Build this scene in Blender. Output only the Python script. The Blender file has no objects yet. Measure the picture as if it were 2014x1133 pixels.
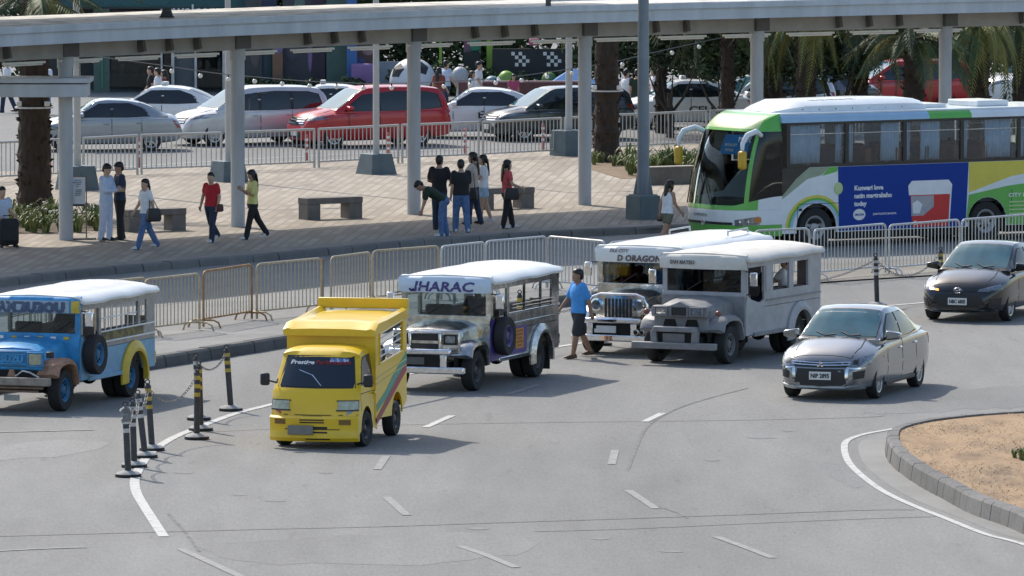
import bpy, bmesh, math, random
from mathutils import Vector, Matrix, Quaternion
from mathutils.bvhtree import BVHTree
random.seed(7)
SC = bpy.context.scene
COL = SC.collection
R = math.radians

# ------------------------------------------------------------------ camera
FPX, CAMH, YHOR = 14000.0, 10.5, -417.0      # focal length in photo pixels, camera height, horizon row
PITCH = math.atan((566.5 - YHOR) / FPX)
cam = bpy.data.cameras.new('camera')
cam.sensor_width = 36.0
cam.lens = FPX / 2014.0 * 36.0
cam.clip_start = 1.0
cam.clip_end = 2000.0
camo = bpy.data.objects.new('camera', cam)
camo.location = (0, 0, CAMH)
camo.rotation_euler = (math.pi / 2 - PITCH, 0, 0)
COL.objects.link(camo)
SC.camera = camo

# ------------------------------------------------------------------ daylight
SUN_EL, SUN_X, SUN_Y = R(43), -0.50, 0.866     # the sun stands behind the scene, to the left
world = bpy.data.worlds.new('World')
SC.world = world
world.use_nodes = True
wn = world.node_tree
sky = wn.nodes.new('ShaderNodeTexSky')
sky.sky_type = 'NISHITA'
sky.sun_disc = False
sky.sun_elevation = SUN_EL
sky.sun_rotation = math.atan2(SUN_X, SUN_Y)
sky.air_density = 1.1
sky.dust_density = 1.8
sky.ozone_density = 1.0
bg = wn.nodes['Background']
bg.inputs[1].default_value = 0.15
wn.links.new(sky.outputs[0], bg.inputs[0])
sun = bpy.data.lights.new('sun', 'SUN')
sun.energy = 3.3
sun.angle = R(0.6)
sun.color = (1.0, 0.93, 0.82)
suno = bpy.data.objects.new('sun', sun)
ld = Vector((-SUN_X * math.cos(SUN_EL), -SUN_Y * math.cos(SUN_EL), -math.sin(SUN_EL)))
suno.rotation_euler = ld.to_track_quat('-Z', 'Y').to_euler()
suno.location = (-40, 200, 60)
COL.objects.link(suno)
SC.view_settings.view_transform = 'Standard'
SC.view_settings.look = 'None'
SC.view_settings.gamma = 1.0
SC.view_settings.exposure = 0.4
SC.render.engine = 'CYCLES'
SC.cycles.max_bounces = 8
SC.cycles.transparent_max_bounces = 16

# ------------------------------------------------------------------ helpers
def g(px, py, z=0.0):
    """ground point (height z) seen at a pixel of the photograph"""
    u, v = (px - 1007.0) / FPX, (566.5 - py) / FPX
    cp, sp = math.cos(PITCH), math.sin(PITCH)
    d = (u, cp + v * sp, -sp + v * cp)
    t = (z - CAMH) / d[2]
    return Vector((d[0] * t, d[1] * t, z))

def at_depth(px, py, Y):
    """point seen at a pixel, at the distance Y"""
    u, v = (px - 1007.0) / FPX, (566.5 - py) / FPX
    cp, sp = math.cos(PITCH), math.sin(PITCH)
    d = (u, cp + v * sp, -sp + v * cp)
    t = Y / d[1]
    return Vector((d[0] * t, Y, CAMH + d[2] * t))

class MB:
    def __init__(s):
        s.v, s.f = [], []
    def add(s, vs, fs):
        n = len(s.v)
        s.v += [tuple(p) for p in vs]
        s.f += [tuple(i + n for i in q) for q in fs]
        return s
    def box(s, c, d, m=None, taper=1.0):
        x, y, z = d[0] / 2, d[1] / 2, d[2] / 2
        t = taper
        vs = [Vector(p) for p in ((-x, -y, -z), (x, -y, -z), (x, y, -z), (-x, y, -z), (-x * t, -y * t, z), (x * t, -y * t, z), (x * t, y * t, z), (-x * t, y * t, z))]
        if m is not None:
            vs = [m @ p for p in vs]
        vs = [p + Vector(c) for p in vs]
        return s.add(vs, [(3, 2, 1, 0), (4, 5, 6, 7), (0, 1, 5, 4), (1, 2, 6, 5), (2, 3, 7, 6), (3, 0, 4, 7)])
    def bar(s, a, b, w, h=None):
        """square bar from a to b"""
        a, b = Vector(a), Vector(b)
        h = h or w
        d = (b - a).normalized()
        up = Vector((0, 0, 1)) if abs(d.z) < 0.95 else Vector((1, 0, 0))
        sd = d.cross(up).normalized()
        u = sd.cross(d).normalized()
        r = [(-1, -1), (1, -1), (1, 1), (-1, 1)]
        vs = [q + sd * (i * w / 2) + u * (j * h / 2) for q in (a, b) for i, j in r]
        return s.add(vs, [(3, 2, 1, 0), (4, 5, 6, 7), (0, 1, 5, 4), (1, 2, 6, 5), (2, 3, 7, 6), (3, 0, 4, 7)])
    def loft(s, rings, cap=True, closed=True):
        n = len(rings[0])
        vs = [p for r in rings for p in r]
        fs = []
        for i in range(len(rings) - 1):
            for j in range(n if closed else n - 1):
                k = (j + 1) % n
                fs.append((i * n + j, i * n + k, (i + 1) * n + k, (i + 1) * n + j))
        if cap:
            fs.append(tuple(range(n - 1, -1, -1)))
            fs.append(tuple(range((len(rings) - 1) * n, len(rings) * n)))
        return s.add(vs, fs)
    def tube(s, pts, r, n=8, cap=True):
        pts = [Vector(p) for p in pts]
        rad = r if isinstance(r, (list, tuple)) else [r] * len(pts)
        rings = []
        pu = None
        for i, p in enumerate(pts):
            d = (pts[min(i + 1, len(pts) - 1)] - pts[max(i - 1, 0)]).normalized()
            if pu is None:
                up = Vector((0, 0, 1)) if abs(d.z) < 0.9 else Vector((1, 0, 0))
                pu = d.cross(up).normalized()
            pu = (pu - d * pu.dot(d)).normalized()
            w = d.cross(pu)
            rings.append([p + (pu * math.cos(2 * math.pi * k / n) + w * math.sin(2 * math.pi * k / n)) * rad[i] for k in range(n)])
        return s.loft(rings, cap)
    def lathe(s, prof, n=24, c=(0, 0, 0), axis='z', cap=False):
        rings = []
        for r, h in prof:
            ring = []
            for k in range(n):
                a = 2 * math.pi * k / n
                p = (r * math.cos(a), r * math.sin(a), h) if axis == 'z' else ((r * math.cos(a), h, r * math.sin(a)) if axis == 'y' else (h, r * math.cos(a), r * math.sin(a)))
                ring.append((p[0] + c[0], p[1] + c[1], p[2] + c[2]))
            rings.append(ring)
        return s.loft(rings, cap)
    def prism(s, poly, d0, d1, plane='xz'):
        """extruded polygon; plane xz extrudes along y, yz along x, xy along z"""
        def P(p, d):
            return (p[0], d, p[1]) if plane == 'xz' else ((d, p[0], p[1]) if plane == 'yz' else (p[0], p[1], d))
        n = len(poly)
        vs = [P(p, d0) for p in poly] + [P(p, d1) for p in poly]
        fs = [tuple(range(n)), tuple(range(2 * n - 1, n - 1, -1))]
        fs += [(i, i + n, (i + 1) % n + n, (i + 1) % n) for i in range(n)]
        return s.add(vs, fs)
    def ball(s, c, r, nu=12, nv=8):
        r = r if isinstance(r, (list, tuple)) else (r, r, r)
        vs, fs = [(c[0], c[1], c[2] - r[2])], []
        for i in range(1, nv):
            a = math.pi * i / nv - math.pi / 2
            for k in range(nu):
                b = 2 * math.pi * k / nu
                vs.append((c[0] + r[0] * math.cos(a) * math.cos(b), c[1] + r[1] * math.cos(a) * math.sin(b), c[2] + r[2] * math.sin(a)))
        vs.append((c[0], c[1], c[2] + r[2]))
        T = len(vs) - 1
        for k in range(nu):
            fs.append((0, 1 + (k + 1) % nu, 1 + k))
            fs.append((T, T - nu + k, T - nu + (k + 1) % nu))
        for i in range(nv - 2):
            for k in range(nu):
                a, b = 1 + i * nu + k, 1 + i * nu + (k + 1) % nu
                fs.append((a, b, b + nu, a + nu))
        return s.add(vs, fs)
    def grid(s, fn, nu, nv):
        vs = [fn(i / nu, j / nv) for i in range(nu + 1) for j in range(nv + 1)]
        w = nv + 1
        return s.add(vs, [(i * w + j, (i + 1) * w + j, (i + 1) * w + j + 1, i * w + j + 1) for i in range(nu) for j in range(nv)])
    def mesh(s, name, smooth=35):
        me = bpy.data.meshes.new(name)
        me.from_pydata(s.v, [], s.f)
        bm = bmesh.new()
        bm.from_mesh(me)
        bmesh.ops.recalc_face_normals(bm, faces=bm.faces)
        bm.to_mesh(me)
        bm.free()
        if smooth:
            me.polygons.foreach_set('use_smooth', [True] * len(me.polygons))
            me.set_sharp_from_angle(angle=R(smooth))
        return me
    def obj(s, name, mat, parent=None, smooth=35, bevel=0, seg=2, solid=0):
        me = s.mesh(name, smooth)
        return link(name, me, mat, parent, bevel, seg, solid)

def link(name, me, mat, parent=None, bevel=0, seg=2, solid=0):
    o = bpy.data.objects.new(name, me)
    if mat is not None and not me.materials:
        me.materials.append(mat)
    if parent is not None:
        o.parent = parent
    if solid:
        m = o.modifiers.new('solid', 'SOLIDIFY')
        m.thickness = solid
        m.offset = 0
    if bevel:
        m = o.modifiers.new('bevel', 'BEVEL')
        m.width = bevel
        m.segments = seg
        m.limit_method = 'ANGLE'
        m.angle_limit = R(40)
    COL.objects.link(o)
    return o

def tag(o, label=None, cat=None, group=None, kind=None):
    if label: o['label'] = label
    if cat: o['category'] = cat
    if group: o['group'] = group
    if kind: o['kind'] = kind
    return o

def thing(name, label, cat, loc=(0, 0, 0), rz=0.0, group=None):
    o = bpy.data.objects.new(name, None)
    o.empty_display_size = 0.2
    o.location = loc
    o.rotation_euler = (0, 0, rz)
    COL.objects.link(o)
    return tag(o, label, cat, group)

def copy_tree(o, parent=None):
    c = o.copy()
    COL.objects.link(c)
    if parent is not None:
        c.parent = parent
    for ch in list(o.children):
        copy_tree(ch, c)
    return c

WORK = bpy.data.scenes.new('workshop')       # a side scene in which meshes are evaluated, removed at the end
def evaluated(objs):
    """meshes of the given objects with their modifiers applied"""
    for o in objs: WORK.collection.objects.link(o)
    vl = WORK.view_layers[0]
    vl.update()
    dg = vl.depsgraph
    out = [bpy.data.meshes.new_from_object(o.evaluated_get(dg)) for o in objs]
    for o in objs: WORK.collection.objects.unlink(o)
    return out

def bake(o, also=()):
    """apply the modifiers of o to a mesh of its own"""
    for a in also: WORK.collection.objects.link(a)
    me = evaluated([o])[0]
    for a in also: WORK.collection.objects.unlink(a)
    o.modifiers.clear()
    o.data = me
    return o

def text(name, body, size, mat, parent, origin, xdir, ydir, width=None, bold=0.0, shear=0.0, depth=0.004, align='CENTER'):
    """raised lettering: origin is the anchor of the baseline, xdir runs along the line"""
    cu = bpy.data.curves.new(name, 'FONT')
    cu.body = body
    cu.size = size
    cu.offset = bold
    cu.shear = shear
    cu.extrude = depth
    cu.align_x = align
    cu.resolution_u = 2
    t = bpy.data.objects.new(name, cu)
    me = evaluated([t])[0]
    bpy.data.objects.remove(t)
    xs = [v.co.x for v in me.vertices]
    k = 1.0
    if width and xs:
        k = width / max(1e-6, max(xs) - min(xs))
    X, Y = Vector(xdir).normalized(), Vector(ydir).normalized()
    Z = X.cross(Y)
    O = Vector(origin)
    for v in me.vertices:
        c = v.co
        v.co = O + X * c.x * k + Y * c.y + Z * c.z
    return link(name, me, mat, parent)

# ------------------------------------------------------------------ materials
MATS = {}
def M(name, col, rough=0.55, metal=0.0, var=0.12, scale=6.0, bump=0.0, coat=0.0, alpha=1.0, col2=None, spec=0.5, detail=4.0, stretch=None, space='Object', emit=0.0, bscale=None, contrast=None):
    if name in MATS:
        return MATS[name]
    m = bpy.data.materials.new(name)
    m.use_nodes = True
    nt = m.node_tree
    b = nt.nodes['Principled BSDF']
    b.inputs['Roughness'].default_value = rough
    b.inputs['Metallic'].default_value = metal
    b.inputs['Specular IOR Level'].default_value = spec
    b.inputs['Coat Weight'].default_value = coat
    b.inputs['Coat Roughness'].default_value = 0.06
    b.inputs['Alpha'].default_value = alpha
    c = Vector(col)
    c1 = c * (1 - var)
    c2 = Vector(col2) if col2 else c * (1 + var)
    if col2: c1 = c
    if var or col2:
        tc = nt.nodes.new('ShaderNodeTexCoord')
        no = nt.nodes.new('ShaderNodeTexNoise')
        no.inputs['Scale'].default_value = scale
        no.inputs['Detail'].default_value = detail
        no.inputs['Roughness'].default_value = 0.6
        src = tc.outputs[space]
        if stretch:
            mp = nt.nodes.new('ShaderNodeMapping')
            mp.inputs['Scale'].default_value = stretch
            nt.links.new(src, mp.inputs[0])
            src = mp.outputs[0]
        nt.links.new(src, no.inputs['Vector'])
        rp = nt.nodes.new('ShaderNodeValToRGB')
        lo, hi = contrast or (0.3, 0.7)
        rp.color_ramp.elements[0].position = lo
        rp.color_ramp.elements[1].position = hi
        rp.color_ramp.elements[0].color = (*c1, 1)
        rp.color_ramp.elements[1].color = (*c2, 1)
        nt.links.new(no.outputs['Fac'], rp.inputs[0])
        nt.links.new(rp.outputs[0], b.inputs['Base Color'])
        if bump:
            bn = nt.nodes.new('ShaderNodeBump')
            bn.inputs['Strength'].default_value = bump
            bn.inputs['Distance'].default_value = 0.02
            n2 = no
            if bscale:
                n2 = nt.nodes.new('ShaderNodeTexNoise')
                n2.inputs['Scale'].default_value = bscale
                n2.inputs['Detail'].default_value = 3
                nt.links.new(src, n2.inputs['Vector'])
            nt.links.new(n2.outputs['Fac'], bn.inputs['Height'])
            nt.links.new(bn.outputs[0], b.inputs['Normal'])
    else:
        b.inputs['Base Color'].default_value = (*col, 1)
    if emit:
        b.inputs['Emission Color'].default_value = (*col, 1)
        b.inputs['Emission Strength'].default_value = emit
    MATS[name] = m
    return m

def glass(name, tint=(0.7, 0.8, 0.85), clear=0.6, rough=0.02, ior=1.5):
    """window glass: a clear share and a glossy reflection, by Fresnel"""
    if name in MATS:
        return MATS[name]
    m = bpy.data.materials.new(name)
    m.use_nodes = True
    nt = m.node_tree
    nt.nodes.clear()
    out = nt.nodes.new('ShaderNodeOutputMaterial')
    tr = nt.nodes.new('ShaderNodeBsdfTransparent')
    tr.inputs[0].default_value = (*[t * clear for t in tint], 1)
    gl = nt.nodes.new('ShaderNodeBsdfGlossy')
    gl.inputs['Roughness'].default_value = rough
    gl.inputs[0].default_value = (0.95, 0.97, 1, 1)
    fr = nt.nodes.new('ShaderNodeFresnel')
    fr.inputs[0].default_value = ior
    mx = nt.nodes.new('ShaderNodeMixShader')
    nt.links.new(fr.outputs[0], mx.inputs[0])
    nt.links.new(tr.outputs[0], mx.inputs[1])
    nt.links.new(gl.outputs[0], mx.inputs[2])
    nt.links.new(mx.outputs[0], out.inputs[0])
    MATS[name] = m
    return m

def paint(name, col, rough=0.32, coat=0.6, metal=0.0, var=0.06):
    return M(name, col, rough, metal, var, 3.0, coat=coat)

m_black = M('black rubber', (0.018, 0.018, 0.019), 0.75, var=0.3, scale=20)
m_dark = M('dark plastic', (0.02, 0.021, 0.023), 0.5, var=0.2)
m_tyre = M('tyre rubber', (0.022, 0.022, 0.023), 0.8, var=0.35, scale=30, bump=0.3)
m_chrome = M('chrome', (0.82, 0.83, 0.84), 0.10, 1.0, 0.12, 12, bump=0.08, bscale=9)
m_steel = M('worn stainless steel', (0.56, 0.545, 0.51), 0.2, 0.95, 0.4, 6, bump=0.35, bscale=9)
m_tanb = M('dull tan barrier steel', (0.46, 0.38, 0.26), 0.5, 0.25, 0.25, 7)
m_galv = M('galvanised steel', (0.52, 0.53, 0.53), 0.42, 0.6, 0.2, 9)
m_rim = M('alloy rim', (0.58, 0.59, 0.6), 0.3, 0.85, 0.1)
m_cglass = M('tinted car glass', (0.012, 0.016, 0.019), 0.04, var=0, spec=0.8)
m_wglass = M('sky tinted windscreen glass', (0.035, 0.095, 0.12), 0.04, var=0.4, scale=1.5, spec=0.9)  # cyan of the reflected sky put into the glass colour
m_wglass.node_tree.nodes['Principled BSDF'].inputs['Specular Tint'].default_value = (0.5, 0.85, 1.0, 1)  # reflections tinted towards the same sky cyan
m_pglass = glass('clear pane', (0.75, 0.85, 0.88), 0.8)
m_dglass = glass('tinted pane', (0.62, 0.72, 0.78), 0.45)
m_lamp = M('headlamp lens', (0.22, 0.24, 0.26), 0.06, 0.5, 0.6, 16, coat=1.0)
m_lampy = M('old yellowed headlamp', (0.42, 0.42, 0.30), 0.12, 0.2, 0.25, 12, coat=0.6)
m_red = M('red tail lamp', (0.35, 0.015, 0.012), 0.2, var=0.1, coat=0.5)
m_amber = M('amber lamp', (0.6, 0.2, 0.03), 0.25, var=0.1, coat=0.5)
m_plate = M('white licence plate', (0.7, 0.7, 0.68), 0.5, var=0.06)
m_ink = M('black lettering', (0.02, 0.02, 0.022), 0.5, var=0)
m_white = M('white paint', (0.78, 0.78, 0.76), 0.5, var=0.07, scale=3)
m_under = M('grimy underbody', (0.016, 0.015, 0.014), 0.9, var=0.3, scale=12)
# ------------------------------------------------------------------ the ground
def asphalt(name, base, seed, patch=0.35, stretch=(1, 1, 1)):
    m = bpy.data.materials.new(name)
    m.use_nodes = True
    nt = m.node_tree
    b = nt.nodes['Principled BSDF']
    b.inputs['Roughness'].default_value = 0.9
    tc = nt.nodes.new('ShaderNodeTexCoord')
    mp = nt.nodes.new('ShaderNodeMapping')
    mp.inputs['Location'].default_value = (seed, seed * 2.3, 0)
    mp.inputs['Scale'].default_value = stretch
    nt.links.new(tc.outputs['Object'], mp.inputs[0])
    def noise(sc, det, rgh=0.6):
        n = nt.nodes.new('ShaderNodeTexNoise')
        n.inputs['Scale'].default_value = sc
        n.inputs['Detail'].default_value = det
        n.inputs['Roughness'].default_value = rgh
        nt.links.new(mp.outputs[0], n.inputs['Vector'])
        return n
    def ramp(n, lo, hi, a, c):
        r = nt.nodes.new('ShaderNodeValToRGB')
        r.color_ramp.elements[0].position = lo
        r.color_ramp.elements[1].position = hi
        r.color_ramp.elements[0].color = (a, a, a, 1)
        r.color_ramp.elements[1].color = (c, c, c, 1)
        nt.links.new(n.outputs['Fac'], r.inputs[0])
        return r
    def mul(x, y):
        q = nt.nodes.new('ShaderNodeMixRGB')
        q.blend_type = 'MULTIPLY'
        q.inputs[0].default_value = 1
        nt.links.new(x, q.inputs[1])
        nt.links.new(y, q.inputs[2])
        return q.outputs[0]
    big = ramp(noise(0.16, 5), 0.32, 0.68, 1 - patch * 0.6, 1 + patch * 0.35)
    mid = ramp(noise(1.1, 6, 0.7), 0.3, 0.72, 1 - patch * 0.45, 1 + patch * 0.25)
    fine = ramp(noise(22, 4, 0.85), 0.3, 0.7, 0.80, 1.18)
    spots = ramp(noise(3.3, 2), 0.66, 0.72, 1.0, 0.86)
    rgb = nt.nodes.new('ShaderNodeRGB')
    rgb.outputs[0].default_value = (*base, 1)
    o = mul(mul(mul(mul(rgb.outputs[0], big.outputs[0]), mid.outputs[0]), fine.outputs[0]), spots.outputs[0])
    nt.links.new(o, b.inputs['Base Color'])
    bn = nt.nodes.new('ShaderNodeBump')
    bn.inputs['Strength'].default_value = 0.5
    bn.inputs['Distance'].default_value = 0.01
    nt.links.new(noise(45, 3).outputs['Fac'], bn.inputs['Height'])
    nt.links.new(bn.outputs[0], b.inputs['Normal'])
    MATS[name] = m
    return m

m_road = asphalt('sun bleached asphalt', (0.205, 0.205, 0.198), 3, 0.34, (1, 0.16, 1))
m_lane = asphalt('bus lane asphalt', (0.24, 0.238, 0.225), 9, 0.30, (1, 0.2, 1))
m_conc = asphalt('weathered concrete', (0.235, 0.232, 0.222), 21, 0.35)
m_kerb = asphalt('dirty kerb concrete', (0.115, 0.115, 0.113), 33, 0.5)
m_kerbp = asphalt('plaza kerb concrete', (0.19, 0.185, 0.175), 35, 0.5)
m_joint = M('joint tar', (0.11, 0.11, 0.108), 0.9, col2=(0.19, 0.19, 0.185), scale=6, detail=8, contrast=(0.4, 0.6))
m_line = M('worn road paint', (0.205, 0.205, 0.198), 0.7, col2=(0.47, 0.47, 0.45), scale=7, detail=9, contrast=(0.28, 0.5), space='Object')
m_line2 = M('faded road paint', (0.205, 0.205, 0.2), 0.8, col2=(0.285, 0.285, 0.278), scale=6, detail=9, contrast=(0.36, 0.64))

def sheet(pts, z):
    mb = MB()
    mb.add([(p[0], p[1], z) for p in pts], [tuple(range(len(pts)))])
    return mb

def resample(pts, step):
    pts = [Vector((p[0], p[1])) for p in pts]
    out = [pts[0]]
    acc = 0.0
    for a, b in zip(pts, pts[1:]):
        L = (b - a).length
        d = step - acc
        while d <= L:
            out.append(a + (b - a) * (d / L))
            d += step
        acc = (acc + L) % step if L else acc
        acc = L - (d - step)
    out.append(pts[-1])
    return out

def smooth_line(pts, n=6):
    """Catmull-Rom through the points"""
    P = [Vector((p[0], p[1])) for p in pts]
    P = [P[0] * 2 - P[1]] + P + [P[-1] * 2 - P[-2]]
    out = []
    for i in range(1, len(P) - 2):
        for k in range(n):
            t = k / n
            a, b, c, d = P[i - 1], P[i], P[i + 1], P[i + 2]
            out.append(0.5 * ((2 * b) + (c - a) * t + (2 * a - 5 * b + 4 * c - d) * t * t + (3 * b - a - 3 * c + d) * t ** 3))
    out.append(P[-2])
    return out

def normals(line):
    out = []
    for i in range(len(line)):
        d = (line[min(i + 1, len(line) - 1)] - line[max(i - 1, 0)]).normalized()
        out.append(Vector((-d.y, d.x)))
    return out

def strip(line, w0, w1, z):
    """ribbon along a line between the offsets w0 and w1 to its left"""
    N = normals(line)
    mb = MB()
    vs = [(p + n * w) for p, n in zip(line, N) for w in (w0, w1)]
    mb.add([(v.x, v.y, z) for v in vs], [(2 * i, 2 * i + 1, 2 * i + 3, 2 * i + 2) for i in range(len(line) - 1)])
    return mb

def offset(line, w):
    return [p + n * w for p, n in zip(line, normals(line))]

ground = sheet([(-400, 20), (400, 20), (400, 900), (-400, 900)], 0.0).obj('road', m_road)
tag(ground, kind='structure')

# bus lane between the median and the plaza
plaza_px = [(-300, 600), (0, 565), (120, 551), (225, 540), (340, 530), (450, 521), (505, 516), (625, 505), (730, 495), (850, 484), (1000, 474), (1130, 467), (1280, 460), (1345, 456), (1600, 446), (2014, 431), (2500, 415)]
plaza_line = smooth_line([g(*p) for p in plaza_px], 5)
median_px = [(-400, 842), (-100, 792), (120, 756), (310, 725), (504, 694), (556, 685), (700, 663), (900, 632), (1100, 605), (1250, 590), (1450, 572), (1622, 557), (1791, 546), (2014, 533), (2400, 512)]
median_line = smooth_line([g(*p) for p in median_px], 5)
bar_px = [((60, 571), (187, 556)), ((196, 555), (286, 546)), ((286, 550), (392, 538)), ((400, 534), (495, 520)), ((505, 520), (632, 508)), ((651, 506), (728, 496)), ((733, 494), (863, 484)), ((868, 485), (953, 476)), ((955, 475), (1075, 465)), ((1077, 465), (1190, 475)), ((1199, 477), (1328, 467)), ((1335, 466), (1480, 455)), ((1484, 454), (1592, 449)), ((1601, 452), (1742, 440)), ((1749, 443), (1887, 432)), ((1892, 432), (2030, 421)), ((2034, 421), (2170, 411))]
BARH = 1.08
back = [g(-400, 690), g(-100, 668), g(187, 640), g(392, 613), g(632, 586), g(863, 562), g(1075, 545), g(1328, 534), g(1600, 520), g(1887, 508), g(2400, 488)]
median_back = smooth_line(back, 4)
lane_pts = [p for p in median_back] + [p for p in reversed(plaza_line)]
tag(sheet(lane_pts, 0.004).obj('bus_lane', m_lane), kind='structure')

# far road beyond the plaza, with its edge line
far_px = [(-300, 360), (0, 349), (291, 341), (450, 334), (560, 329), (712, 322), (791, 318), (1004, 312), (1250, 300), (1500, 290), (2014, 275), (2500, 262)]
far_line = smooth_line([g(*p) for p in far_px], 4)

# the paved plaza
PZ = 0.16
def pavers():
    m = bpy.data.materials.new('pink and buff pavers')
    m.use_nodes = True
    nt = m.node_tree
    b = nt.nodes['Principled BSDF']
    b.inputs['Roughness'].default_value = 0.85
    tc = nt.nodes.new('ShaderNodeTexCoord')
    mp = nt.nodes.new('ShaderNodeMapping')
    mp.inputs['Rotation'].default_value = (0, 0, R(-86))
    nt.links.new(tc.outputs['Object'], mp.inputs[0])
    def brick(w, h, c1, c2, mo, ms):
        k = nt.nodes.new('ShaderNodeTexBrick')
        k.inputs['Scale'].default_value = 1.0
        k.inputs['Brick Width'].default_value = w
        k.inputs['Row Height'].default_value = h
        k.inputs['Mortar Size'].default_value = ms
        k.inputs['Color1'].default_value = (*c1, 1)
        k.inputs['Color2'].default_value = (*c2, 1)
        k.inputs['Mortar'].default_value = (*mo, 1)
        nt.links.new(mp.outputs[0], k.inputs['Vector'])
        return k
    k1 = brick(1.1, 0.25, (0.285, 0.245, 0.195), (0.39, 0.347, 0.285), (0.26, 0.222, 0.18), 0.03)
    k1.offset = 0.5
    k2 = brick(5.0, 1.0, (1, 1, 1), (0.86, 0.84, 0.83), (0.92, 0.9, 0.9), 0.05)
    no = nt.nodes.new('ShaderNodeTexNoise')
    no.inputs['Scale'].default_value = 0.5
    no.inputs['Detail'].default_value = 7
    no.inputs['Roughness'].default_value = 0.65
    m2 = nt.nodes.new('ShaderNodeMapping')
    m2.inputs['Scale'].default_value = (1.4, 0.25, 1)
    nt.links.new(tc.outputs['Object'], m2.inputs[0])
    nt.links.new(m2.outputs[0], no.inputs['Vector'])
    rp = nt.nodes.new('ShaderNodeValToRGB')
    rp.color_ramp.elements[0].position = 0.3
    rp.color_ramp.elements[1].position = 0.7
    rp.color_ramp.elements[0].color = (0.80, 0.79, 0.80, 1)
    rp.color_ramp.elements[1].color = (1.1, 1.1, 1.08, 1)
    nt.links.new(no.outputs['Fac'], rp.inputs[0])
    def mul(x, y):
        q = nt.nodes.new('ShaderNodeMixRGB')
        q.blend_type = 'MULTIPLY'
        q.inputs[0].default_value = 1
        nt.links.new(x, q.inputs[1])
        nt.links.new(y, q.inputs[2])
        return q.outputs[0]
    o = mul(mul(k1.outputs['Color'], k2.outputs['Color']), rp.outputs[0])
    nt.links.new(o, b.inputs['Base Color'])
    return m
m_pave = pavers()
pz_front = offset(plaza_line, 0.30)
plaza = sheet(pz_front + list(reversed(far_line)), PZ).obj('plaza_pavement', m_pave)
tag(plaza, kind='structure')
# dark paver border along the kerb
tag(strip(offset(plaza_line, 0.30), 0.0, 0.7, PZ + 0.004).obj('pavement_border', M('dark grey pavers', (0.25, 0.22, 0.195), 0.85, var=0.25, scale=2.5, detail=7)), kind='structure')

def kerb(name, line, h, w, stone, mat, lo=None, hi=None, rough=1.0):
    """a kerb of single stones along a line; the line is the foot of its face, the stones lie to its left"""
    base = strip(line, 0.05, w - 0.03, h - 0.05)
    o = base.obj(name, mat)
    tag(o, kind='structure')
    pts = resample(line, stone)
    N = normals(pts)
    made = 0
    for i in range(len(pts) - 1):
        a, b = pts[i], pts[i + 1]
        if (b - a).length < stone * 0.5:
            continue
        if lo is not None and not (lo <= i < hi):
            continue
        d = (b - a).normalized()
        gap = 0.004 + 0.011 * rough
        a2, b2 = a + d * gap, b - d * gap
        j = random.uniform(-0.012, 0.012) * rough
        hh = h + random.uniform(-0.01, 0.008) * rough
        na, nb = N[i], N[i + 1]
        rings = []
        for p, n in ((a2, na), (b2, nb)):
            f = p + n * (0.0 + j)
            f2 = p + n * (0.035 + j)
            t = p + n * (0.075 + j)
            k = p + n * (w + j)
            rings.append([(f.x, f.y, -0.02), (f2.x, f2.y, hh - 0.04), (t.x, t.y, hh), (k.x, k.y, hh), (k.x, k.y, -0.02)])
        s = MB().loft(rings)
        s.obj('kerb_stone', mat, o, smooth=0)
        made += 1
    return o
kerb('plaza_kerb', plaza_line, PZ + 0.012, 0.32, 0.95, m_kerbp)

# the median with its tall kerb, running out into a low worn edge on the right
med_front = [p for p in median_line if p.x < g(1250, 590).x]
med_rest = [p for p in median_line if p.x >= g(1250, 590).x - 0.6]
mb = sheet([p + n * 0.25 for p, n in zip(med_front, normals(med_front))] + [p for p in reversed(median_back) if p.x < med_front[-1].x], 0.215)
tag(mb.obj('median', m_conc), kind='structure')
tag(sheet(med_rest + [p for p in reversed(median_back) if p.x > med_front[-1].x - 0.6], 0.03).obj('median_end', asphalt('dusty median edge', (0.25, 0.235, 0.205), 41, 0.5)), kind='structure')
kerb('median_kerb', med_front, 0.225, 0.28, 0.9, m_kerb)
mb = MB()
for i in range(len(median_back) - 1):
    a, b = median_back[i], median_back[i + 1]
    if b.x < med_front[-1].x:
        mb.bar((a.x, a.y, 0.10), (b.x, b.y, 0.10), 0.18, 0.22)
tag(mb.obj('median_back_kerb', m_kerb), kind='structure')

# the traffic island on the right, with dry grass
isl_px = [(2400, 785), (2200, 794), (2014, 806), (1930, 811), (1836, 820.5), (1774, 831.4), (1746, 842), (1740, 853), (1744, 870), (1764, 892), (1805, 920), (1852, 945), (1905, 973), (1976, 998), (2014, 1014), (2120, 1058), (2300, 1120)]
IH = 0.27
isl = smooth_line([g(*p, IH) for p in isl_px], 5)
kerb('island_kerb', isl, IH, 0.22, 0.46, asphalt('island kerb concrete', (0.175, 0.172, 0.168), 61, 0.5), rough=.35)
m_dry = M('dry earth and straw', (0.16, 0.105, 0.06), 0.95, col2=(0.34, 0.225, 0.125), scale=2.2, detail=10, contrast=(0.3, 0.6), bump=0.6, bscale=9, stretch=(1, .3, 1))
isl_in = offset(isl, 0.2)
soil = sheet(isl_in, IH - 0.03).obj('island_soil', m_dry)
tag(soil, kind='structure')
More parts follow.
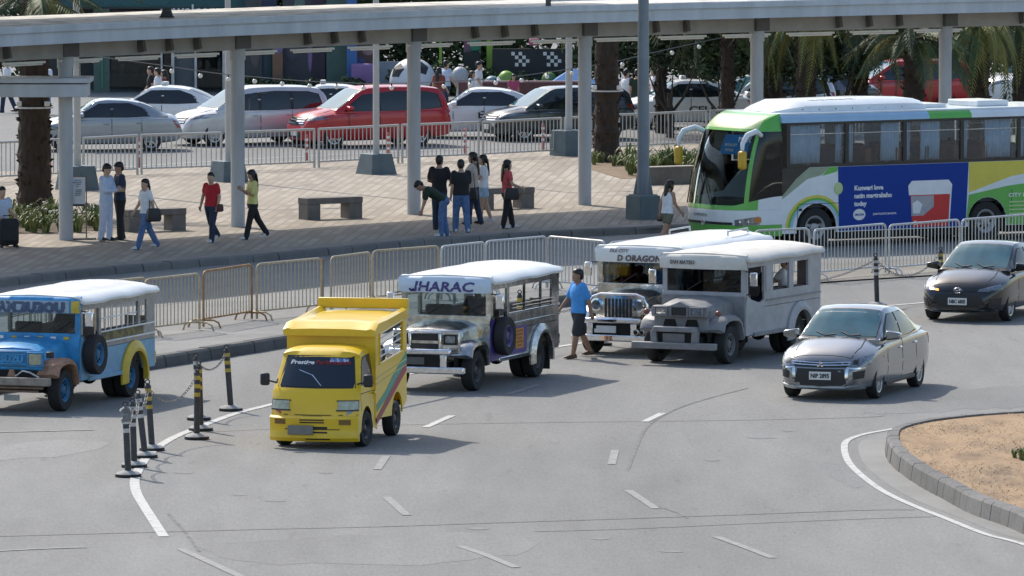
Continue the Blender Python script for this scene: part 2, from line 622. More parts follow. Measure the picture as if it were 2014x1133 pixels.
# concrete gutter and white line round the island
wl_px = [(1990, 815), (1850, 826), (1738, 846), (1699, 853), (1668, 862.5), (1655, 873), (1656, 895), (1668, 917), (1699, 945), (1736, 970), (1789, 995), (1852, 1020), (1930, 1051), (2014, 1074), (2200, 1140)]
wl = smooth_line([g(*p) for p in wl_px], 6)
tag(sheet([p for p in offset(wl, 0.28)[8:]] + list(reversed([Vector((p.x, p.y)) for p in offset(isl, 0.06)])), 0.003).obj('gutter', asphalt('gutter concrete', (0.25, 0.25, 0.24), 51, 0.3)), kind='structure')
tag(strip(wl, 0.0, 0.11, 0.008).obj('road_marking', m_line), kind='structure')

# patches of newer and older asphalt, oil drips in the lanes
m_patch = asphalt('darker asphalt patch', (0.18, 0.181, 0.177), 71, 0.3, (1, 0.16, 1))
m_patch2 = asphalt('paler asphalt patch', (0.216, 0.216, 0.209), 75, 0.3, (1, 0.16, 1))
m_oil = M('faint oil film', (0.15, 0.15, 0.148), 0.7, var=0.2, scale=3)
def blob(pxs, mat, z, nm, jit=1.0):
    pts = smooth_line([g(*p) for p in pxs] + [g(*pxs[0])], 5)[:-1]
    pts = [p + Vector((random.uniform(-.05, .05) * jit, random.uniform(-.25, .25) * jit)) for p in pts]
    return tag(sheet(pts, z).obj(nm, mat), kind='structure')
blob([(1720, 788), (1850, 772), (2030, 757), (2030, 798), (1900, 806), (1790, 815), (1700, 812)], m_patch, 0.0025, 'asphalt_patch')
blob([(1630, 905), (1665, 915), (1700, 950), (1680, 958), (1640, 940), (1615, 918)], m_patch, 0.0026, 'oil_stain')
blob([(-60, 880), (120, 866), (210, 872), (170, 890), (20, 905), (-60, 908)], m_patch2, 0.0024, 'asphalt_patch')
blob([(380, 1075), (700, 1050), (1000, 1052), (1040, 1085), (820, 1110), (500, 1105)], m_patch2, 0.0023, 'asphalt_patch')
for px, py, w in ((1495, 861, 30), (1548, 847, 12), (540, 985, 22), (470, 973, 16), (1090, 870, 10), (940, 1040, 24), (640, 930, 14), (1180, 1060, 18), (1400, 905, 16), (360, 930, 20), (1320, 1085, 26)):
    blob([(px - w, py), (px, py - 2), (px + w, py + .5), (px, py + 2.5)], m_oil, 0.0045, 'oil_stain', 0)

# painted lines
def marking(pxs, w, mat=None, z=0.008, n=4):
    ln = smooth_line([g(*p) for p in pxs], n) if len(pxs) > 2 else [Vector(g(*p)[:2]) for p in pxs]
    return tag(strip(ln, -w / 2, w / 2, z).obj('road_marking', mat or m_line), kind='structure')
marking([(322, 1056), (300, 1022), (281, 992), (268, 968), (265, 945), (276, 918), (300, 888), (340, 862), (388, 842), (460, 815), (530, 797), (650, 768), (800, 737), (950, 708), (1100, 682), (1250, 660), (1450, 634), (1640, 613), (1745, 602), (1815, 596), (2014, 578), (2300, 555)], 0.15)
marking([(355, 1080), (420, 1110), (480, 1138)], 0.13, m_line2)
for p in ([(837, 841), (889, 818)], [(742, 924), (760, 897)], [(760, 978), (800, 1014)], [(905, 1075), (955, 1092), (1015, 1117)], [(1268, 830), (1303, 813)], [(1203, 914), (1210, 886)], [(1236, 965), (1290, 1001)], [(1408, 1056), (1460, 1075), (1520, 1098)], [(1000, 776), (1060, 757)]):
    marking(p, 0.13, m_line2 if p[0][0] != 837 and p[0][0] != 1268 else m_line)
marking([(-40, 851), (60, 849), (185, 846)], 0.13, m_line2)
marking([(-40, 1086), (80, 1080), (170, 1077)], 0.12, m_line2)
marking([(150, 336), (291, 326), (504, 313), (760, 300), (1004, 291), (1250, 281), (1500, 272)], 0.14, m_line)
marking([(150, 298), (291, 291), (504, 281), (760, 270), (1004, 262), (1250, 253)], 0.12, m_line2)
# slab joints sealed with tar that cross the carriageway
def joint(pxs, w):
    return tag(strip(smooth_line([g(*p) for p in pxs], 8), -w / 2, w / 2, 0.005).obj('road_joint', m_joint), kind='structure')
joint([(-100, 1058), (200, 1050), (500, 1042), (760, 1036), (1000, 1028), (1250, 1020), (1480, 1012), (1700, 1004), (1800, 1003)], 0.045)
joint([(1050, 1046), (1200, 1042), (1350, 1036), (1500, 1029), (1700, 1021), (1850, 1016)], 0.04)
joint([(700, 838), (900, 834), (1100, 831), (1300, 829), (1500, 826), (1700, 821), (1740, 818)], 0.04)
joint([(360, 858), (420, 850), (560, 843)], 0.03)
joint([(1235, 925), (1252, 880), (1275, 838), (1330, 805), (1400, 782), (1470, 764)], 0.05)
joint([(330, 1010), (362, 1045), (392, 1085)], 0.05)
joint([(1290, 995), (1330, 1008), (1352, 1020)], 0.05)
# ------------------------------------------------------------------ covered walk
m_col = M('grey painted column', (0.40, 0.425, 0.45), 0.5, var=0.18, scale=2.5, detail=7, stretch=(1, 1, 0.2))
m_fascia = M('grey blue fascia', (0.50, 0.545, 0.59), 0.5, var=0.16, scale=1.6, detail=7, stretch=(1, 1, 0.15))
m_roof = M('chalky white roof', (0.22, 0.21, 0.195), 0.7, col2=(0.62, 0.60, 0.56), scale=1.6, detail=9, contrast=(0.33, 0.55))
m_beam = M('grey soffit beam', (0.33, 0.32, 0.30), 0.6, var=0.12, scale=2)
m_brk = M('dark bracket', (0.10, 0.10, 0.10), 0.6, var=0.1)
col_px = [(-210, 503), (130, 472), (468, 446), (814, 421.5), (1150, 403), (1488, 387), (1858, 371), (2240, 357)]
cols = [g(px, py, PZ) for px, py in col_px]
cl = smooth_line(cols, 6)
canopy = thing('walkway_canopy', 'long grey flat-roofed walkway canopy on round columns across the top', 'canopy', (0, 0, 0))
for c in cols[1:-1]:
    mb = MB().lathe([(0.0, PZ - 0.05), (0.165, PZ - 0.05), (0.165, 4.4), (0.0, 4.4)], 28, (c.x, c.y, 0))
    o = mb.obj('column', m_col, canopy)
    MB().lathe([(0.0, 4.1), (0.19, 4.1), (0.19, 4.4), (0.0, 4.4)], 28, (c.x, c.y, 0)).obj('collar', m_brk if False else m_col, o)
OV = 1.25
front, rear = offset(cl, -OV), offset(cl, 2.9)
def wall_strip(line, w0, w1, z0, z1, i0, i1):
    N = normals(line)
    rings = [[(*(line[i] + N[i] * w0), z0), (*(line[i] + N[i] * w1), z0), (*(line[i] + N[i] * w1), z1), (*(line[i] + N[i] * w0), z1)] for i in range(i0, i1 + 1)]
    return MB().loft(rings)
n = len(cl)
ZF0, ZF1 = 4.74, 5.02
for i in range(0, n - 1, 3):
    j = min(i + 3, n - 1)
    wall_strip(front, -0.03, 0.03, ZF0, ZF1, i, j).obj('fascia_panel', m_fascia, canopy, smooth=0)
    wall_strip(front, -0.11, 0.06, ZF1 + 0.004, ZF1 + 0.15, i, j).obj('fascia_ledge', m_fascia, canopy, smooth=0)
    wall_strip(rear, -0.03, 0.03, ZF0, ZF1, i, j).obj('fascia_panel', m_fascia, canopy, smooth=0)
N = normals(cl)
mb = MB()
mb.loft([[(*(front[i] + N[i] * 0.065), ZF1 + 0.06), (*rear[i], ZF1 + 0.06), (*rear[i], ZF1 + 0.17), (*(cl[i]), ZF1 + 0.17), (*(front[i] + N[i] * 0.065), ZF1 + 0.155)] for i in range(n)])
mb.obj('roof', m_roof, canopy, smooth=0)
wall_strip(cl, -0.15, 0.15, 4.34, 4.76, 0, n - 1).obj('beam', m_beam, canopy, smooth=0)
br = resample(cl, 1.0)
BN = normals(br)
for p, nn in zip(br[1:-1], BN[1:-1]):
    if min((Vector((c.x, c.y)) - p).length for c in cols) < 1.55:
        continue
    a, b = p - nn * 0.153, p - nn * 0.32
    MB().bar((a.x, a.y, 4.56), (b.x, b.y, 4.60), 0.09, 0.36).obj('bracket', m_brk, canopy, smooth=0)
for c in cols[1:-1]:
    MB().box((c.x, c.y, 4.56), (0.46, 0.46, 0.38), Matrix.Rotation(R(44), 3, 'Z')).obj('column_head', m_brk, canopy, smooth=0)
# tube lamps hung under the beam
m_tube = M('white tube lamp', (0.75, 0.73, 0.68), 0.4, var=0.05)
lamp_l = ['under the beam left of the first column', 'left of the second column', 'between first and second columns, right one', 'just right of the second column', 'between second and third columns', 'just left of the third column', 'right of the third column', 'between third and fourth columns', 'just left of the fourth column', 'just right of the fourth column', 'behind the thin dark lamp post', 'just left of the fifth column', 'right of the fifth column', 'above the bus, between columns', 'left of the last column', 'right of the last column']
k = 0
tl = resample(cl, 2.1)
tb = normals(tl)
for i in range(2, len(tl) - 2):
    p, q = tl[i], tl[i] + (tl[i + 1] - tl[i]) * 0.72
    px = 1007 + FPX * p.x / p.y
    if not -60 < px < 2000 or k >= len(lamp_l):
        continue
    t = thing('tube_lamp', 'white fluorescent tube ' + lamp_l[k] + ' of the canopy', 'lamp', (p.x, p.y, 4.24), 0, 'tube lamps under the walkway canopy')
    k += 1
    d = q - p
    MB().box((d.x / 2, d.y / 2, 0.03), (d.length, 0.10, 0.05), Matrix.Rotation(math.atan2(d.y, d.x), 3, 'Z')).obj('housing', m_tube, t)
    MB().tube([(d.x * 0.04, d.y * 0.04, -0.02), (d.x * 0.96, d.y * 0.96, -0.02)], 0.02).obj('tube', m_tube, t)
    MB().bar((d.x * 0.5, d.y * 0.5, 0.05), (d.x * 0.5, d.y * 0.5, 0.12), 0.03).obj('hanger', m_brk, t)

# deck added out of view over the bus lane, outlined to cast the lane's shade
FB = 8.6
sh = Vector((-SUN_X, -SUN_Y)) * (FB / math.tan(SUN_EL))
lowb = [Vector(g(*q)[:2]) - sh for q in ((-500, 650), (300, 586), (505, 569), (728, 552), (1095, 523), (1190, 514), (1400, 505))]
uppb = [Vector(g(*q)[:2]) - sh for q in ((-500, 560), (300, 505), (505, 487), (728, 472), (1095, 450), (1190, 446), (1400, 440))]
fb = thing('shade_deck', 'added unseen concrete deck above the bus lane that casts its shade', 'shade_caster', (0, 0, 0))
mb = MB()
mb.loft([[(*a, FB), (*b, FB), (*b, FB + 0.3), (*a, FB + 0.3)] for a, b in zip(lowb, uppb)])
mb.obj('deck', m_conc, fb, smooth=0)
for ln in (lowb, uppb):
    mb = MB()
    mb.loft([[(*p, FB + 0.3), (*(p + Vector((0, 0.12))), FB + 0.3), (*(p + Vector((0, 0.12))), FB + 1.3), (*p, FB + 1.3)] for p in ln])
    mb.obj('deck_rim', m_conc, fb, smooth=0)
for a, b in ((lowb[0], uppb[0]),):
    c = (a + b) / 2
    MB().box((c.x, c.y, FB / 2), (1.2, 1.2, FB - 0.01)).obj('deck_post', m_conc, fb, smooth=0)

# lower canopy that enters on the left
c1 = cols[1]
low = thing('low_canopy', 'lower grey canopy roof end poking in at the left edge', 'canopy', (c1.x, c1.y - 0.2, 0))
xr = (176 - 130) / 84.7
MB().box((xr / 2 - 3.0, 0, 3.62), (xr + 6.0, 1.3, 0.30)).obj('fascia_panel', m_fascia, low, bevel=0.02)
MB().box((xr / 2 - 2.97, 0, 3.85), (xr + 6.1, 1.45, 0.11)).obj('roof', m_fascia, low, bevel=0.015)
# post of the low canopy stands outside the frame
MB().lathe([(0, PZ), (0.12, PZ), (0.12, 3.47), (0, 3.47)], 20, (-4.5, 0, 0)).obj('column', m_col, low)

# white hoarding on the roof, its lower edge in view
pa, pb = front[0], front[0]
def front_at(px):
    best = min(range(n), key=lambda i: abs(1007 + FPX * front[i].x / front[i].y - px))
    i = max(1, min(n - 2, best))
    a, b = front[i - 1], front[i + 1]
    fa, fb = 1007 + FPX * a.x / a.y, 1007 + FPX * b.x / b.y
    return a + (b - a) * ((px - fa) / (fb - fa))
A, B = front_at(1083), front_at(1396)
sg = thing('roof_hoarding', 'large white hoarding standing on the canopy roof', 'hoarding', (A.x, A.y, ZF1 + 0.26))
d = B - A
MB().bar((0, 0.2, 0.85), (d.x, d.y + 0.2, 0.85), 0.05, 1.7).obj('board', M('pale hoarding sheet', (0.55, 0.58, 0.60), 0.5, var=0.04), sg, smooth=0)
MB().bar((-0.06, 0.2, -0.1), (-0.06, 0.2, 1.9), 0.13).obj('post', m_brk, sg)
p = front_at(342) + Vector((-0.2, 0.75))
fl = thing('floodlight', 'small dark floodlight lying on the white canopy roof', 'lamp', (p.x, p.y, ZF1 + 0.17))
MB().box((0, 0, 0.10), (0.30, 0.22, 0.16), taper=0.7).obj('lamp_head', m_dark, fl, bevel=0.02)
MB().bar((-0.17, 0.02, 0.02), (0.17, 0.02, 0.02), 0.2, 0.03).obj('bracket', m_dark, fl)

# ------------------------------------------------------------------ lamp posts
m_pole = M('pale grey lamp post', (0.47, 0.48, 0.47), 0.5, var=0.1, scale=2)
m_poled = M('slate grey lamp post', (0.20, 0.235, 0.265), 0.5, var=0.15, scale=2)
m_ped = M('teal grey plinth', (0.105, 0.145, 0.165), 0.65, var=0.15, scale=3)
def lamp_post(px, py, label, bw, tw, h, r, mp, z=PZ, top=9.5, yaw=0.6, flange=False):
    p = g(px, py, z)
    t = thing('lamp_post', label, 'lamp post', p, yaw, 'lamp posts on the plaza')
    mb = MB()
    mb.loft([[(sx * w / 2, sy * w / 2, zz) for sx, sy in ((-1, -1), (1, -1), (1, 1), (-1, 1))] for w, zz in ((bw, -0.02), (tw, h))])
    mb.obj('plinth', m_ped, t, smooth=0, bevel=0.02)
    MB().lathe([(0, h), (r, h), (r * 0.75, top), (0, top)], 20).obj('pole', mp, t)
    if flange:
        f = MB()
        for k in range(4):
            a = math.pi / 4 + k * math.pi / 2
            f.prism([(0, 0), (r + 0.10, 0), (r, 0.5), (0, 0.5)], -0.015, 0.015)
            for i in range(8):
                v = Vector(f.v[-8 + i])
                f.v[-8 + i] = tuple(Matrix.Rotation(a, 3, 'Z') @ v + Vector((0, 0, h)))
        f.box((0, 0, h + 0.015), (0.5, 0.5, 0.03))
        f.obj('base_plate', mp, t, smooth=0)
    # arm and lantern high above the frame
    a = MB().tube([(0, 0, top - 0.1), (0.5, 0, top + 0.35), (1.5, 0, top + 0.5)], [r * 0.6, 0.05, 0.04])
    a.obj('arm', mp, t)
    MB().box((1.75, 0, top + 0.48), (0.6, 0.25, 0.1)).obj('lantern', mp, t, bevel=0.03)
    return t
lamp_post(152, 373, 'pale lamp post behind the first canopy column at the left', 0.86, 0.68, 0.62, 0.10, m_pole)
lamp_post(449, 357, 'pale lamp post just left of the second canopy column', 0.8, 0.62, 0.55, 0.085, m_pole)
lamp_post(740, 342, 'pale lamp post in front of the red car', 0.82, 0.62, 0.55, 0.09, m_pole)
lamp_post(1119, 306, 'pale lamp post with tall plinth left of the fourth column', 0.8, 0.72, 0.72, 0.10, m_pole)
lamp_post(1265, 431, 'slate grey lamp post on a square plinth beside the bus', 0.62, 0.6, 0.57, 0.15, m_poled, flange=True)

# ------------------------------------------------------------------ benches
m_bench = M('brown grey concrete', (0.155, 0.145, 0.135), 0.8, var=0.2, scale=4)
def bench(px, py, label, yaw, L=1.55):
    p = g(px, py, PZ)
    t = thing('bench', label, 'bench', p, yaw, 'concrete benches on the plaza')
    MB().box((0, 0, 0.445), (L, 0.46, 0.15)).obj('seat', m_bench, t, smooth=0, bevel=0.012)
    for s in (-1, 1):
        MB().box((s * (L / 2 - 0.19), 0, 0.18), (0.36, 0.44, 0.376)).obj('leg', m_bench, t, smooth=0, bevel=0.012)
bench(650, 430, 'concrete slab bench standing alone in the middle of the plaza', R(32))
bench(301, 454, 'concrete slab bench behind the woman with the shoulder bag', R(32))
bench(990, 410, 'concrete slab bench behind the woman in the coral top', R(32))

# ------------------------------------------------------------------ notice stand
p = g(152, 470, PZ)
t = thing('notice_stand', 'white notice board on a thin stand in front of the first column', 'sign', p, R(10))
m_notice = M('white notice', (0.62, 0.64, 0.66), 0.5, var=0.05)
MB().box((0, -0.2, 1.10), (0.33, 0.03, 0.66)).obj('board', m_notice, t, smooth=0)
MB().box((0, -0.2, 0.79), (0.31, 0.036, 0.05)).obj('footer_bar', m_dark, t, smooth=0)
m_greyink = M('grey print', (0.22, 0.24, 0.26), 0.6, var=0)
mb = MB()
for zz, ww in ((1.36, 0.16), (1.31, 0.20), (1.27, 0.12), (1.22, 0.06), (1.14, 0.14), (1.10, 0.14), (1.06, 0.14), (1.02, 0.14)):
    mb.box((random.uniform(-0.02, 0.02), -0.217, zz), (ww, 0.006, 0.022))
mb.obj('print', m_greyink, t, smooth=0)
MB().tube([(0.19, -0.2, 1.45), (0.19, -0.2, 0.02)], 0.014).tube([(-0.17, -0.2, 1.45), (0.19, -0.2, 1.45)], 0.012).tube([(-0.17, -0.2, 0.6), (0.19, -0.2, 0.6)], 0.012).obj('frame', M('brown frame', (0.16, 0.11, 0.09), 0.5, var=0.1), t)
MB().box((0.05, -0.2, 0.02), (0.7, 0.3, 0.03)).obj('base', m_dark, t, smooth=0)

# ------------------------------------------------------------------ crowd barriers on the median
m_rust = M('rusty orange barrier', (0.33, 0.19, 0.085), 0.6, 0.3, 0.3, 8)
bar_lab = ['grey crowd barrier behind the blue jeepney roof, leftmost', 'grey crowd barrier with its top rail just over the blue jeepney roof', 'grey crowd barrier standing just right of the blue jeepney', 'rusty orange crowd barrier with splayed feet, left of the yellow van', 'part rusted crowd barrier right behind the yellow van roof', 'grey crowd barrier seen over the rear of the yellow van roof', 'grey crowd barrier left of the jeepney with purple letters', 'grey crowd barrier behind the purple-lettered visor, left end of its roof', 'grey crowd barrier behind the middle of the purple-lettered jeepney roof', 'grey crowd barrier tilting down behind the walking man in blue', 'grey crowd barrier behind the white visor of the round-lamped jeepney', 'grey crowd barrier hidden behind the two grouped jeepney roofs', 'grey crowd barrier in front of the bus front wheel', 'grey crowd barrier in front of the blue advert, left half', 'grey crowd barrier in front of the blue advert, right half', 'grey crowd barrier in front of the bus rear wheel', 'grey crowd barrier past the right edge behind the black car']
def arc_pts(c, r, a0, a1, n, ax, ay):
    return [Vector(c) + Vector(ax) * (r * math.cos(a0 + (a1 - a0) * k / n)) + Vector(ay) * (r * math.sin(a0 + (a1 - a0) * k / n)) for k in range(n + 1)]
BARM = {}
def bar_mesh(mat):
    if mat.name not in BARM:
        me = MB().tube([(0, 0, 0.17), (0, 0, BARH - 0.02)], 0.0115, 6, False).mesh('bar')
        me.materials.append(mat)
        BARM[mat.name] = me
    return BARM[mat.name]
for i, (a, b) in enumerate(bar_px):
    zg = 0.215 if b[0] < 1250 else 0.03
    A, B = g(*a, BARH + zg), g(*b, BARH + zg)
    A.z = B.z = zg
    mat = m_rust if i in (3,) else (m_tanb if i < 7 else m_galv)
    t = thing('crowd_barrier', bar_lab[i], 'barrier', A, math.atan2(B.y - A.y, B.x - A.x), 'crowd barriers along the median')
    L = (B - A).length
    rc = 0.12
    pts = [(0, 0, 0.02)] + [Vector((rc, 0, BARH - rc)) + Vector((-rc * math.cos(q), 0, rc * math.sin(q))) for q in (0, .4, .8, 1.2, 1.57)] + [Vector((L - rc, 0, BARH - rc)) + Vector((rc * math.sin(q), 0, rc * math.cos(q))) for q in (0, .4, .8, 1.2, 1.57)] + [(L, 0, 0.02)]
    MB().tube(pts, 0.024, 8).obj('frame', mat, t)
    MB().tube([(0, 0, 0.17), (L, 0, 0.17)], 0.019, 8).obj('bottom_rail', mat, t)
    nb = max(4, int(L / 0.125))
    me = bar_mesh(m_galv if i > 6 else m_tanb)
    for k in range(1, nb):
        o = bpy.data.objects.new('bar', me)
        o.location = (L * k / nb, 0, 0)
        o.parent = t
        COL.objects.link(o)
    for x in (0.04, L - 0.04):
        MB().tube([(x, -0.34, 0.0), (x, -0.30, 0.10), (x, -0.2, 0.15), (x, 0.2, 0.15), (x, 0.30, 0.10), (x, 0.34, 0.0)], 0.019, 8).obj('foot', mat, t)
    if i == 4:
        MB().tube([(L + 0.04, 0, 0.0), (L + 0.04, 0, BARH)], 0.026, 8).obj('end_post', m_rust, t)

# ------------------------------------------------------------------ railing along the far side of the plaza
m_rail = M('pale grey railing', (0.46, 0.46, 0.44), 0.5, 0.2, 0.1, 5)
rail_top = [(-40, 282), (164, 272), (278, 266), (445, 261), (627, 254), (791, 246), (950, 240), (1111, 232), (1217, 226), (1397, 218), (1560, 211), (1740, 203)]
rail_lab = ['left of the rough palm trunk', 'in front of the silver sedan', 'in front of the pale sedan with a roof lamp', 'in front of the two-tone people carrier', 'in front of the red car bonnet', 'in front of the red car rear wheel', 'in front of the taxi and dark car', 'in front of the dark car wheel, beside the plinth', 'right of the second rough palm trunk', 'left of the green bus front', 'behind the bus roof']
for i in range(len(rail_top) - 1):
    A, B = g(*rail_top[i], 1.05 + PZ), g(*rail_top[i + 1], 1.05 + PZ)
    A.z = B.z = PZ
    d = B - A
    L = d.length - 0.16
    t = thing('railing', 'pale picket railing panel ' + rail_lab[i], 'railing', A, math.atan2(d.y, d.x), 'railing panels at the far plaza edge')
    MB().tube([(0, 0, 1.05), (L, 0, 1.05)], 0.035, 8).obj('top_rail', m_rail, t)
    MB().tube([(0, 0, 0.16), (L, 0, 0.16)], 0.025, 8).obj('bottom_rail', m_rail, t)
    for x in (0, L):
        MB().bar((x, 0, 0), (x, 0, 1.07), 0.05).obj('post', m_rail, t)
    nb = int(L / 0.15)
    mb = MB()
    for k in range(1, nb):
        mb.tube([(L * k / nb, 0, 0.16), (L * k / nb, 0, 1.05)], 0.015, 5, False)
    tag(mb.obj('picket', m_rail, t), kind='stuff')

# ------------------------------------------------------------------ red and white delineators beyond the railing
m_pink = M('faded red delineator', (0.50, 0.13, 0.11), 0.6, var=0.15)
for px, py, h, lb in ((98, 347, 0.98, 'beside the rough palm trunk at the left'), (273, 338, 0.9, 'in front of the pale sedan bumper'), (603, 327, 0.85, 'in front of the red car nose'), (763, 320, 0.82, 'in front of the red car door'), (915, 311, 0.82, 'in front of the white taxi'), (1068, 303, 0.85, 'in front of the dark car wheel'), (1214, 290, 0.8, 'just right of the second rough palm trunk')):
    p = g(px, py, 0)
    t = thing('delineator', 'thin red and white delineator post ' + lb, 'delineator', p, 0, 'red and white delineators')
    MB().lathe([(0, 0.03), (0.045, 0.03), (0.045, h), (0.02, h + 0.03), (0, h + 0.03)], 12).obj('post', m_pink, t)
    MB().lathe([(0, 0), (0.11, 0), (0.09, 0.03), (0, 0.04)], 16).obj('base', m_dark, t)
    for k in range(3):
        z0 = h * (0.45 + 0.19 * k)
        MB().lathe([(0.047, z0), (0.047, z0 + 0.07)], 12).obj('band', m_white, t)

# ------------------------------------------------------------------ chained posts on the carriageway
m_post = M('dark scuffed post', (0.045, 0.045, 0.05), 0.55, var=0.4, scale=12)
m_yel = M('yellow reflective band', (0.50, 0.36, 0.05), 0.5, var=0.25, scale=14)
m_wb = M('white reflective band', (0.55, 0.52, 0.50), 0.5, var=0.2, scale=14)
m_base = M('dusty rubber base', (0.32, 0.32, 0.31), 0.85, var=0.25, scale=10)
m_chain = M('grey plastic chain', (0.24, 0.23, 0.215), 0.6, var=0.2)
BOL = {}
def bollard(key, base, top, bands, label, wrap=False):
    p = g(*base)
    q = at_depth(top[0], top[1], p.y)
    h = q.z
    t = thing('chain_post', label, 'bollard', p, 0, 'striped chain posts on the road')
    dx = q.x - p.x
    up = Vector((dx, -random.uniform(-.03, .03), h - 0.1))
    f = lambda s: Vector((0, 0, 0.06)) + up * s
    MB().lathe([(0, 0), (0.20, 0), (0.20, 0.045), (0.19, 0.05), (0, 0.05)], 28).obj('base', m_black, t)
    MB().lathe([(0.192, 0.05), (0.16, 0.075), (0.07, 0.10), (0, 0.10)], 28).obj('base_cover', m_base, t)
    MB().tube([f(0), f(0.93)], 0.05, 14).obj('post', m_post, t)
    MB().tube([f(0.93), f(0.95), f(0.975)], [0.05, 0.035, 0.03], 12).obj('cap', m_post, t)
    c = f(0.99)
    MB().tube([c + Vector((0.035 * math.cos(a * .7), 0, 0.035 * math.sin(a * .7))) for a in range(10)], 0.011, 6).obj('ring', m_post, t)
    mt = m_yel if bands == 'y' else m_wb
    for k in range(3):
        s = 0.86 - 0.125 * k
        MB().tube([f(s - 0.03), f(s + 0.03)], 0.0525, 14, False).obj('band', mt, t)
    if wrap:
        mb = MB()
        pts = [f(0.72 + 0.03 * k) + Vector((random.uniform(-.02, .02), random.uniform(-.02, .02), 0)) for k in range(9)]
        mb.tube(pts, [0.055, 0.07, 0.075, 0.065, 0.075, 0.07, 0.08, 0.06, 0.03], 9)
        mb.obj('plastic_wrap', M('grey plastic wrap', (0.16, 0.16, 0.17), 0.35, var=0.4, scale=20, bump=0.5), t)
    BOL[key] = (p, f)
bollard('L1', (252, 938), (246, 788), 'w', 'chain post wrapped in grey plastic, nearest of all', True)
bollard('L2', (264, 919), (260, 781), 'w', 'white banded chain post, second nearest in the left row')
bollard('L3', (285, 900), (271, 765), 'w', 'white banded chain post, third in the left row')
bollard('L4', (299, 886), (290, 745), 'y', 'yellow banded chain post by the blue jeepney rear wheel')
bollard('C1', (387, 864), (388, 719), 'y', 'yellow banded chain post, front one of the three close together')
bollard('C2', (395, 847), (391, 708), 'y', 'yellow banded chain post, middle one of the three close together')
bollard('C3', (391, 826), (385, 692), 'w', 'chain post, rear one of the three close together')
bollard('C4', (454, 808), (445, 676), 'y', 'leaning yellow banded chain post left of the yellow van')
bollard('R4', (1022, 697), (1022, 569), 'y', 'chain post seen through the windows of the purple-lettered jeepney')
bollard('R3', (1183, 679), (1183, 553), 'y', 'chain post between the man in blue and a jeepney')
bollard('R1', (1725, 603), (1722, 497), 'w', 'white banded chain post behind the grey sedan')
bollard('R2', (1851, 590), (1850, 484), 'y', 'yellow banded chain post behind the black sedan')
bollard('R0', (1440, 634), (1440, 516), 'y', 'chain post hidden behind the grey jeepney')
def chain(a, b, sag, label):
    A = BOL[a][0] + BOL[a][1](0.9)
    B = BOL[b][0] + BOL[b][1](0.9)
    t = MB()
    n = max(8, int((B - A).length / 0.07))
    pts = [A.lerp(B, k / n) - Vector((0, 0, sag * 4 * (k / n) * (1 - k / n))) for k in range(n + 1)]
    for k in range(n):
        m = (pts[k] + pts[k + 1]) / 2
        d = (pts[k + 1] - pts[k])
        s = d.normalized().cross(Vector((0, 0, 1)) if k % 2 else Vector((0, 1, 0.2))).normalized()
        rr = 0.022
        ring = [m + d * 0.62 * math.cos(q) + s * rr * math.sin(q) for q in [i * math.pi / 3 for i in range(7)]]
        t.tube(ring, 0.0065, 5, False)
    tag(t.obj('chain', m_chain), label, 'chain', 'chains between the posts')
chain('L1', 'L2', 0.25, 'chain between the two nearest posts at the left')
chain('L2', 'L3', 0.25, 'chain between the second and third posts of the left row')
chain('L3', 'L4', 0.22, 'chain between the third and fourth posts of the left row')
chain('L4', 'C1', 0.32, 'sagging chain from the left row to the three close posts')
chain('C3', 'C4', 0.22, 'sagging chain from the close posts to the leaning post')
chain('R4', 'R3', 0.35, 'chain behind the man in blue between two posts')
chain('R1', 'R2', 0.4, 'chain behind the grey sedan between two posts')
chain('R3', 'R0', 0.3, 'chain hidden behind the two grouped jeepneys')
chain('R0', 'R1', 0.35, 'chain running behind the grey jeepney rear')
# ------------------------------------------------------------------ vehicle helpers
def interp(keys, x):
    """smooth interpolation through (x, value) keys"""
    if x <= keys[0][0]: return keys[0][1]
    if x >= keys[-1][0]: return keys[-1][1]
    for i in range(len(keys) - 1):
        x0, y0 = keys[i]
        x1, y1 = keys[i + 1]
        if x0 <= x <= x1:
            h = x1 - x0
            sl = (y1 - y0) / h
            def tang(j):
                if j <= 0 or j >= len(keys) - 1: return None
                a = (keys[j][1] - keys[j - 1][1]) / (keys[j][0] - keys[j - 1][0])
                b = (keys[j + 1][1] - keys[j][1]) / (keys[j + 1][0] - keys[j][0])
                return 0.0 if a * b <= 0 else 2 * a * b / (a + b)
            m0, m1 = tang(i), tang(i + 1)
            m0 = sl if m0 is None else m0
            m1 = sl if m1 is None else m1
            t = (x - x0) / h
            return (2 * t ** 3 - 3 * t * t + 1) * y0 + (t ** 3 - 2 * t * t + t) * h * m0 + (-2 * t ** 3 + 3 * t * t) * y1 + (t ** 3 - t * t) * h * m1

def tree_of(*objs):
    vs, fs = [], []
    for o in objs:
        n = len(vs)
        vs += [v.co.copy() for v in o.data.vertices]
        fs += [[i + n for i in p.vertices] for p in o.data.polygons]
    return BVHTree.FromPolygons(vs, fs)

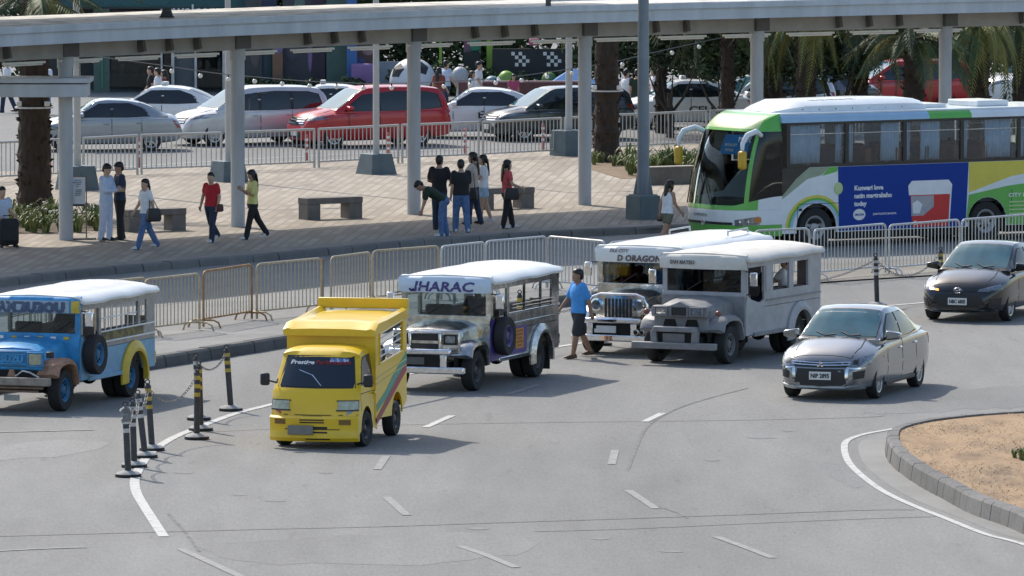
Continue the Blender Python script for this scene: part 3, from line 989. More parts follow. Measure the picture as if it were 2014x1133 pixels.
def patch(name, tree, A, B, d, mat, parent, rows=4, off=0.006, thick=0.03, sub=3, back=2.0, smooth=40):
    """a piece that lies on the surface: the band between the curves A and B, dropped onto it along d"""
    d = Vector(d).normalized()
    def dense(C):
        C = [Vector(c) for c in C]
        out = []
        for a, b in zip(C, C[1:]):
            out += [a.lerp(b, k / sub) for k in range(sub)]
        return out + [C[-1]]
    A, B = dense(A), dense(B)
    top, bot = [], []
    for r in range(rows + 1):
        for a, b in zip(A, B):
            p = a.lerp(b, r / rows)
            hit, nor, _, _ = tree.ray_cast(p - d * back, d, 6.0)
            if hit is None:
                hit, nor, _, _ = tree.find_nearest(p)
            if nor.dot(d) > 0: nor = -nor
            top.append(hit + nor * off)
            bot.append(hit - nor * thick)
    n, w = len(A), len(top)
    fs = []
    for r in range(rows):
        for k in range(n - 1):
            q = (r * n + k, r * n + k + 1, (r + 1) * n + k + 1, (r + 1) * n + k)
            fs.append(q)
            fs.append(tuple(w + i for i in reversed(q)))
    rim = [k for k in range(n)] + [r * n + n - 1 for r in range(1, rows + 1)] + [rows * n + k for k in range(n - 2, -1, -1)] + [r * n for r in range(rows - 1, 0, -1)]
    fs += [(a, b, b + w, a + w) for a, b in zip(rim, rim[1:] + rim[:1])]
    return MB().add(top + bot, fs).obj(name, mat, parent, smooth=smooth)

WHEEL = {}
def wheel(parent, x, y, r, w, style, side, rimmat=None, steer=0.0, name='wheel'):
    """tyre, rim and hub; side +1 is the left of the vehicle"""
    key = (round(r, 3), round(w, 3), style, rimmat.name if rimmat else '')
    if key not in WHEEL:
        rr = r * (0.66 if style in ('alloy', 'alloy2', 'multi') else 0.60)
        T = MB().lathe([(rr, -w * 0.42), (r * 0.93, -w * 0.5), (r * 0.985, -w * 0.40), (r, -w * 0.25), (r, w * 0.25), (r * 0.985, w * 0.40), (r * 0.93, w * 0.5), (rr * 1.02, w * 0.44), (rr, w * 0.36), (rr, -w * 0.42)], 32, axis='y').mesh('tyre')
        T.materials.append(m_tyre)
        rm = rimmat or m_rim
        D = MB()
        if style in ('alloy', 'alloy2', 'multi'):
            D.lathe([(rr * 0.99, w * 0.30), (rr * 0.99, w * 0.42), (rr * 0.90, w * 0.40), (rr * 0.88, w * 0.22)], 32, axis='y')
            ns = {'alloy': 5, 'alloy2': 8, 'multi': 10}[style]
            for k in range(ns):
                a = 2 * math.pi * k / ns
                e1, e2 = Vector((math.cos(a), 0, math.sin(a))), Vector((-math.sin(a), 0, math.cos(a)))
                wd = rr * (0.17 if ns == 5 else 0.11)
                pr = []
                for q, dd, tw in ((0.12, 0.36, 1.2), (0.5, 0.37, 0.9), (0.95, 0.33, 1.25)):
                    c = e1 * (rr * q) + Vector((0, w * dd, 0))
                    pr.append([c - e2 * wd * tw - Vector((0, 0.03, 0)), c - e2 * wd * tw * 0.8, c + e2 * wd * tw * 0.8, c + e2 * wd * tw - Vector((0, 0.03, 0))])
                D.loft(pr)
            D.lathe([(0, w * 0.40), (rr * 0.18, w * 0.39), (rr * 0.2, w * 0.30)], 16, axis='y')
        else:
            D.lathe([(rr * 1.0, w * 0.38), (rr * 0.93, w * 0.44), (rr * 0.85, w * 0.40), (rr * 0.72, w * 0.16), (rr * 0.42, w * 0.20), (rr * 0.36, w * 0.30), (rr * 0.2, w * 0.36), (0, w * 0.36)], 28, axis='y')
        D = D.mesh('rim')
        D.materials.append(rm)
        K = MB().lathe([(0, w * 0.12), (rr * 0.97, w * 0.12), (rr * 0.97, -w * 0.2), (0, -w * 0.2)], 24, axis='y')
        K = K.mesh('brake_disc')
        K.materials.append(m_under)
        WHEEL[key] = (T, D, K, rr)
    T, D, K, rr = WHEEL[key]
    t = bpy.data.objects.new(name, T)
    COL.objects.link(t)
    t.parent = parent
    t.location = (x, y, r)
    t.rotation_euler = (0, random.uniform(0, 6), (0 if side > 0 else math.pi) + steer)
    t.rotation_euler = (0, 0, (0 if side > 0 else math.pi) + steer)
    for nm, me in (('rim', D), ('brake_disc', K)):
        o = bpy.data.objects.new(nm, me)
        COL.objects.link(o)
        o.parent = t
    if style in ('truck', 'jeep', 'steel'):
        mb = MB()
        for k in range(8 if style != 'steel' else 5):
            a = 2 * math.pi * k / (8 if style != 'steel' else 5)
            q = 0.56 if style != 'steel' else 0.5
            mb.lathe([(0, w * 0.20), (rr * 0.11, w * 0.20), (rr * 0.11, w * 0.24), (0, w * 0.25)], 8, (rr * q * math.cos(a), 0, rr * q * math.sin(a)), axis='y')
        o = mb.obj('hub_hole', m_under if style != 'truck' else m_under, t)
        o['kind'] = 'stuff'
    return t

def cutter(cyls):
    """solid that carves the wheel arches; its walls carry material slot 1"""
    mb = MB()
    for x, y0, y1, z, r in cyls:
        mb.lathe([(r, y0), (r, y1)], 32, (x, 0, z), axis='y', cap=True)
    return mb

def carve(o, cyls, mat_in):
    o.data.materials.append(mat_in)
    cu = cutter(cyls)
    me = cu.mesh('cut', 0)
    me.materials.append(None)
    me.materials.append(mat_in)
    for p in me.polygons: p.material_index = 1
    c = bpy.data.objects.new('cut', me)
    m = o.modifiers.new('cut', 'BOOLEAN')
    m.operation = 'DIFFERENCE'
    m.object = c
    m.solver = 'EXACT'
    bake(o, (c,))
    bpy.data.objects.remove(c)
    o.data.polygons.foreach_set('use_smooth', [True] * len(o.data.polygons))
    o.data.set_sharp_from_angle(angle=R(35))
    return o

def lettering(t, tree, body, size, mat, origin, xdir, ydir, width=None, name='lettering', **k):
    o = text(name, body, size, mat, t, origin, xdir, ydir, width, **k)
    return o

def drop_text(o, tree, d, off=0.014):
    """lay flat lettering onto a curved surface along d"""
    d = Vector(d).normalized()
    for v in o.data.vertices:
        h, nn, _, _ = tree.ray_cast(v.co - d * 0.5, d, 12)
        if h is not None:
            if nn.dot(d) > 0: nn = -nn
            v.co = h + nn * off
    return o

def car(name, label, loc, rz, s, paintm, group=None):
    """a passenger car; s is its specification. +X forward, origin on the ground between the axles"""
    t = thing(name, label, s.get('cat', 'car'), loc, rz, group)
    wb, W = s['wb'], s['w'] / 2
    xf, xr = wb / 2, -wb / 2
    front, rear = xf + s['fo'], xr - s['ro']
    K = s
    # --- body
    xs = sorted(set([rear, rear + 0.05, rear + 0.14, rear + 0.3, front - 0.42, front - 0.26, front - 0.13, front - 0.05, front] + [rear + 0.3 + (front - rear - 0.72) * k / 16 for k in range(17)]))
    rings = []
    for x in xs:
        w = W * interp([(rear, 0.80), (rear + 0.1, 0.90), (rear + 0.4, 0.975), (xr, 1.0), (xf, 1.0), (front - 0.45, 0.96), (front - 0.18, 0.86), (front - 0.05, 0.72), (front, 0.60)], x)
        zb = interp([(rear, 0.42), (rear + 0.12, 0.30), (xr, 0.22), (xf, 0.20), (front - 0.2, 0.20), (front, 0.26)], x)
        zs = interp(K['shoulder'], x)
        zt = interp(K['top'], x)
        half = [(0, zb), (0.80 * w, zb), (0.95 * w, zb + 0.04), (w * 0.985, zb + 0.16), (w, zb + (zs - zb) * 0.5), (w * 0.985, zb + (zs - zb) * 0.72), (w * 0.99, zb + (zs - zb) * 0.86), (w * 0.965, zs - 0.025), (w * 0.92, zs), (w * 0.62, zs + (zt - zs) * 0.75), (w * 0.3, zs + (zt - zs) * 0.96), (0, zt)]
        ring = [(x, y, z) for y, z in half] + [(x, -y, z) for y, z in reversed(half[1:-1])]
        rings.append(ring)
    body = MB().loft(rings).obj('body', paintm, t, smooth=28)
    r = s['r']
    wy = W - 0.02
    carve(body, [(x, y0, y1, r, r + s.get('arch', 0.055)) for x in (xf, xr) for y0, y1 in ((W * 0.62, W + 0.3), (-W - 0.3, -W * 0.62))], m_under)
    # --- cabin
    gh = K['cabin']      # keys: (x, base z, base half width, roof z, roof half width)
    gx = [k[0] for k in gh]
    def gv(x, i): return interp([(k[0], k[i]) for k in gh], x)
    N = 22
    xs2 = sorted(set([gx[0] + (gx[-1] - gx[0]) * k / N for k in range(N + 1)] + gx))
    rings = []
    for x in xs2:
        zb, wb_, zr, wr = gv(x, 1), gv(x, 2), gv(x, 3), gv(x, 4)
        h = max(zr - zb, 0.004)
        half = [(0, zb - 0.06), (wb_, zb - 0.06), (wb_, zb), (wb_ + (wr - wb_) * 0.5 + 0.012 * min(1, h / 0.3), zb + h * 0.48), (wr, zb + h * 0.88), (wr - 0.04, zb + h * 0.955), (wr - 0.13, zb + h * 0.985), (wr * 0.5, zb + h * 1.0 + 0.012 * min(1, h / .3)), (0, zb + h + 0.02 * min(1, h / .3))]
        rings.append([(x, y, z) for y, z in half] + [(x, -y, z) for y, z in reversed(half[1:-1])])
    cabin = MB().loft(rings).obj('cabin', paintm, t, smooth=30)
    tr = tree_of(body, cabin)
    trc = tree_of(cabin)
    gl = s.get('glass', m_cglass)
    # --- windscreen and rear window
    def slope(xa, xb, f0, f1, nm, d, gl=None, off=.007, wid=.03):
        A, B = [], []
        for k in range(9):
            v = -1 + k / 4
            for f, L in ((f0, A), (f1, B)):
                x = xa + (xb - xa) * f - 0.0 * v * v
                w = gv(x, 4) - wid
                L.append((x - (0.05 if d > 0 else -0.05) * v * v * (1 - f), v * w, gv(x, 3)))
        return patch(nm, trc, A, B, (-0.5 * d, 0, -0.86), gl, t, rows=5, off=off)
    slope(K['ws'][0], K['ws'][1], 0.015, 0.97, 'windscreen_seal', 1, m_dark, .002, .005)
    slope(K['ws'][0], K['ws'][1], 0.06, 0.93, 'windscreen', 1, m_wglass)
    if 'rw' in K: slope(K['rw'][0], K['rw'][1], 0.12, 0.9, 'rear_window', -1, gl)
    # --- side glass
    for sd in (1, -1):
        A0, B0, A1, B1 = K['side'][0][0], K['side'][0][1], K['side'][-1][0], K['side'][-1][1]
        lowc = [(A0[0][0] + .05, A0[0][1] - .02)] + [p for ab in K['side'] for p in ab[0][1:-1]] + [(A1[-1][0] - .05, A1[-1][1] - .01)]
        topc = [(B0[0][0] + .05, B0[0][1] + .015)] + [(ab[1][1][0], ab[1][1][1] + .025) for ab in K['side']] + [(B1[-1][0] - .04, B1[-1][1] + .02)]
        patch('window_surround', trc, [(x, sd * 1.4, z - .012) for x, z in lowc], [(x, sd * 1.4, z) for x, z in topc], (0, -sd, 0), m_dark, t, rows=4, sub=5, off=.003)
        for A, B in K['side']:
            patch('side_window', trc, [(x, sd * 1.4, z) for x, z in A], [(x, sd * 1.4, z) for x, z in B], (0, -sd, 0), gl, t, rows=4, off=.008)
        # door gaps, handles, mirror, sill
        for x, z0, z1 in K.get('gaps', []):
            patch('door_gap', tr, [(x, sd * 1.4, z0), (x, sd * 1.4, z1)], [(x + 0.02, sd * 1.4, z0), (x + 0.02, sd * 1.4, z1)], (0, -sd, 0), m_under, t, rows=1, off=0.002, sub=6, thick=0.01)
        for x, z in K.get('handles', []):
            h, nn, _, _ = tr.ray_cast(Vector((x, sd * 2, z)), Vector((0, -sd, 0)))
            MB().ball((x, h.y + sd * 0.012, z), (0.10, 0.022, 0.022), 10, 6).obj('door_handle', K.get('handle_mat', paintm), t)
        mx, mz = K['mirror']
        h, nn, _, _ = tr.ray_cast(Vector((mx, sd * 2, mz)), Vector((0, -sd, 0)))
        yy = h.y
        mm = MB().loft([[(mx + 0.05 + dx, yy + sd * (0.06 + 0.10 + 0.13 * c), mz + 0.06 + 0.075 * q * (1 - 0.2 * c)) for c, q in ((-1, -1), (1, -0.8), (1, 0.8), (-1, 1))] for dx in (-0.07, 0.03, 0.09)])
        mo = mm.obj('wing_mirror', K.get('mirror_mat', paintm), t, bevel=0.03)
        MB().bar((mx + 0.02, yy - sd * 0.02, mz - 0.0), (mx + 0.04, yy + sd * 0.14, mz + 0.03), 0.05).obj('mirror_arm', m_dark, mo)
        if K.get('sill'):
            MB().box((0, sd * (W - 0.03), 0.235), (wb - 2 * r - 0.14, 0.06, 0.06)).obj('sill', K['sill'], t, bevel=0.01)
        # bonnet and boot shut lines
        trb_ = tree_of(body)
        bl = [(K['ws'][0] - .02, .60 * W), (xf + .25, .66 * W), (front - .16, .60 * W)]
        patch('bonnet_gap', trb_, [(x, sd * y, 2) for x, y in bl], [(x, sd * (y + .016), 2) for x, y in bl], (0, 0, -1), m_under, t, rows=1, off=.002, sub=6, thick=.01)
    patch('bonnet_gap', trb_, [(front - .16, v * .60 * W, 2) for v in (-1, -.5, 0, .5, 1)], [(front - .145, v * .60 * W, 2) for v in (-1, -.5, 0, .5, 1)], (0, 0, -1), m_under, t, rows=1, off=.002, sub=4, thick=.01)
    # --- wheels
    for x in (xf, xr):
        for sd in (1, -1):
            wheel(t, x, sd * (W - 0.105), r, s.get('tw', 0.19), s['rim'], sd, steer=s.get('steer', 0) if x > 0 else 0)
    MB().box((0, 0, 0.30), (wb + 0.6, W * 1.4, 0.12)).obj('floor_pan', m_under, t)
    return t, tr, front, rear, W, body

def front_patch(t, tr, nm, A, B, mat, x0, **k):
    """band on the nose; points are (y, z)"""
    return patch(nm, tr, [(x0, y, z) for y, z in A], [(x0, y, z) for y, z in B], (-1, 0, 0), mat, t, **k)

def plate(t, tr, x0, z, body, w=0.39, h=0.14, y=0.0, mat=None, ink=None, off=0.02):
    hit, nn, _, _ = tr.ray_cast(Vector((x0 + 2, y, z)), Vector((-1, 0, 0)))
    x = (hit.x if hit is not None else x0) + off
    p = MB().box((x, y, z), (0.014, w, h)).obj('licence_plate', mat or m_plate, t, bevel=0.004)
    if body:
        text('plate_number', body, h * 0.72, ink or m_ink, p, (x + 0.009, y, z - h * 0.25), (0, 1, 0), (0, 0, 1), width=w * 0.84, bold=0.004, depth=0.001)
    return p

def place(front_px, yaw, wb, W, dz=0.0):
    """origin of a vehicle whose front axle stands mid-way at a pixel of the ground"""
    p = g(*front_px)
    return Vector((p.x - math.cos(yaw) * wb / 2, p.y - math.sin(yaw) * wb / 2, dz))
# ------------------------------------------------------------------ passenger cars
SEDAN = dict(wb=2.55, w=1.68, fo=0.83, ro=0.92, r=0.295, rim='alloy2',
    shoulder=[(-2.195, .60), (-2.12, .80), (-1.9, .955), (-1.2, .965), (0.4, .93), (1.0, .895), (1.55, .82), (1.9, .71), (2.04, .60), (2.105, .48)],
    top=[(-2.195, .64), (-2.12, .88), (-1.98, 1.05), (-1.6, 1.075), (-.5, 1.0), (0.7, 1.0), (0.98, 1.04), (1.4, .97), (1.75, .88), (1.98, .76), (2.06, .66), (2.105, .54)],
    cabin=[(-1.78, 1.03, .70, 1.05, .55), (-1.35, .98, .755, 1.27, .565), (-0.95, .965, .78, 1.415, .58), (-.5, .955, .80, 1.485, .595), (0, .95, .805, 1.505, .605), (.28, .95, .80, 1.465, .60), (.65, .96, .78, 1.235, .655), (1.05, .97, .75, 0.99, .70)],
    ws=(1.05, .27), rw=(-1.78, -.86),
    side=[([(.78, 1.01), (.35, .995), (-.10, .985)], [(.60, 1.13), (.22, 1.36), (-.10, 1.395)]), ([(-.19, .985), (-.65, .99), (-1.22, 1.03)], [(-.19, 1.395), (-.65, 1.37), (-1.06, 1.22)])],
    gaps=[(.78, .30, .92), (-.15, .28, .95), (-1.02, .55, .95)], handles=[(.02, .80), (-.92, .82)], mirror=(.70, .99))
def spec(base, **k):
    d = dict(base)
    d.update(k)
    return d
def stretch_spec(base, kx, kz, **k):
    d = dict(base)
    for n in ('shoulder', 'top', 'side_'):
        if n in d: d[n] = [(x * kx, z * kz) for x, z in d[n]]
    d['cabin'] = [(c[0] * kx, c[1] * kz, c[2], c[3] * kz, c[4]) for c in d['cabin']]
    d['ws'] = tuple(x * kx for x in d['ws'])
    d['rw'] = tuple(x * kx for x in d['rw'])
    d['side'] = [([(x * kx, z * kz) for x, z in A], [(x * kx, z * kz) for x, z in B]) for A, B in d['side']]
    d['gaps'] = [(x * kx, a * kz, b * kz) for x, a, b in d['gaps']]
    d['handles'] = [(x * kx, z * kz) for x, z in d['handles']]
    d['mirror'] = (d['mirror'][0] * kx, d['mirror'][1] * kz)
    for n in ('wb', 'fo', 'ro'): d[n] *= kx
    d.update(k)
    return d
def wipers(t, tr, x, w):
    for y0, y1 in ((0.55 * w, 0.02 * w), (-0.1 * w, -0.62 * w)):
        A = [(x + 0.02, y0, 1.3), (x + 0.02 + 0.05, (y0 + y1) / 2, 1.3), (x - 0.05, y1, 1.3)]
        patch('wiper', tr, A, [(a[0] - 0.02, a[1], a[2]) for a in A], (-0.3, 0, -1), m_dark, t, rows=1, off=0.02, thick=0.002)

# --- grey sedan in the foreground
yaw = R(-109)
m_grey = paint('graphite grey paint', (0.265, 0.272, 0.278), 0.25, 1.0, 0.75)
t, tr, fx, rx, W, body = car('grey_sedan', 'grey sedan with chrome grille driving in the right foreground', place((1640, 781), yaw, 2.55, 1.68), yaw, spec(SEDAN, sill=m_dark, steer=R(0)), m_grey)
# nose
front_patch(t, tr, 'grille', [(-.50, .585), (0, .57), (.50, .585)], [(-.46, .68), (0, .675), (.46, .68)], m_dark, fx, rows=3)
for z in (.605, .645):
    front_patch(t, tr, 'grille_bar', [(-.52, z + .01), (0, z - .005), (.52, z + .01)], [(-.52, z + .028), (0, z + .012), (.52, z + .028)], m_chrome, fx, rows=1, off=.02)
front_patch(t, tr, 'lower_grille', [(-.47, .27), (0, .26), (.47, .27)], [(-.42, .555), (0, .55), (.42, .555)], m_dark, fx, rows=4, off=.008)
for s in (1, -1):
    front_patch(t, tr, 'headlamp', [(s * .47, .60), (s * .62, .585), (s * .785, .62)], [(s * .50, .70), (s * .66, .745), (s * .80, .78)], m_lamp, fx, rows=3, off=.012)
    front_patch(t, tr, 'lamp_inner', [(s * .56, .63), (s * .64, .63)], [(s * .56, .70), (s * .64, .71)], m_dark, fx, rows=2, off=.016)
    front_patch(t, tr, 'chrome_blade', [(s * .46, .565), (s * .60, .55), (s * .73, .565)], [(s * .46, .585), (s * .60, .572), (s * .74, .59)], m_chrome, fx, rows=1, off=.02)
    front_patch(t, tr, 'chrome_blade', [(s * .44, .40), (s * .45, .56)], [(s * .49, .40), (s * .50, .56)], m_chrome, fx, rows=1, off=.02)
    front_patch(t, tr, 'fog_recess', [(s * .57, .38), (s * .72, .40)], [(s * .57, .51), (s * .735, .53)], m_dark, fx, rows=2, off=.01)
front_patch(t, tr, 'front_lip', [(-.72, .235), (-.4, .215), (0, .21), (.4, .215), (.72, .235)], [(-.72, .285), (-.4, .255), (0, .25), (.4, .255), (.72, .285)], m_galv, fx, rows=1, off=.03)
h, _, _, _ = tr.ray_cast(Vector((fx + 2, 0, .625)), Vector((-1, 0, 0)))
mb = MB()
for a in (90, 210, 330):
    c = Vector((math.cos(R(a)), math.sin(R(a))))
    pp = Vector((-c.y, c.x))
    q = [c * 0.0, c * .034 + pp * .02, c * .068, c * .034 - pp * .02]
    mb.prism([(v.x, v.y + .625) for v in q], h.x + .035, h.x + .05, 'yz')
tag(mb.obj('emblem', m_chrome, t, smooth=0), kind='stuff')
plate(t, tr, fx, .435, 'NIP 2895')
wipers(t, tr, 1.0, .7)
for s in (1, -1):
    patch('rear_lamp', tr, [(-2.0, s * 1.4, .72), (-2.12, s * 1.4, .74)], [(-1.86, s * 1.4, .90), (-2.02, s * 1.4, .93)], (0, -s, 0), m_red, t, rows=3)
    patch('side_lamp', tr, [(1.0, s * 1.4, .70), (1.07, s * 1.4, .70)], [(1.0, s * 1.4, .73), (1.07, s * 1.4, .73)], (0, -s, 0), m_amber, t, rows=1)
    patch('window_trim', tree_of(body), [(.85, s * 1.4, .95), (-.2, s * 1.4, .945), (-1.3, s * 1.4, .965)], [(.85, s * 1.4, .972), (-.2, s * 1.4, .967), (-1.3, s * 1.4, .99)], (0, -s, 0), m_dark, t, rows=1, off=.004)
for o in list(t.children):
    if o.name.startswith('door_handle'):
        o.data.materials[0] = m_chrome

# --- black sedan behind it
yaw = R(-111)
m_blk = paint('black pearl paint', (0.012, 0.012, 0.013), 0.25, 1.0, 0.3)
t, tr, fx, rx, W, body = car('black_sedan', 'black sedan with a lit headlamp at the right edge', place((1908, 629), yaw, 2.55, 1.73), yaw, stretch_spec(SEDAN, 1.0, 0.985, w=1.73, rim='alloy'), m_blk)
front_patch(t, tr, 'lower_grille', [(-.62, .25), (0, .24), (.62, .25)], [(-.45, .56), (0, .575), (.45, .56)], m_dark, fx, rows=4, off=.008)
front_patch(t, tr, 'upper_grille', [(-.5, .615), (0, .60), (.5, .615)], [(-.5, .64), (0, .63), (.5, .64)], m_dark, fx, rows=1, off=.012)
for s in (1, -1):
    front_patch(t, tr, 'headlamp', [(s * .40, .615), (s * .60, .615), (s * .80, .66)], [(s * .42, .655), (s * .64, .715), (s * .82, .76)], m_lamp, fx, rows=3, off=.012)
    front_patch(t, tr, 'fog_recess', [(s * .60, .30), (s * .78, .33)], [(s * .64, .46), (s * .80, .49)], m_dark, fx, rows=2, off=.01)
front_patch(t, tr, 'headlamp_bulb', [(-.50, .635), (-.60, .64)], [(-.52, .665), (-.62, .675)], M('lit headlamp', (1.0, .88, .62), .3, var=0, emit=6.0), fx, rows=2, off=.02)
front_patch(t, tr, 'indicator', [(-.40, .62), (-.47, .62)], [(-.41, .65), (-.48, .655)], M('lit amber indicator', (1.0, .45, .10), .3, var=0, emit=1.6), fx, rows=1, off=.02)
front_patch(t, tr, 'front_lip', [(-.74, .225), (0, .205), (.74, .225)], [(-.74, .25), (0, .23), (.74, .25)], m_chrome, fx, rows=1, off=.025)
h, _, _, _ = tr.ray_cast(Vector((fx + 2, 0, .625)), Vector((-1, 0, 0)))
def ell(cy, cz, ry, rz, x):
    return [(x, cy + ry * math.cos(a * math.pi / 8), cz + rz * math.sin(a * math.pi / 8)) for a in range(17)]
mb = MB().tube(ell(0, .632, .085, .055, h.x + .045), .009, 6, False).tube(ell(0, .635, .03, .05, h.x + .045), .008, 6, False).tube(ell(0, .655, .06, .022, h.x + .045), .008, 6, False)
tag(mb.obj('emblem', m_chrome, t), kind='stuff')
plate(t, tr, fx, .42, 'NBC 6805')
wipers(t, tr, 1.0, .7)

# --- the queue of cars beyond the railing
MPV = dict(wb=2.75, w=1.80, fo=0.90, ro=1.08, r=0.335, rim='multi', arch=.05, cat='car',
    shoulder=[(-2.455, .62), (-2.40, .90), (-2.2, 1.06), (-1.2, 1.06), (0.4, 1.03), (1.1, 1.0), (1.7, .95), (2.05, .84), (2.2, .70), (2.275, .52)],
    top=[(-2.455, .70), (-2.40, .98), (-2.2, 1.10), (-1.2, 1.10), (0.7, 1.10), (1.12, 1.15), (1.6, 1.08), (1.95, 1.0), (2.15, .86), (2.24, .74), (2.275, .58)],
    cabin=[(-2.40, 1.03, .74, 1.08, .66), (-2.28, 1.02, .78, 1.50, .64), (-2.08, 1.03, .80, 1.70, .64), (-1.4, 1.03, .84, 1.765, .655), (-.4, 1.02, .855, 1.78, .665), (.2, 1.02, .85, 1.75, .66), (.42, 1.03, .84, 1.68, .66), (.85, 1.05, .82, 1.39, .70), (1.28, 1.06, .78, 1.10, .74)],
    ws=(1.28, .36), rw=(-2.40, -2.12),
    side=[([(.98, 1.09), (.5, 1.07), (-.05, 1.06)], [(.80, 1.23), (.40, 1.52), (-.05, 1.60)]), ([(-.14, 1.06), (-.6, 1.065), (-1.08, 1.07)], [(-.14, 1.60), (-.6, 1.61), (-1.08, 1.60)]), ([(-1.17, 1.07), (-1.7, 1.10), (-2.1, 1.16)], [(-1.17, 1.60), (-1.7, 1.58), (-2.0, 1.50)])],
    gaps=[(.90, .32, 1.02), (-.1, .3, 1.03), (-1.12, .6, 1.03)], handles=[(.08, .90), (-1.0, .92)], mirror=(.84, 1.09))
m_redp = paint('deep red paint', (0.46, 0.012, 0.02), 0.3, 0.6, 0.1)
m_silv = paint('silver paint', (0.34, 0.37, 0.40), 0.3, 0.7, 0.5)
m_whitep = paint('white car paint', (0.78, 0.78, 0.77), 0.3, 0.8)
m_gun = paint('dark green grey paint', (0.035, 0.045, 0.047), 0.28, 0.9, 0.4)
m_sil2 = paint('warm silver paint', (0.60, 0.60, 0.60), 0.3, 0.7, 0.3)
QG = 'cars queuing beyond the railing'
def simple_nose(t, tr, fx, hz, hw, chrome=True):
    front_patch(t, tr, 'grille', [(-hw * .62, hz - .20), (0, hz - .22), (hw * .62, hz - .20)], [(-hw * .60, hz), (0, hz - .01), (hw * .60, hz)], m_dark, fx, rows=3, off=.01)
    if chrome:
        for dz in (-.04, -.11, -.17):
            front_patch(t, tr, 'grille_bar', [(-hw * .60, hz + dz), (0, hz + dz - .01), (hw * .60, hz + dz)], [(-hw * .60, hz + dz + .025), (0, hz + dz + .015), (hw * .60, hz + dz + .025)], m_chrome, fx, rows=1, off=.02)
    for s in (1, -1):
        front_patch(t, tr, 'headlamp', [(s * hw * .66, hz - .07), (s * hw * .8, hz - .09), (s * hw * .97, hz - .04)], [(s * hw * .66, hz + .02), (s * hw * .84, hz + .05), (s * hw * .99, hz + .10)], m_lamp, fx, rows=3, off=.012)
    front_patch(t, tr, 'lower_grille', [(-hw * .6, .30), (0, .29), (hw * .6, .30)], [(-hw * .55, .45), (0, .45), (hw * .55, .45)], m_dark, fx, rows=2, off=.01)
def far_car(name, label, front_px, yawd, sp, pm, nose=True, plate_t=None):
    yw = R(yawd)
    t, tr, fx, rx, W, body = car(name, label, place(front_px, yw, sp['wb'], sp['w']), yw, sp, pm, QG)
    if nose: simple_nose(t, tr, fx, sp.get('hz', .70), W)
    for s in (1, -1):
        z = 1.0 if sp['wb'] > 2.6 else .82
        patch('rear_lamp', tr, [(rx + .14, s * 1.4, z - .15), (rx + .04, s * 1.4, z - .15)], [(rx + .30, s * 1.4, z + .06), (rx + .10, s * 1.4, z + .06)], (0, -s, 0), m_red, t, rows=2)
    plate(t, tr, fx, .42, None)
    return t, tr
def taxi_lamp(t, x, z):
    o = MB().box((x, 0, z + .05), (.18, .42, .11), taper=.8).obj('roof_sign', m_plate, t, bevel=.02)
    MB().bar((x, -.3, z - .005), (x, .3, z - .005), .12, .02).obj('roof_sign_base', m_dark, o)
def side_text(t, tr, s, body, size, x, z, width, mat=None):
    o = text('door_lettering', body, size, mat or m_ink, t, (x, s * 2, z), (-s, 0, 0), (0, 0, 1), width=width, bold=.006, depth=0.0)
    drop_text(o, tr, (0, -s, 0))
    return o
far_car('silver_sedan', 'silver sedan facing left behind the railing, behind the first column', (120, 296), -172, spec(SEDAN, rim='alloy', hz=.66), m_silv)
t, tr = far_car('taxi_sedan', 'white taxi sedan with a roof sign, behind the silver sedan', (238, 265), 172, spec(SEDAN, hz=.66), m_whitep)
taxi_lamp(t, -.1, 1.52)
far_car('people_carrier', 'silver white people carrier facing left in front of the red car', (400, 285), -155, stretch_spec(MPV, 1.0, .97, hz=.86, rim='alloy'), m_sil2)
t, tr = far_car('white_hatchback', 'white car mostly hidden between the people carrier and the red car', (560, 262), 180, spec(SEDAN, hz=.66), m_whitep)
taxi_lamp(t, .1, 1.52)
far_car('red_people_carrier', 'red people carrier facing left behind the lamp post', (634, 289), -155, spec(MPV, hz=.88), m_redp)
t, tr = far_car('taxi_sedan', 'white taxi with black door lettering behind the red car', (860, 270), 180, spec(SEDAN, hz=.66), m_whitep)
side_text(t, tr, 1, 'E-1', .30, -.2, .62, .42)
side_text(t, tr, 1, 'TAXI', .14, -.85, .80, .36)
side_text(t, tr, 1, 'METRO', .10, -.85, .66, .36)
far_car('dark_crossover', 'dark green grey car facing left beside the tall plinth', (1010, 276), -158, stretch_spec(MPV, .96, .90, hz=.80, rim='multi'), m_gun)
t, tr = far_car('taxi_sedan', 'white taxi with large black letters right of the slate lamp post', (1262, 252), -172, spec(SEDAN, hz=.66, rim='alloy2'), m_whitep)
side_text(t, tr, 1, 'CEU', .26, -.45, .52, .75)
taxi_lamp(t, .0, 1.52)
far_car('silver_crossover', 'silver crossover right behind the lettered taxi, by the palms', (1420, 250), -158, stretch_spec(MPV, .95, .92, hz=.82), m_sil2)
far_car('red_hatchback', 'red car behind the bus roof, seen between palms', (1690, 215), -165, stretch_spec(MPV, .98, .92, hz=.82), m_redp)
far_car('white_van', 'white car at the far right behind the palm fronds', (1975, 212), -165, stretch_spec(MPV, .98, 1.0, hz=.86), m_whitep)
far_car('dark_sedan', 'dark sedan half hidden behind palms above the bus front', (1520, 232), -165, spec(SEDAN, hz=.66), m_gun)
# ------------------------------------------------------------------ jeepneys
def arch_poly(x0, x1, z0, z1, xc, zc, r, n=14):
    """side panel outline with a wheel arch cut into its lower edge"""
    pts = [(x0, z0)]
    dz = z0 - zc
    if abs(dz) < r:
        a0 = math.asin(dz / r)
        pts += [(xc - r * math.cos(a), zc + r * math.sin(a)) for a in [a0 + (math.pi - 2 * a0) * k / n for k in range(n + 1)]]
    pts += [(x1, z0), (x1, z1), (x0, z1)]
    return pts

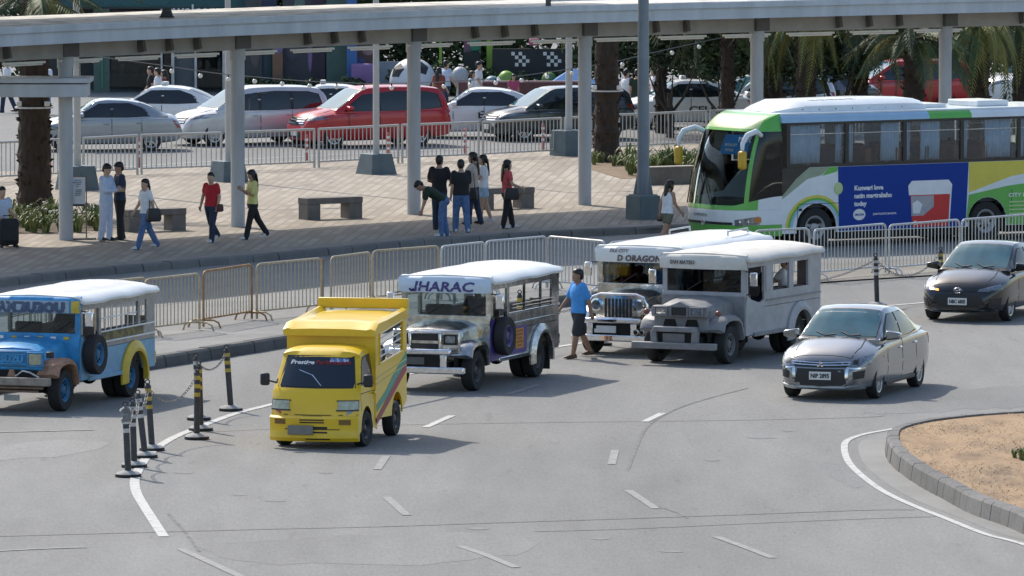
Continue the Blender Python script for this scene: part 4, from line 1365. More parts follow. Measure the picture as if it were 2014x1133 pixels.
def jeepney(name, label, loc, rz, s):
    t = thing(name, label, 'jeepney', loc, rz, 'jeepneys in the traffic')
    wb = s.get('wb', 2.95)
    xf, xr = wb / 2, -wb / 2
    BW = 0.84
    xw = xf - 0.60            # windscreen
    xg = xf + 0.40            # grille
    xb = xf + 0.74            # bumper
    x_r = xr - 0.98 - s.get('ext', 0)           # tail
    H = s.get('h', 2.08)
    zc = H - 0.16             # eaves
    wr = 0.355
    bm, um, lm, fm, rm = s['body'], s['upper'], s['lower'], s['fender'], s['roof']
    zbelt = 1.24
    xd = xw - 0.78            # rear edge of the cab door
    # floor, underbody
    MB().box(((xw + x_r) / 2, 0, .535), (xw - x_r - .02, 2 * BW - .1, .05)).obj('floor', m_under, t)
    for y in (-.38, .38):
        MB().box(((xb - .1 + x_r) / 2, y, .44), (xb - x_r - .3, .09, .13)).obj('chassis_rail', m_under, t)
    for x in (xf, xr):
        MB().tube([(x, -.6, wr), (x, .6, wr)], .06).obj('axle', m_under, t)
    MB().ball((xr, 0, wr), (.17, .15, .15)).obj('differential', m_under, t)
    # sides
    for sd in (1, -1):
        y0, y1 = sd * (BW - .035), sd * BW
        MB().prism(arch_poly(x_r, xd, .47, zbelt - .28, xr, wr + .02, wr + .10), y0, y1).obj('side_panel', lm, t, smooth=0)
        MB().box(((x_r + xd) / 2, sd * (BW - .0175), zbelt - .135), (xd - x_r, .035, .27)).obj('belt_panel', um, t, smooth=0)
        # cab door with its dipped top
        MB().prism([(xd + .004, .47), (xw + .04, .47), (xw + .06, .95), (xw - .02, 1.22), (xw - .2, 1.13), (xd + .2, 1.05), (xd + .004, 1.10)], y0, y1).obj('cab_door', s.get('door', lm), t, smooth=0)
        # pillars and header
        for x, w in ((xw - .015, .07), (xd - .04, .11)) + s.get('posts', ((x_r + .62, .07),)):
            MB().box((x, sd * (BW - .02), (zbelt + zc) / 2 + .002), (w, .045, zc - zbelt)).obj('pillar', um, t, smooth=0)
        MB().box((x_r + .19, sd * (BW - .019), (zbelt + zc) / 2), (.38, .037, zc - zbelt)).obj('rear_quarter_panel', um, t, smooth=0)
        MB().box(((x_r + xw) / 2, sd * (BW - .015), zc - .07), (xw - x_r - .01, .05, .16)).obj('header', s.get('header', um), t, smooth=0)
        if s.get('bars'):
            mb = MB()
            for k in range(1, 8):
                x = xd - .1 + (x_r + .42 - xd + .1) * k / 8
                MB().tube([(x, sd * (BW - .03), zbelt), (x, sd * (BW - .03), zc - .14)], .012, 6, False).obj('window_bar', s['bars'], t)
            MB().tube([(xd - .09, sd * (BW - .03), zbelt + .22), (x_r + .4, sd * (BW - .03), zbelt + .22)], .012, 6, False).obj('window_bar', s['bars'], t)
        # mouldings
        for z, hh in s.get('mould', ((zbelt + .01, .035), (zbelt - .17, .03))):
            MB().box(((x_r + xd) / 2 - .02, sd * (BW + .014), z), (xd - x_r - .06, .03, hh)).obj('side_moulding', s.get('mouldmat', m_chrome), t, bevel=.006)
        # panel picture
        if 'panel' in s:
            a, b, z0, z1, pm = s['panel']
            MB().prism([(xd - b, z0), (xd - a, z0), (xd - a, z1), (xd - b, z1)], sd * (BW + .002), sd * (BW + .008)).obj('painted_panel', pm, t, smooth=0)
        for a, b, z0, z1, pm in s.get('signs', ()):
            o = MB().prism([(xd - b, z0), (xd - a, z0), (xd - a, z1), (xd - b, z1)], sd * (BW + .010), sd * (BW + .016)).obj('route_sign', pm, t, smooth=0)
            for k in range(5):
                zz = z1 - (k + .7) * (z1 - z0) / 5.6
                MB().box((xd - (a + b) / 2, sd * (BW + .018), zz), ((b - a) * random.uniform(.5, .8), .006, .035)).obj('sign_line', s.get('signink', m_ink), o, smooth=0)
        # rear wheel arch flare
        fl = MB()
        rings = []
        for k in range(17):
            a = math.pi * (-.06 + 1.12 * k / 16)
            e = Vector((math.cos(a), 0, math.sin(a)))
            c = Vector((xr, 0, wr + .02))
            r0, r1 = wr + .08, wr + s.get('flare', .24)
            rings.append([c + e * r0 + Vector((0, sd * (BW + .005), 0)), c + e * r0 + Vector((0, sd * (BW + .09), 0)), c + e * (r0 + .05) + Vector((0, sd * (BW + .10), 0)), c + e * r1 + Vector((0, sd * (BW + .04), 0)), c + e * r1 + Vector((0, sd * (BW + .005), 0))])
        fl.loft(rings)
        fl.obj('wheel_arch', s.get('arch', lm), t, smooth=30)
        # sill
        MB().box(((xd + .5 + xr + wr + .12) / 2, sd * (BW + .015), .475), (xd + .5 - xr - wr - .12, .05, .07)).obj('sill', s.get('sill', m_chrome), t, bevel=.01)
        # front fender
        path = [(xf + .46, .64, .05), (xf + .40, .78, .06), (xf + .22, .87, .07), (xf, .89, .07), (xf - .25, .865, .07), (xf - .42, .77, .07), (xf - .50, .60, .06), (xf - .53, .47, .05)]
        rings = []
        for k, (x, z, lip) in enumerate(path):
            nx, nz = (0.9, .45) if k < 2 else ((0, 1) if k < 5 else (-.8, .6))
            o_ = BW + .0
            rings.append([(x, sd * .46, z - .03), (x, sd * .46, z), (x, sd * (o_ - .08), z + .015), (x - nx * .02, sd * o_, z - lip * .4), (x - nx * .07, sd * (o_ + .005), z - nz * lip - .02), (x - nx * .09, sd * (o_ - .06), z - nz * lip - .04)])
        MB().loft(rings).obj('front_fender', fm, t, smooth=40)
        MB().box((xf - .05, sd * .52, .62), (.95, .03, .42)).obj('inner_guard', m_under, t, smooth=0)
        # bench seats inside
        MB().box(((xd + x_r) / 2 - .05, sd * .56, .90), (xd - x_r - .2, .42, .10)).obj('bench_seat', M('dark red vinyl', (.05, .02, .02), .5, var=.2), t, bevel=.03)
        MB().box(((xd + x_r) / 2 - .05, sd * .74, 1.12), (xd - x_r - .2, .07, .30)).obj('bench_back', M('dark red vinyl', (.05, .02, .02)), t, bevel=.02)
        # mudflap and tail
        MB().box((xr - wr - .14, sd * .64, .33), (.03, .40, .44)).obj('mudflap', m_black, t, smooth=0)
        MB().box((x_r - .05, sd * .55, .62), (.14, .56, .24)).obj('rear_bumper', s.get('tail', bm), t, bevel=.04)
        MB().box((x_r - .025, sd * .62, .95), (.05, .14, .10)).obj('rear_lamp', m_red, t, bevel=.01)
        MB().box((x_r + .01, sd * .60, (.56 + zc) / 2), (.035, .46, zc - .56)).obj('rear_panel', um, t, smooth=0) if s.get('closed') else MB().box((x_r + .01, sd * .56, .95), (.035, .54, .80)).obj('rear_panel', um, t, smooth=0)
    # seats and wheel in the cab
    for y in (.38, -.38):
        MB().box((xd + .18, y, 1.10), (.12, .5, .62)).obj('cab_seat', M('black vinyl', (.02, .02, .022), .5, var=.1), t, bevel=.04)
        MB().box((xd + .42, y, .86), (.46, .5, .12)).obj('cab_seat_base', M('black vinyl', (.02, .02, .022)), t, bevel=.03)
    MB().tube([(xw - .32 + .06 * math.sin(a), .38 + .19 * math.cos(a), 1.22 + .17 * math.sin(a)) for a in [k * math.pi / 8 for k in range(17)]], .016, 6, False).obj('steering_wheel', m_dark, t)
    # roof
    prof = lambda x, hw, ze, zr: [(x, -hw, ze - .05), (x, -hw - .015, ze - .01), (x, -hw + .03, ze + .05), (x, -hw * .72, ze + (zr - ze) * .72), (x, -hw * .35, zr - .01), (x, 0, zr), (x, hw * .35, zr - .01), (x, hw * .72, ze + (zr - ze) * .72), (x, hw - .03, ze + .05), (x, hw + .015, ze - .01), (x, hw, ze - .05)]
    rings = [prof(x_r - .10, .84, zc - .02, zc + .03), prof(x_r - .05, .90, zc, zc + .10), prof(x_r + .15, .93, zc, H)]
    for k in range(1, 8):
        rings.append(prof(x_r + .15 + (xw - .1 - x_r) * k / 8, .93, zc + .012 * math.sin(k * 1.7), H + .006 * math.sin(k * 2.3)))
    rings += [prof(xw + .03, .91, zc + .0, H - .012), prof(xw + .11, .87, zc + .035, H - .045)]
    roof = MB().loft(rings).obj('roof', rm, t, smooth=40)
    tag(roof, s.get('rooflab'))
    # visor over the windscreen
    vz0 = s.get('vz', 1.70)
    rings = []
    for k in range(33):
        v = -1 + k / 16
        y = v * .86
        bx = xw + .17 - .10 * v * v
        rings.append([(bx - .02, y, vz0), (bx + .055, y, vz0), (bx + .075, y, (vz0 + zc) / 2), (bx + .055, y * 1.01, zc + .02), (bx + .01, y * .99, zc + .075), (bx - .10, y * .98, zc + .095)])
    vis = MB().loft(rings).obj('visor', s['visor'], t, smooth=40)
    # windscreen frame, glass
    zb, zt = 1.26, vz0 + .01
    for y, w in ((-BW + .05, .09), (BW - .05, .09)) + (((0, .03),) if s.get('split') else ()):
        MB().box((xw + .03, y, (zb + zt) / 2), (.05, w, zt - zb)).obj('windscreen_pillar', s.get('frame', bm), t, smooth=0)
    MB().box((xw + .04, 0, zb - .04), (.07, 2 * BW - .01, .10)).obj('windscreen_sill', s.get('frame', bm), t, bevel=.01)
    MB().box((xw + .03, 0, (zb + zt) / 2), (.012, 2 * BW - .2, zt - zb - .012)).obj('windscreen', s.get('glass', m_pglass), t, smooth=0)
    MB().box((xw - .14, 0, 1.14), (.30, 2 * BW - .09, .16)).obj('dashboard', m_dark, t, bevel=.03)
    for y0, ln in ((.35, .5), (-.35, .5)):
        MB().bar((xw + .062, y0, zb + .02), (xw + .062, y0 + ln * .6, zb + .2), .014).obj('wiper', m_dark, t)
    # scuttle and bonnet
    MB().box((xw + .06, 0, .84), (.06, 2 * BW - .02, .72)).obj('scuttle', bm, t, smooth=0)
    rings = []
    for x, hw, z0, ze, zr in ((xw + .09, .60, .70, 1.13, 1.21), (xw + .35, .575, .70, 1.11, 1.195), (xg - .3, .53, .70, 1.075, 1.155), (xg - .06, .50, .70, 1.05, 1.12), (xg, .49, .70, 1.03, 1.09)):
        rings.append([(x, -hw, z0), (x, -hw, ze - .06), (x, -hw * .93, ze), (x, -hw * .6, ze + (zr - ze) * .75), (x, 0, zr), (x, hw * .6, ze + (zr - ze) * .75), (x, hw * .93, ze), (x, hw, ze - .06), (x, hw, z0)])
    bon = MB().loft(rings).obj('bonnet', s.get('bonnet', bm), t, smooth=40)
    # nose
    s['nose'](t, xg, xb, s)
    # wheels
    for x in (xf, xr):
        for sd in (1, -1):
            wheel(t, x, sd * .70, wr, .21, 'jeep', sd, s['rim'], steer=s.get('steer', 0) if x > 0 else 0)
            if x == xr:
                wheel(t, x, sd * .46, wr, .20, 'jeep', sd, s['rim'])
    # spare wheel on the flank
    if s.get('spare', True):
        sp = wheel(t, xw - .30, BW + .13, wr * .97, .19, 'jeep', 1, s.get('sprim', s['rim']), name='spare_wheel')
        sp.location.z = .90
        MB().box((xw - .30, BW + .03, .90), (.1, .08, .1)).obj('spare_bracket', m_dark, t)
    # mirrors
    for sd in (1, -1):
        o = MB().box((xw + .10, sd * (BW + .18), 1.52), (.05, .15, .26)).obj('wing_mirror', s.get('mirror', m_chrome), t, bevel=.02)
        MB().tube([(xw + .03, sd * (BW - .01), 1.66), (xw + .10, sd * (BW + .18), 1.64)], .012, 6).obj('mirror_arm', m_dark, o)
    return t, vis, roof, dict(xw=xw, xg=xg, xb=xb, xd=xd, x_r=x_r, BW=BW, zc=zc, H=H, xf=xf, xr=xr, zbelt=zbelt, vz=vz0)

def bumper_box(t, xb, m, plate_txt=None, w=1.56, z=.40, pm=None):
    MB().box((xb, 0, z), (.12, w, .12)).obj('bumper', m, t, bevel=.02)
    for y in (-.38, .38):
        MB().box((xb - .22, y, z), (.36, .08, .10)).obj('bumper_bracket', m_under, t)
    MB().box((xb + .005, 0, z + .32), (.11, 1.15, .10)).obj('upper_bumper', m, t, bevel=.03)
    for sy in (1, -1):
        MB().box((xb, sy * .44, z + .165), (.09, .12, .21)).obj('bumper_upright', m, t, bevel=.01)
    MB().box((xb - .02, 0, z + .16), (.03, .76, .20)).obj('plate_recess', m_under, t)
    p = MB().box((xb + .01, -.12, z + .16), (.016, .40, .13)).obj('licence_plate', pm or m_plate, t, bevel=.004)
    if plate_txt:
        text('plate_number', plate_txt, .1, m_ink, p, (xb + .02, -.12, z + .125), (0, 1, 0), (0, 0, 1), width=.33, bold=.003, depth=.001)

def round_lamp(t, x, y, z, r, ring=m_chrome, lens=None, nm='headlamp'):
    o = MB().lathe([(0, .0), (r * .8, .0), (r * .95, -.02), (0, -.06)], 20, (x + .02, y, z), axis='x').obj(nm, lens or m_lamp, t)
    MB().lathe([(r * .8, .03), (r * 1.1, .025), (r * 1.12, -.03), (r * .9, -.03), (r * .8, .03)], 20, (x + .01, y, z), axis='x').obj('lamp_ring', ring, o)
def box_lamp(t, x, y, z, w, h, ring, lens=None):
    o = MB().box((x + .02, y, z), (.05, w, h)).obj('headlamp', lens or m_lamp, t, bevel=.015)
    for dz in (-1, 1):
        MB().box((x + .02, y, z + dz * (h / 2 + .012)), (.07, w + .05, .024)).obj('lamp_frame', ring, o, bevel=.005)
    for dy in (-1, 1):
        MB().box((x + .02, y + dy * (w / 2 + .012), z), (.07, .024, h)).obj('lamp_frame', ring, o, bevel=.005)

# --- noses of the four jeepneys
def nose_blue(t, xg, xb, s):
    MB().box((xg + .03, 0, .88), (.07, 1.12, .34)).obj('grille_panel', s['body'], t, bevel=.03)
    gp = MB().box((xg + .072, 0, .90), (.03, .60, .26)).obj('grille', M('faded blue grille', (.03, .17, .33), .5, var=.2), t, bevel=.01)
    for z in (.82, .98):
        MB().box((xg + .09, 0, z), (.02, .56, .02)).obj('grille_bar', s['body'], gp)
    text('grille_lettering', 'ISUZU', .15, s['body'], gp, (xg + .09, 0, .85), (0, 1, 0), (0, 0, 1), width=.46, bold=.012, depth=.01)
    for sd in (1, -1):
        box_lamp(t, xg + .05, sd * .44, .90, .24, .20, s['body'], m_lampy)
        MB().box((xg + .0, sd * .68, .98), (.10, .12, .10)).obj('side_lamp', m_dark, t, bevel=.02)
    MB().box((xg + .02, 0, .66), (.05, .95, .14)).obj('lower_grille', m_under, t)
    MB().box((xg + .05, 0, .67), (.03, .16, .14), taper=.4).obj('front_badge', s['fender'], t)
    m = M('weathered tan steel', (.27, .24, .20), .6, .3, .3, 6)
    MB().box((xb, 0, .545), (.13, 1.64, .14)).obj('bumper', m, t, bevel=.02)
    for z in (.44, .38):
        MB().box((xb - .02, 0, z), (.08, 1.35 - (.44 - z) * 3, .035)).obj('bumper_bar', M('rusted bar', (.20, .13, .09), .7, .2, .3), t)
    for y in (-.38, .38):
        MB().box((xb - .22, y, .53), (.36, .08, .10)).obj('bumper_bracket', m_under, t)
    MB().box((xb + .0, .12, .27), (.02, .28, .10)).obj('licence_plate', M('grimy plate', (.3, .3, .28), .6), t)
    MB().tube([(xb - .1, .15, .62), (xb - .05, .3, .72), (xb, .45, .70), (xb, .62, .62)], .014, 6).obj('wire_loop', m_galv, t)

def nose_jharac(t, xg, xb, s):
    MB().box((xg + .03, 0, .87), (.07, 1.26, .42)).obj('grille_panel', s['body'], t, bevel=.03)
    fr = MB()
    g0 = [(-.28, .70), (.28, .70), (.28, 1.04), (-.28, 1.04)]
    for z in (.70, 1.04):
        MB().box((xg + .10, 0, z), (.06, .60, .055)).obj('grille_frame', m_chrome, t, bevel=.02)
    for y in (-.28, .28):
        MB().box((xg + .10, y, .87), (.058, .055, .32)).obj('grille_frame', m_chrome, t, bevel=.02)
    for z in (.79, .95):
        MB().box((xg + .075, 0, z), (.03, .49, .13)).obj('grille_opening', m_dark, t, smooth=0)
    MB().box((xg + .085, 0, .87), (.03, .49, .05)).obj('grille_bar', s['body'], t)
    for sd in (1, -1):
        box_lamp(t, xg + .05, sd * .46, .92, .20, .14, m_dark)
    bumper_box(t, xb, m_chrome, None, 1.64, pm=M('dull plate', (.10, .10, .10), .5))

def nose_dragon(t, xg, xb, s):
    P = [(-.56, .62), (.56, .62), (.58, .95), (.52, 1.07), (.36, 1.13), (-.36, 1.13), (-.52, 1.07), (-.58, .95)]
    MB().prism(P, xg + .0, xg + .06, 'yz').obj('grille_panel', s['body'], t, bevel=.02)
    MB().tube([(xg + .06, y, z) for y, z in [(-.57, .62), (-.585, .95), (-.52, 1.075), (-.36, 1.13), (.36, 1.13), (.52, 1.075), (.585, .95), (.57, .62)]], .025, 8).obj('grille_rim', m_chrome, t)
    for k in range(8):
        y = -.252 + k * .072
        MB().box((xg + .063, y, .85), (.012, .044, .40)).obj('grille_slot', m_dark, t, bevel=.004)
    for sd in (1, -1):
        round_lamp(t, xg + .07, sd * .43, .93, .11)
        round_lamp(t, xg + .06, sd * .50, .73, .035, m_dark, m_amber, 'side_lamp')
    MB().box((xb - .02, 0, .70), (.12, .75, .045)).obj('bumper_step', m_chrome, t, bevel=.01)
    bumper_box(t, xb, m_chrome, None, 1.62, .34)
    MB().box((xb + .02, -.14, .47), (.02, .42, .07)).obj('plate_letters', m_plate, t)
    for y in (.50, .62):
        round_lamp(t, xb + .03, y, .46, .05, m_steel, m_dark, 'fog_lamp')

def nose_grey(t, xg, xb, s):
    m = s['body']
    MB().box((xg + .02, 0, .74), (.08, 1.1, .30)).obj('grille_panel', m, t, bevel=.03)
    P = [(-.56, .87), (.56, .87), (.58, 1.0), (.54, 1.07), (.2, 1.08), (0, 1.16), (-.2, 1.08), (-.54, 1.07), (-.58, 1.0)]
    MB().prism(P, xg - .02, xg + .14, 'yz').obj('lamp_hood', m, t, bevel=.02)
    MB().box((xg + .145, 0, .975), (.02, .30, .15)).obj('grille', m_dark, t, bevel=.008)
    for dy in (-.165, .165):
        MB().box((xg + .15, dy, .97), (.03, .025, .18)).obj('grille_frame', m, t)
    for sd in (1, -1):
        box_lamp(t, xg + .13, sd * .36, .975, .22, .12, m)
        MB().box((xg + .055, sd * .22, .76), (.03, .28, .13), taper=.7).obj('grille_opening', m_under, t, smooth=0)
        MB().ball((xg + .0, sd * .72, .945), (.06, .06, .055)).obj('side_lamp', M('brown indicator', (.22, .08, .05), .3), t)
    MB().box((xg + .06, 0, .66), (.03, .7, .03)).obj('grille_bar', m, t)
    MB().box((xb + .02, 0, .36), (.16, 1.66, .12)).obj('bumper', m, t, bevel=.015)
    MB().box((xb - .02, 0, .66), (.14, .92, .10), taper=.9).obj('upper_bumper', m, t, bevel=.02)
    for sd in (1, -1):
        MB().prism([(sd * .46, .42), (sd * .34, .42), (sd * .36, .62), (sd * .48, .62)], xb - .06, xb + .04, 'yz').obj('bumper_upright', m, t, smooth=0)
        MB().box((xb - .22, sd * .38, .40), (.36, .08, .10)).obj('bumper_bracket', m_under, t)
    MB().box((xb - .04, 0, .52), (.04, .7, .2)).obj('plate_recess', m_under, t)
    MB().box((xb + .0, -.02, .50), (.03, .44, .17)).obj('licence_plate', M('grey dusty plate', (.16, .16, .165), .6), t, bevel=.02)

def visor_text(t, vis, body, size, mat, z, width, yoff=0, shear=0.0, bold=.01):
    tr = tree_of(vis)
    o = text('visor_lettering', body, size, mat, vis, (5, yoff, z), (0, 1, 0), (0, 0, 1), width=width, bold=bold, shear=shear, depth=0.0)
    return drop_text(o, tr, (-1, 0, 0))

m_rooft = M('white jeepney roof paint', (.74, .74, .72), .4, var=.07, scale=2, coat=.3)
m_roofd = M('dusty white roof paint', (.55, .53, .48), .7, col2=(.70, .68, .63), scale=3, detail=7)
m_blue = M('worn blue paint', (.035, .27, .56), .45, var=.25, scale=7, coat=.2)
m_lblue = M('pale blue panel paint', (.19, .38, .54), .5, var=.12, scale=5)
m_yelp = M('mustard paint', (.62, .45, .05), .45, var=.15, scale=6)
m_rustf = M('rust brown fender', (.35, .20, .13), .75, var=.35, scale=9, bump=.2)
m_gsteel = M('dull grey steel', (.36, .35, .335), .5, .4, .25, 6)
m_gpaint = M('flat grey primer', (.22, .222, .23), .55, var=.2, scale=5)
m_gpaint2 = M('flat pale grey paint', (.39, .39, .40), .55, var=.14, scale=4)
m_purple = M('purple panel paint', (.09, .055, .26), .4, var=.1, coat=.4)
m_prim = M('purple rim', (.07, .05, .16), .4, var=.1)
m_brim = M('blue rim', (.02, .13, .26), .5, var=.2)
m_dkrim = M('dark steel rim', (.06, .055, .055), .5, .3, .2)

# blue jeepney
yaw = R(-109)
t, vis, roof, q = jeepney('blue_jeepney', 'blue and yellow jeepney with rust brown fenders at the left edge', place((44, 806), yaw, 2.95, 1.7), yaw,
    dict(h=1.97, vz=1.62, body=m_blue, upper=m_gsteel, lower=m_lblue, door=m_lblue, fender=m_rustf, roof=m_rooft, visor=m_blue, frame=m_blue, rim=m_brim, arch=m_yelp, sill=m_lblue, flare=.26, tail=m_yelp, mouldmat=m_white, nose=nose_blue, bars=m_white, mould=((1.24, .025), (1.06, .025)), posts=((-2.45 + .72, .10),), panel=(.12, 2.0, 1.08, 1.22, M('olive gold lettering band', (.20, .17, .05), .5, col2=(.08, .07, .03), scale=9, contrast=(.45, .55))), signs=((.12, .33, .70, .96, m_yelp),), signink=m_lblue, split=False))
tr = tree_of(vis)
for y0, y1 in ((-.86, -.72), (.72, .86)):
    patch('visor_end', tr, [(3, y0, 1.625), (3, y1, 1.625)], [(3, y0, 1.83), (3, y1, 1.83)], (-1, 0, 0), m_yelp, vis, rows=3, off=.006, back=4)
patch('visor_board', tr, [(3, -.68, 1.625), (3, 0, 1.625), (3, .68, 1.625)], [(3, -.68, 1.83), (3, 0, 1.83), (3, .68, 1.83)], (-1, 0, 0), M('pale visor board', (.34, .42, .50), .5, var=.15), vis, rows=3, off=.006, back=4)
visor_text(t, vis, 'AMIBUBOU', .21, M('slate lettering', (.07, .10, .17), .5, var=.1), 1.645, 1.26, bold=.02)
for k in range(6):
    MB().box((q['xw'] + .095, -.6 + k * .24, 1.19), (.03, .10, .05)).obj('sill_lamp', m_yelp if k % 2 else m_white, t, bevel=.008)

# the jeepney with the purple letters
yaw = R(-110)
t, vis, roof, q = jeepney('steel_jeepney', 'stainless steel jeepney with white roof and purple letters on its visor', place((856, 766), yaw, 3.1, 1.7), yaw,
    dict(wb=3.1, h=2.03, vz=1.67, body=m_steel, upper=m_steel, lower=m_steel, door=m_purple, fender=m_steel, roof=m_rooft, visor=M('pale blue visor', (.58, .68, .78), .35, var=.05, coat=.5), frame=m_steel, rim=m_dkrim, sprim=m_prim, arch=m_steel, tail=m_chrome, nose=nose_jharac, panel=(-.05, .98, .52, 1.0, m_purple), signs=((.40, .80, .60, .96, M('orange route sign', (.55, .22, .03), .5, var=.15)),), signink=M('brown ink', (.30, .12, .02), .6), posts=((-.75, .03), (-1.6, .03),)))
visor_text(t, vis, 'JHARAC', .23, M('purple lettering', (.06, .045, .20), .4, var=0), 1.70, 1.18, yoff=0, shear=.16, bold=.006)
hk = MB().tube([(3, -.552, 1.735), (3, -.562, 1.713), (3, -.59, 1.703), (3, -.622, 1.712), (3, -.632, 1.74)], .019, 6).obj('visor_lettering', M('purple lettering', (.06, .045, .20)), vis)
drop_text(hk, tree_of(vis), (-1, 0, 0), .014)
for zz in (1.33, 1.39):
    MB().box(((q['xd'] + q['x_r']) / 2, .845, zz), (q['xd'] - q['x_r'] - .5, .02, .014)).obj('window_rail', m_chrome, t)

# the jeepney with round headlamps
yaw = R(-114)
t, vis, roof, q = jeepney('round_lamp_jeepney', 'steel jeepney with round headlamps and slotted grille beside the grey jeepney', place((1235, 695), yaw, 2.95, 1.7), yaw,
    dict(h=2.04, ext=1.0, body=m_steel, upper=m_steel, lower=m_steel, fender=m_chrome, roof=m_rooft, visor=m_rooft, frame=m_steel, rim=m_dkrim, nose=nose_dragon, glass=m_dglass, vz=1.67, spare=False))
visor_text(t, vis, 'D ORAGON', .15, M('brown grey lettering', (.13, .10, .10), .5, var=0), 1.70, .90, yoff=.06, shear=.16, bold=.006)
visor_text(t, vis, 'DLE CITY', .08, M('brown grey lettering', (.13, .10, .10), .5, var=0), 1.855, .40, yoff=-.35, shear=.16, bold=.002)
rk = MB()
for y in (-.6, .6):
    rk.tube([(q['x_r'] + .5, y, q['H'] - .02), (q['x_r'] + .5, y, q['H'] + .06), (q['x_r'] + 1.5, y, q['H'] + .05), (q['x_r'] + 1.5, y, q['H'] - .03)], .018, 6)
tag(rk.obj('roof_rail', m_galv, t), kind='stuff')

# the grey jeepney
yaw = R(-116)
t, vis, roof, q = jeepney('grey_jeepney', 'flat grey jeepney with dusty white roof and box headlamp hood', place((1360, 713), yaw, 3.0, 1.7), yaw,
    dict(wb=3.0, h=2.03, body=m_gpaint, upper=m_gpaint2, lower=m_gpaint2, fender=m_gpaint, roof=m_roofd, visor=m_roofd, frame=m_gpaint2, rim=M('grey dusty rim', (.14, .14, .14), .6), arch=m_gpaint2, tail=m_gpaint2, sill=m_gpaint, header=m_gpaint2, mould=((1.08, .02),), mouldmat=m_gpaint, nose=nose_grey, spare=False, vz=1.69, posts=((-.08, .40), (-1.12, .20), (-2.19, .58)), closed=True, glass=m_dglass))
for y, z, w, h_, mm in ((-.35, 1.47, .25, .11, m_plate), (-.62, 1.60, .06, .08, m_plate), (.42, 1.33, .3, .06, m_plate), (.1, 1.33, .12, .05, M('green sticker', (.1, .3, .08), .5)), (-.2, 1.33, .2, .05, M('red sticker', (.4, .06, .05), .5))):
    MB().box((q['xw'] + .012, y, z), (.006, w, h_)).obj('dash_card', mm, t, smooth=0)
visor_text(t, vis, 'SAN MATEO', .09, M('brown grey lettering', (.13, .10, .10), .5), 1.78, .52, yoff=-.36, bold=.004)

# ------------------------------------------------------------------ the yellow van
yaw = R(-103)
m_yv = M('bright yellow paint', (.68, .42, .01), .38, col2=(.80, .52, .012), scale=2.2, detail=8, contrast=(.2, .5), coat=.4)
loc = place((636, 876), yaw, 1.95, 1.42)
t = thing('yellow_van', 'bright yellow mini van with a raised box body and striped flank', 'van', loc, yaw)
xf, xr = .975, -.975
W = .72
# cab: stations along its length
st = [(.30, .72, .26, 1.60, .62, .90), (.55, .72, .26, 1.62, .62, .90), (.85, .72, .26, 1.60, .62, .90), (1.02, .72, .26, 1.50, .62, .90)]
rings = []
P = [(1.62, .30), (1.66, .45), (1.65, .62), (1.60, .80), (1.545, .97), (1.50, 1.02), (1.20, 1.50), (1.10, 1.60), (.92, 1.645), (.6, 1.66), (.30, 1.66)]   # side outline of the cab front
def van_hw(x, z):
    w = W
    if z > 1.0: w = W - (z - 1.0) * .16
    return w
rings = []
for x, z in P:
    hw = van_hw(x, z)
    row = []
    for k in range(-8, 9):
        v = k / 8
        bulge = (.06 * (1 - v * v) if z < 1.05 else (.07 * (1 - v * v)))
        drop = .05 * v ** 6 if z > 1.55 else 0
        xr_ = x - (.10 * abs(v) ** 5 if x > 1.15 else 0) + (bulge - .06 if x > 1.15 else 0)
        row.append((xr_, v * hw, z - drop + (.02 * (1 - v * v) if z > 1.6 else 0)))
    rings.append(row)
cab = MB().loft(rings, cap=False, closed=False)
# cab sides
for sd in (1, -1):
    side = [(r[-1] if sd > 0 else r[0]) for r in rings]
    base = [(side[0][0], sd * W, .30)]
    poly = [(p[0], p[1], p[2]) for p in side] + [(.30, sd * W, 1.0), (.30, sd * W, .28)]
    arch = [(xf + .36 * math.cos(a), sd * W, .355 + .37 * math.sin(a)) for a in [math.pi * (1 - k / 10) for k in range(11)]]
    poly += arch
    cab.add(poly, [tuple(range(len(poly)))])
cabo = cab.obj('cab', m_yv, t, smooth=30)
trv = tree_of(cabo)
patch('windscreen', trv, [(2, -.60, 1.06), (2, 0, 1.055), (2, .60, 1.06)], [(2, -.52, 1.50), (2, 0, 1.515), (2, .52, 1.50)], (-1, 0, 0), M('blue black windscreen', (.012, .02, .032), .05, var=0, spec=.7), t, rows=6, off=.006, sub=6)
patch('windscreen_seal', trv, [(2, -.64, 1.035), (2, 0, 1.03), (2, .64, 1.035)], [(2, -.55, 1.53), (2, 0, 1.54), (2, .55, 1.53)], (-1, 0, 0), m_dark, t, rows=6, off=.002, sub=6)
for s in (1, -1):
    for xx, z0, z1 in ((.44, .45, 1.5), (1.30, .66, 1.05)):
        patch('door_gap', trv, [(xx, s * 1.4, z0), (xx, s * 1.4, z1)], [(xx + .016, s * 1.4, z0), (xx + .016, s * 1.4, z1)], (0, -s, 0), m_under, t, rows=1, off=.002, sub=6, thick=.01)
    patch('window_rubber', trv, [(1.27, s * 1.4, 1.07), (.95, s * 1.4, 1.05), (.48, s * 1.4, 1.03)], [(1.13, s * 1.4, 1.37), (.92, s * 1.4, 1.51), (.48, s * 1.4, 1.53)], (0, -s, 0), m_dark, t, rows=4, off=.002)
def van_front(nm, A, B, mat, **k):
    return patch(nm, trv, [(2.2, y, z) for y, z in A], [(2.2, y, z) for y, z in B], (-1, 0, 0), mat, t, **k)
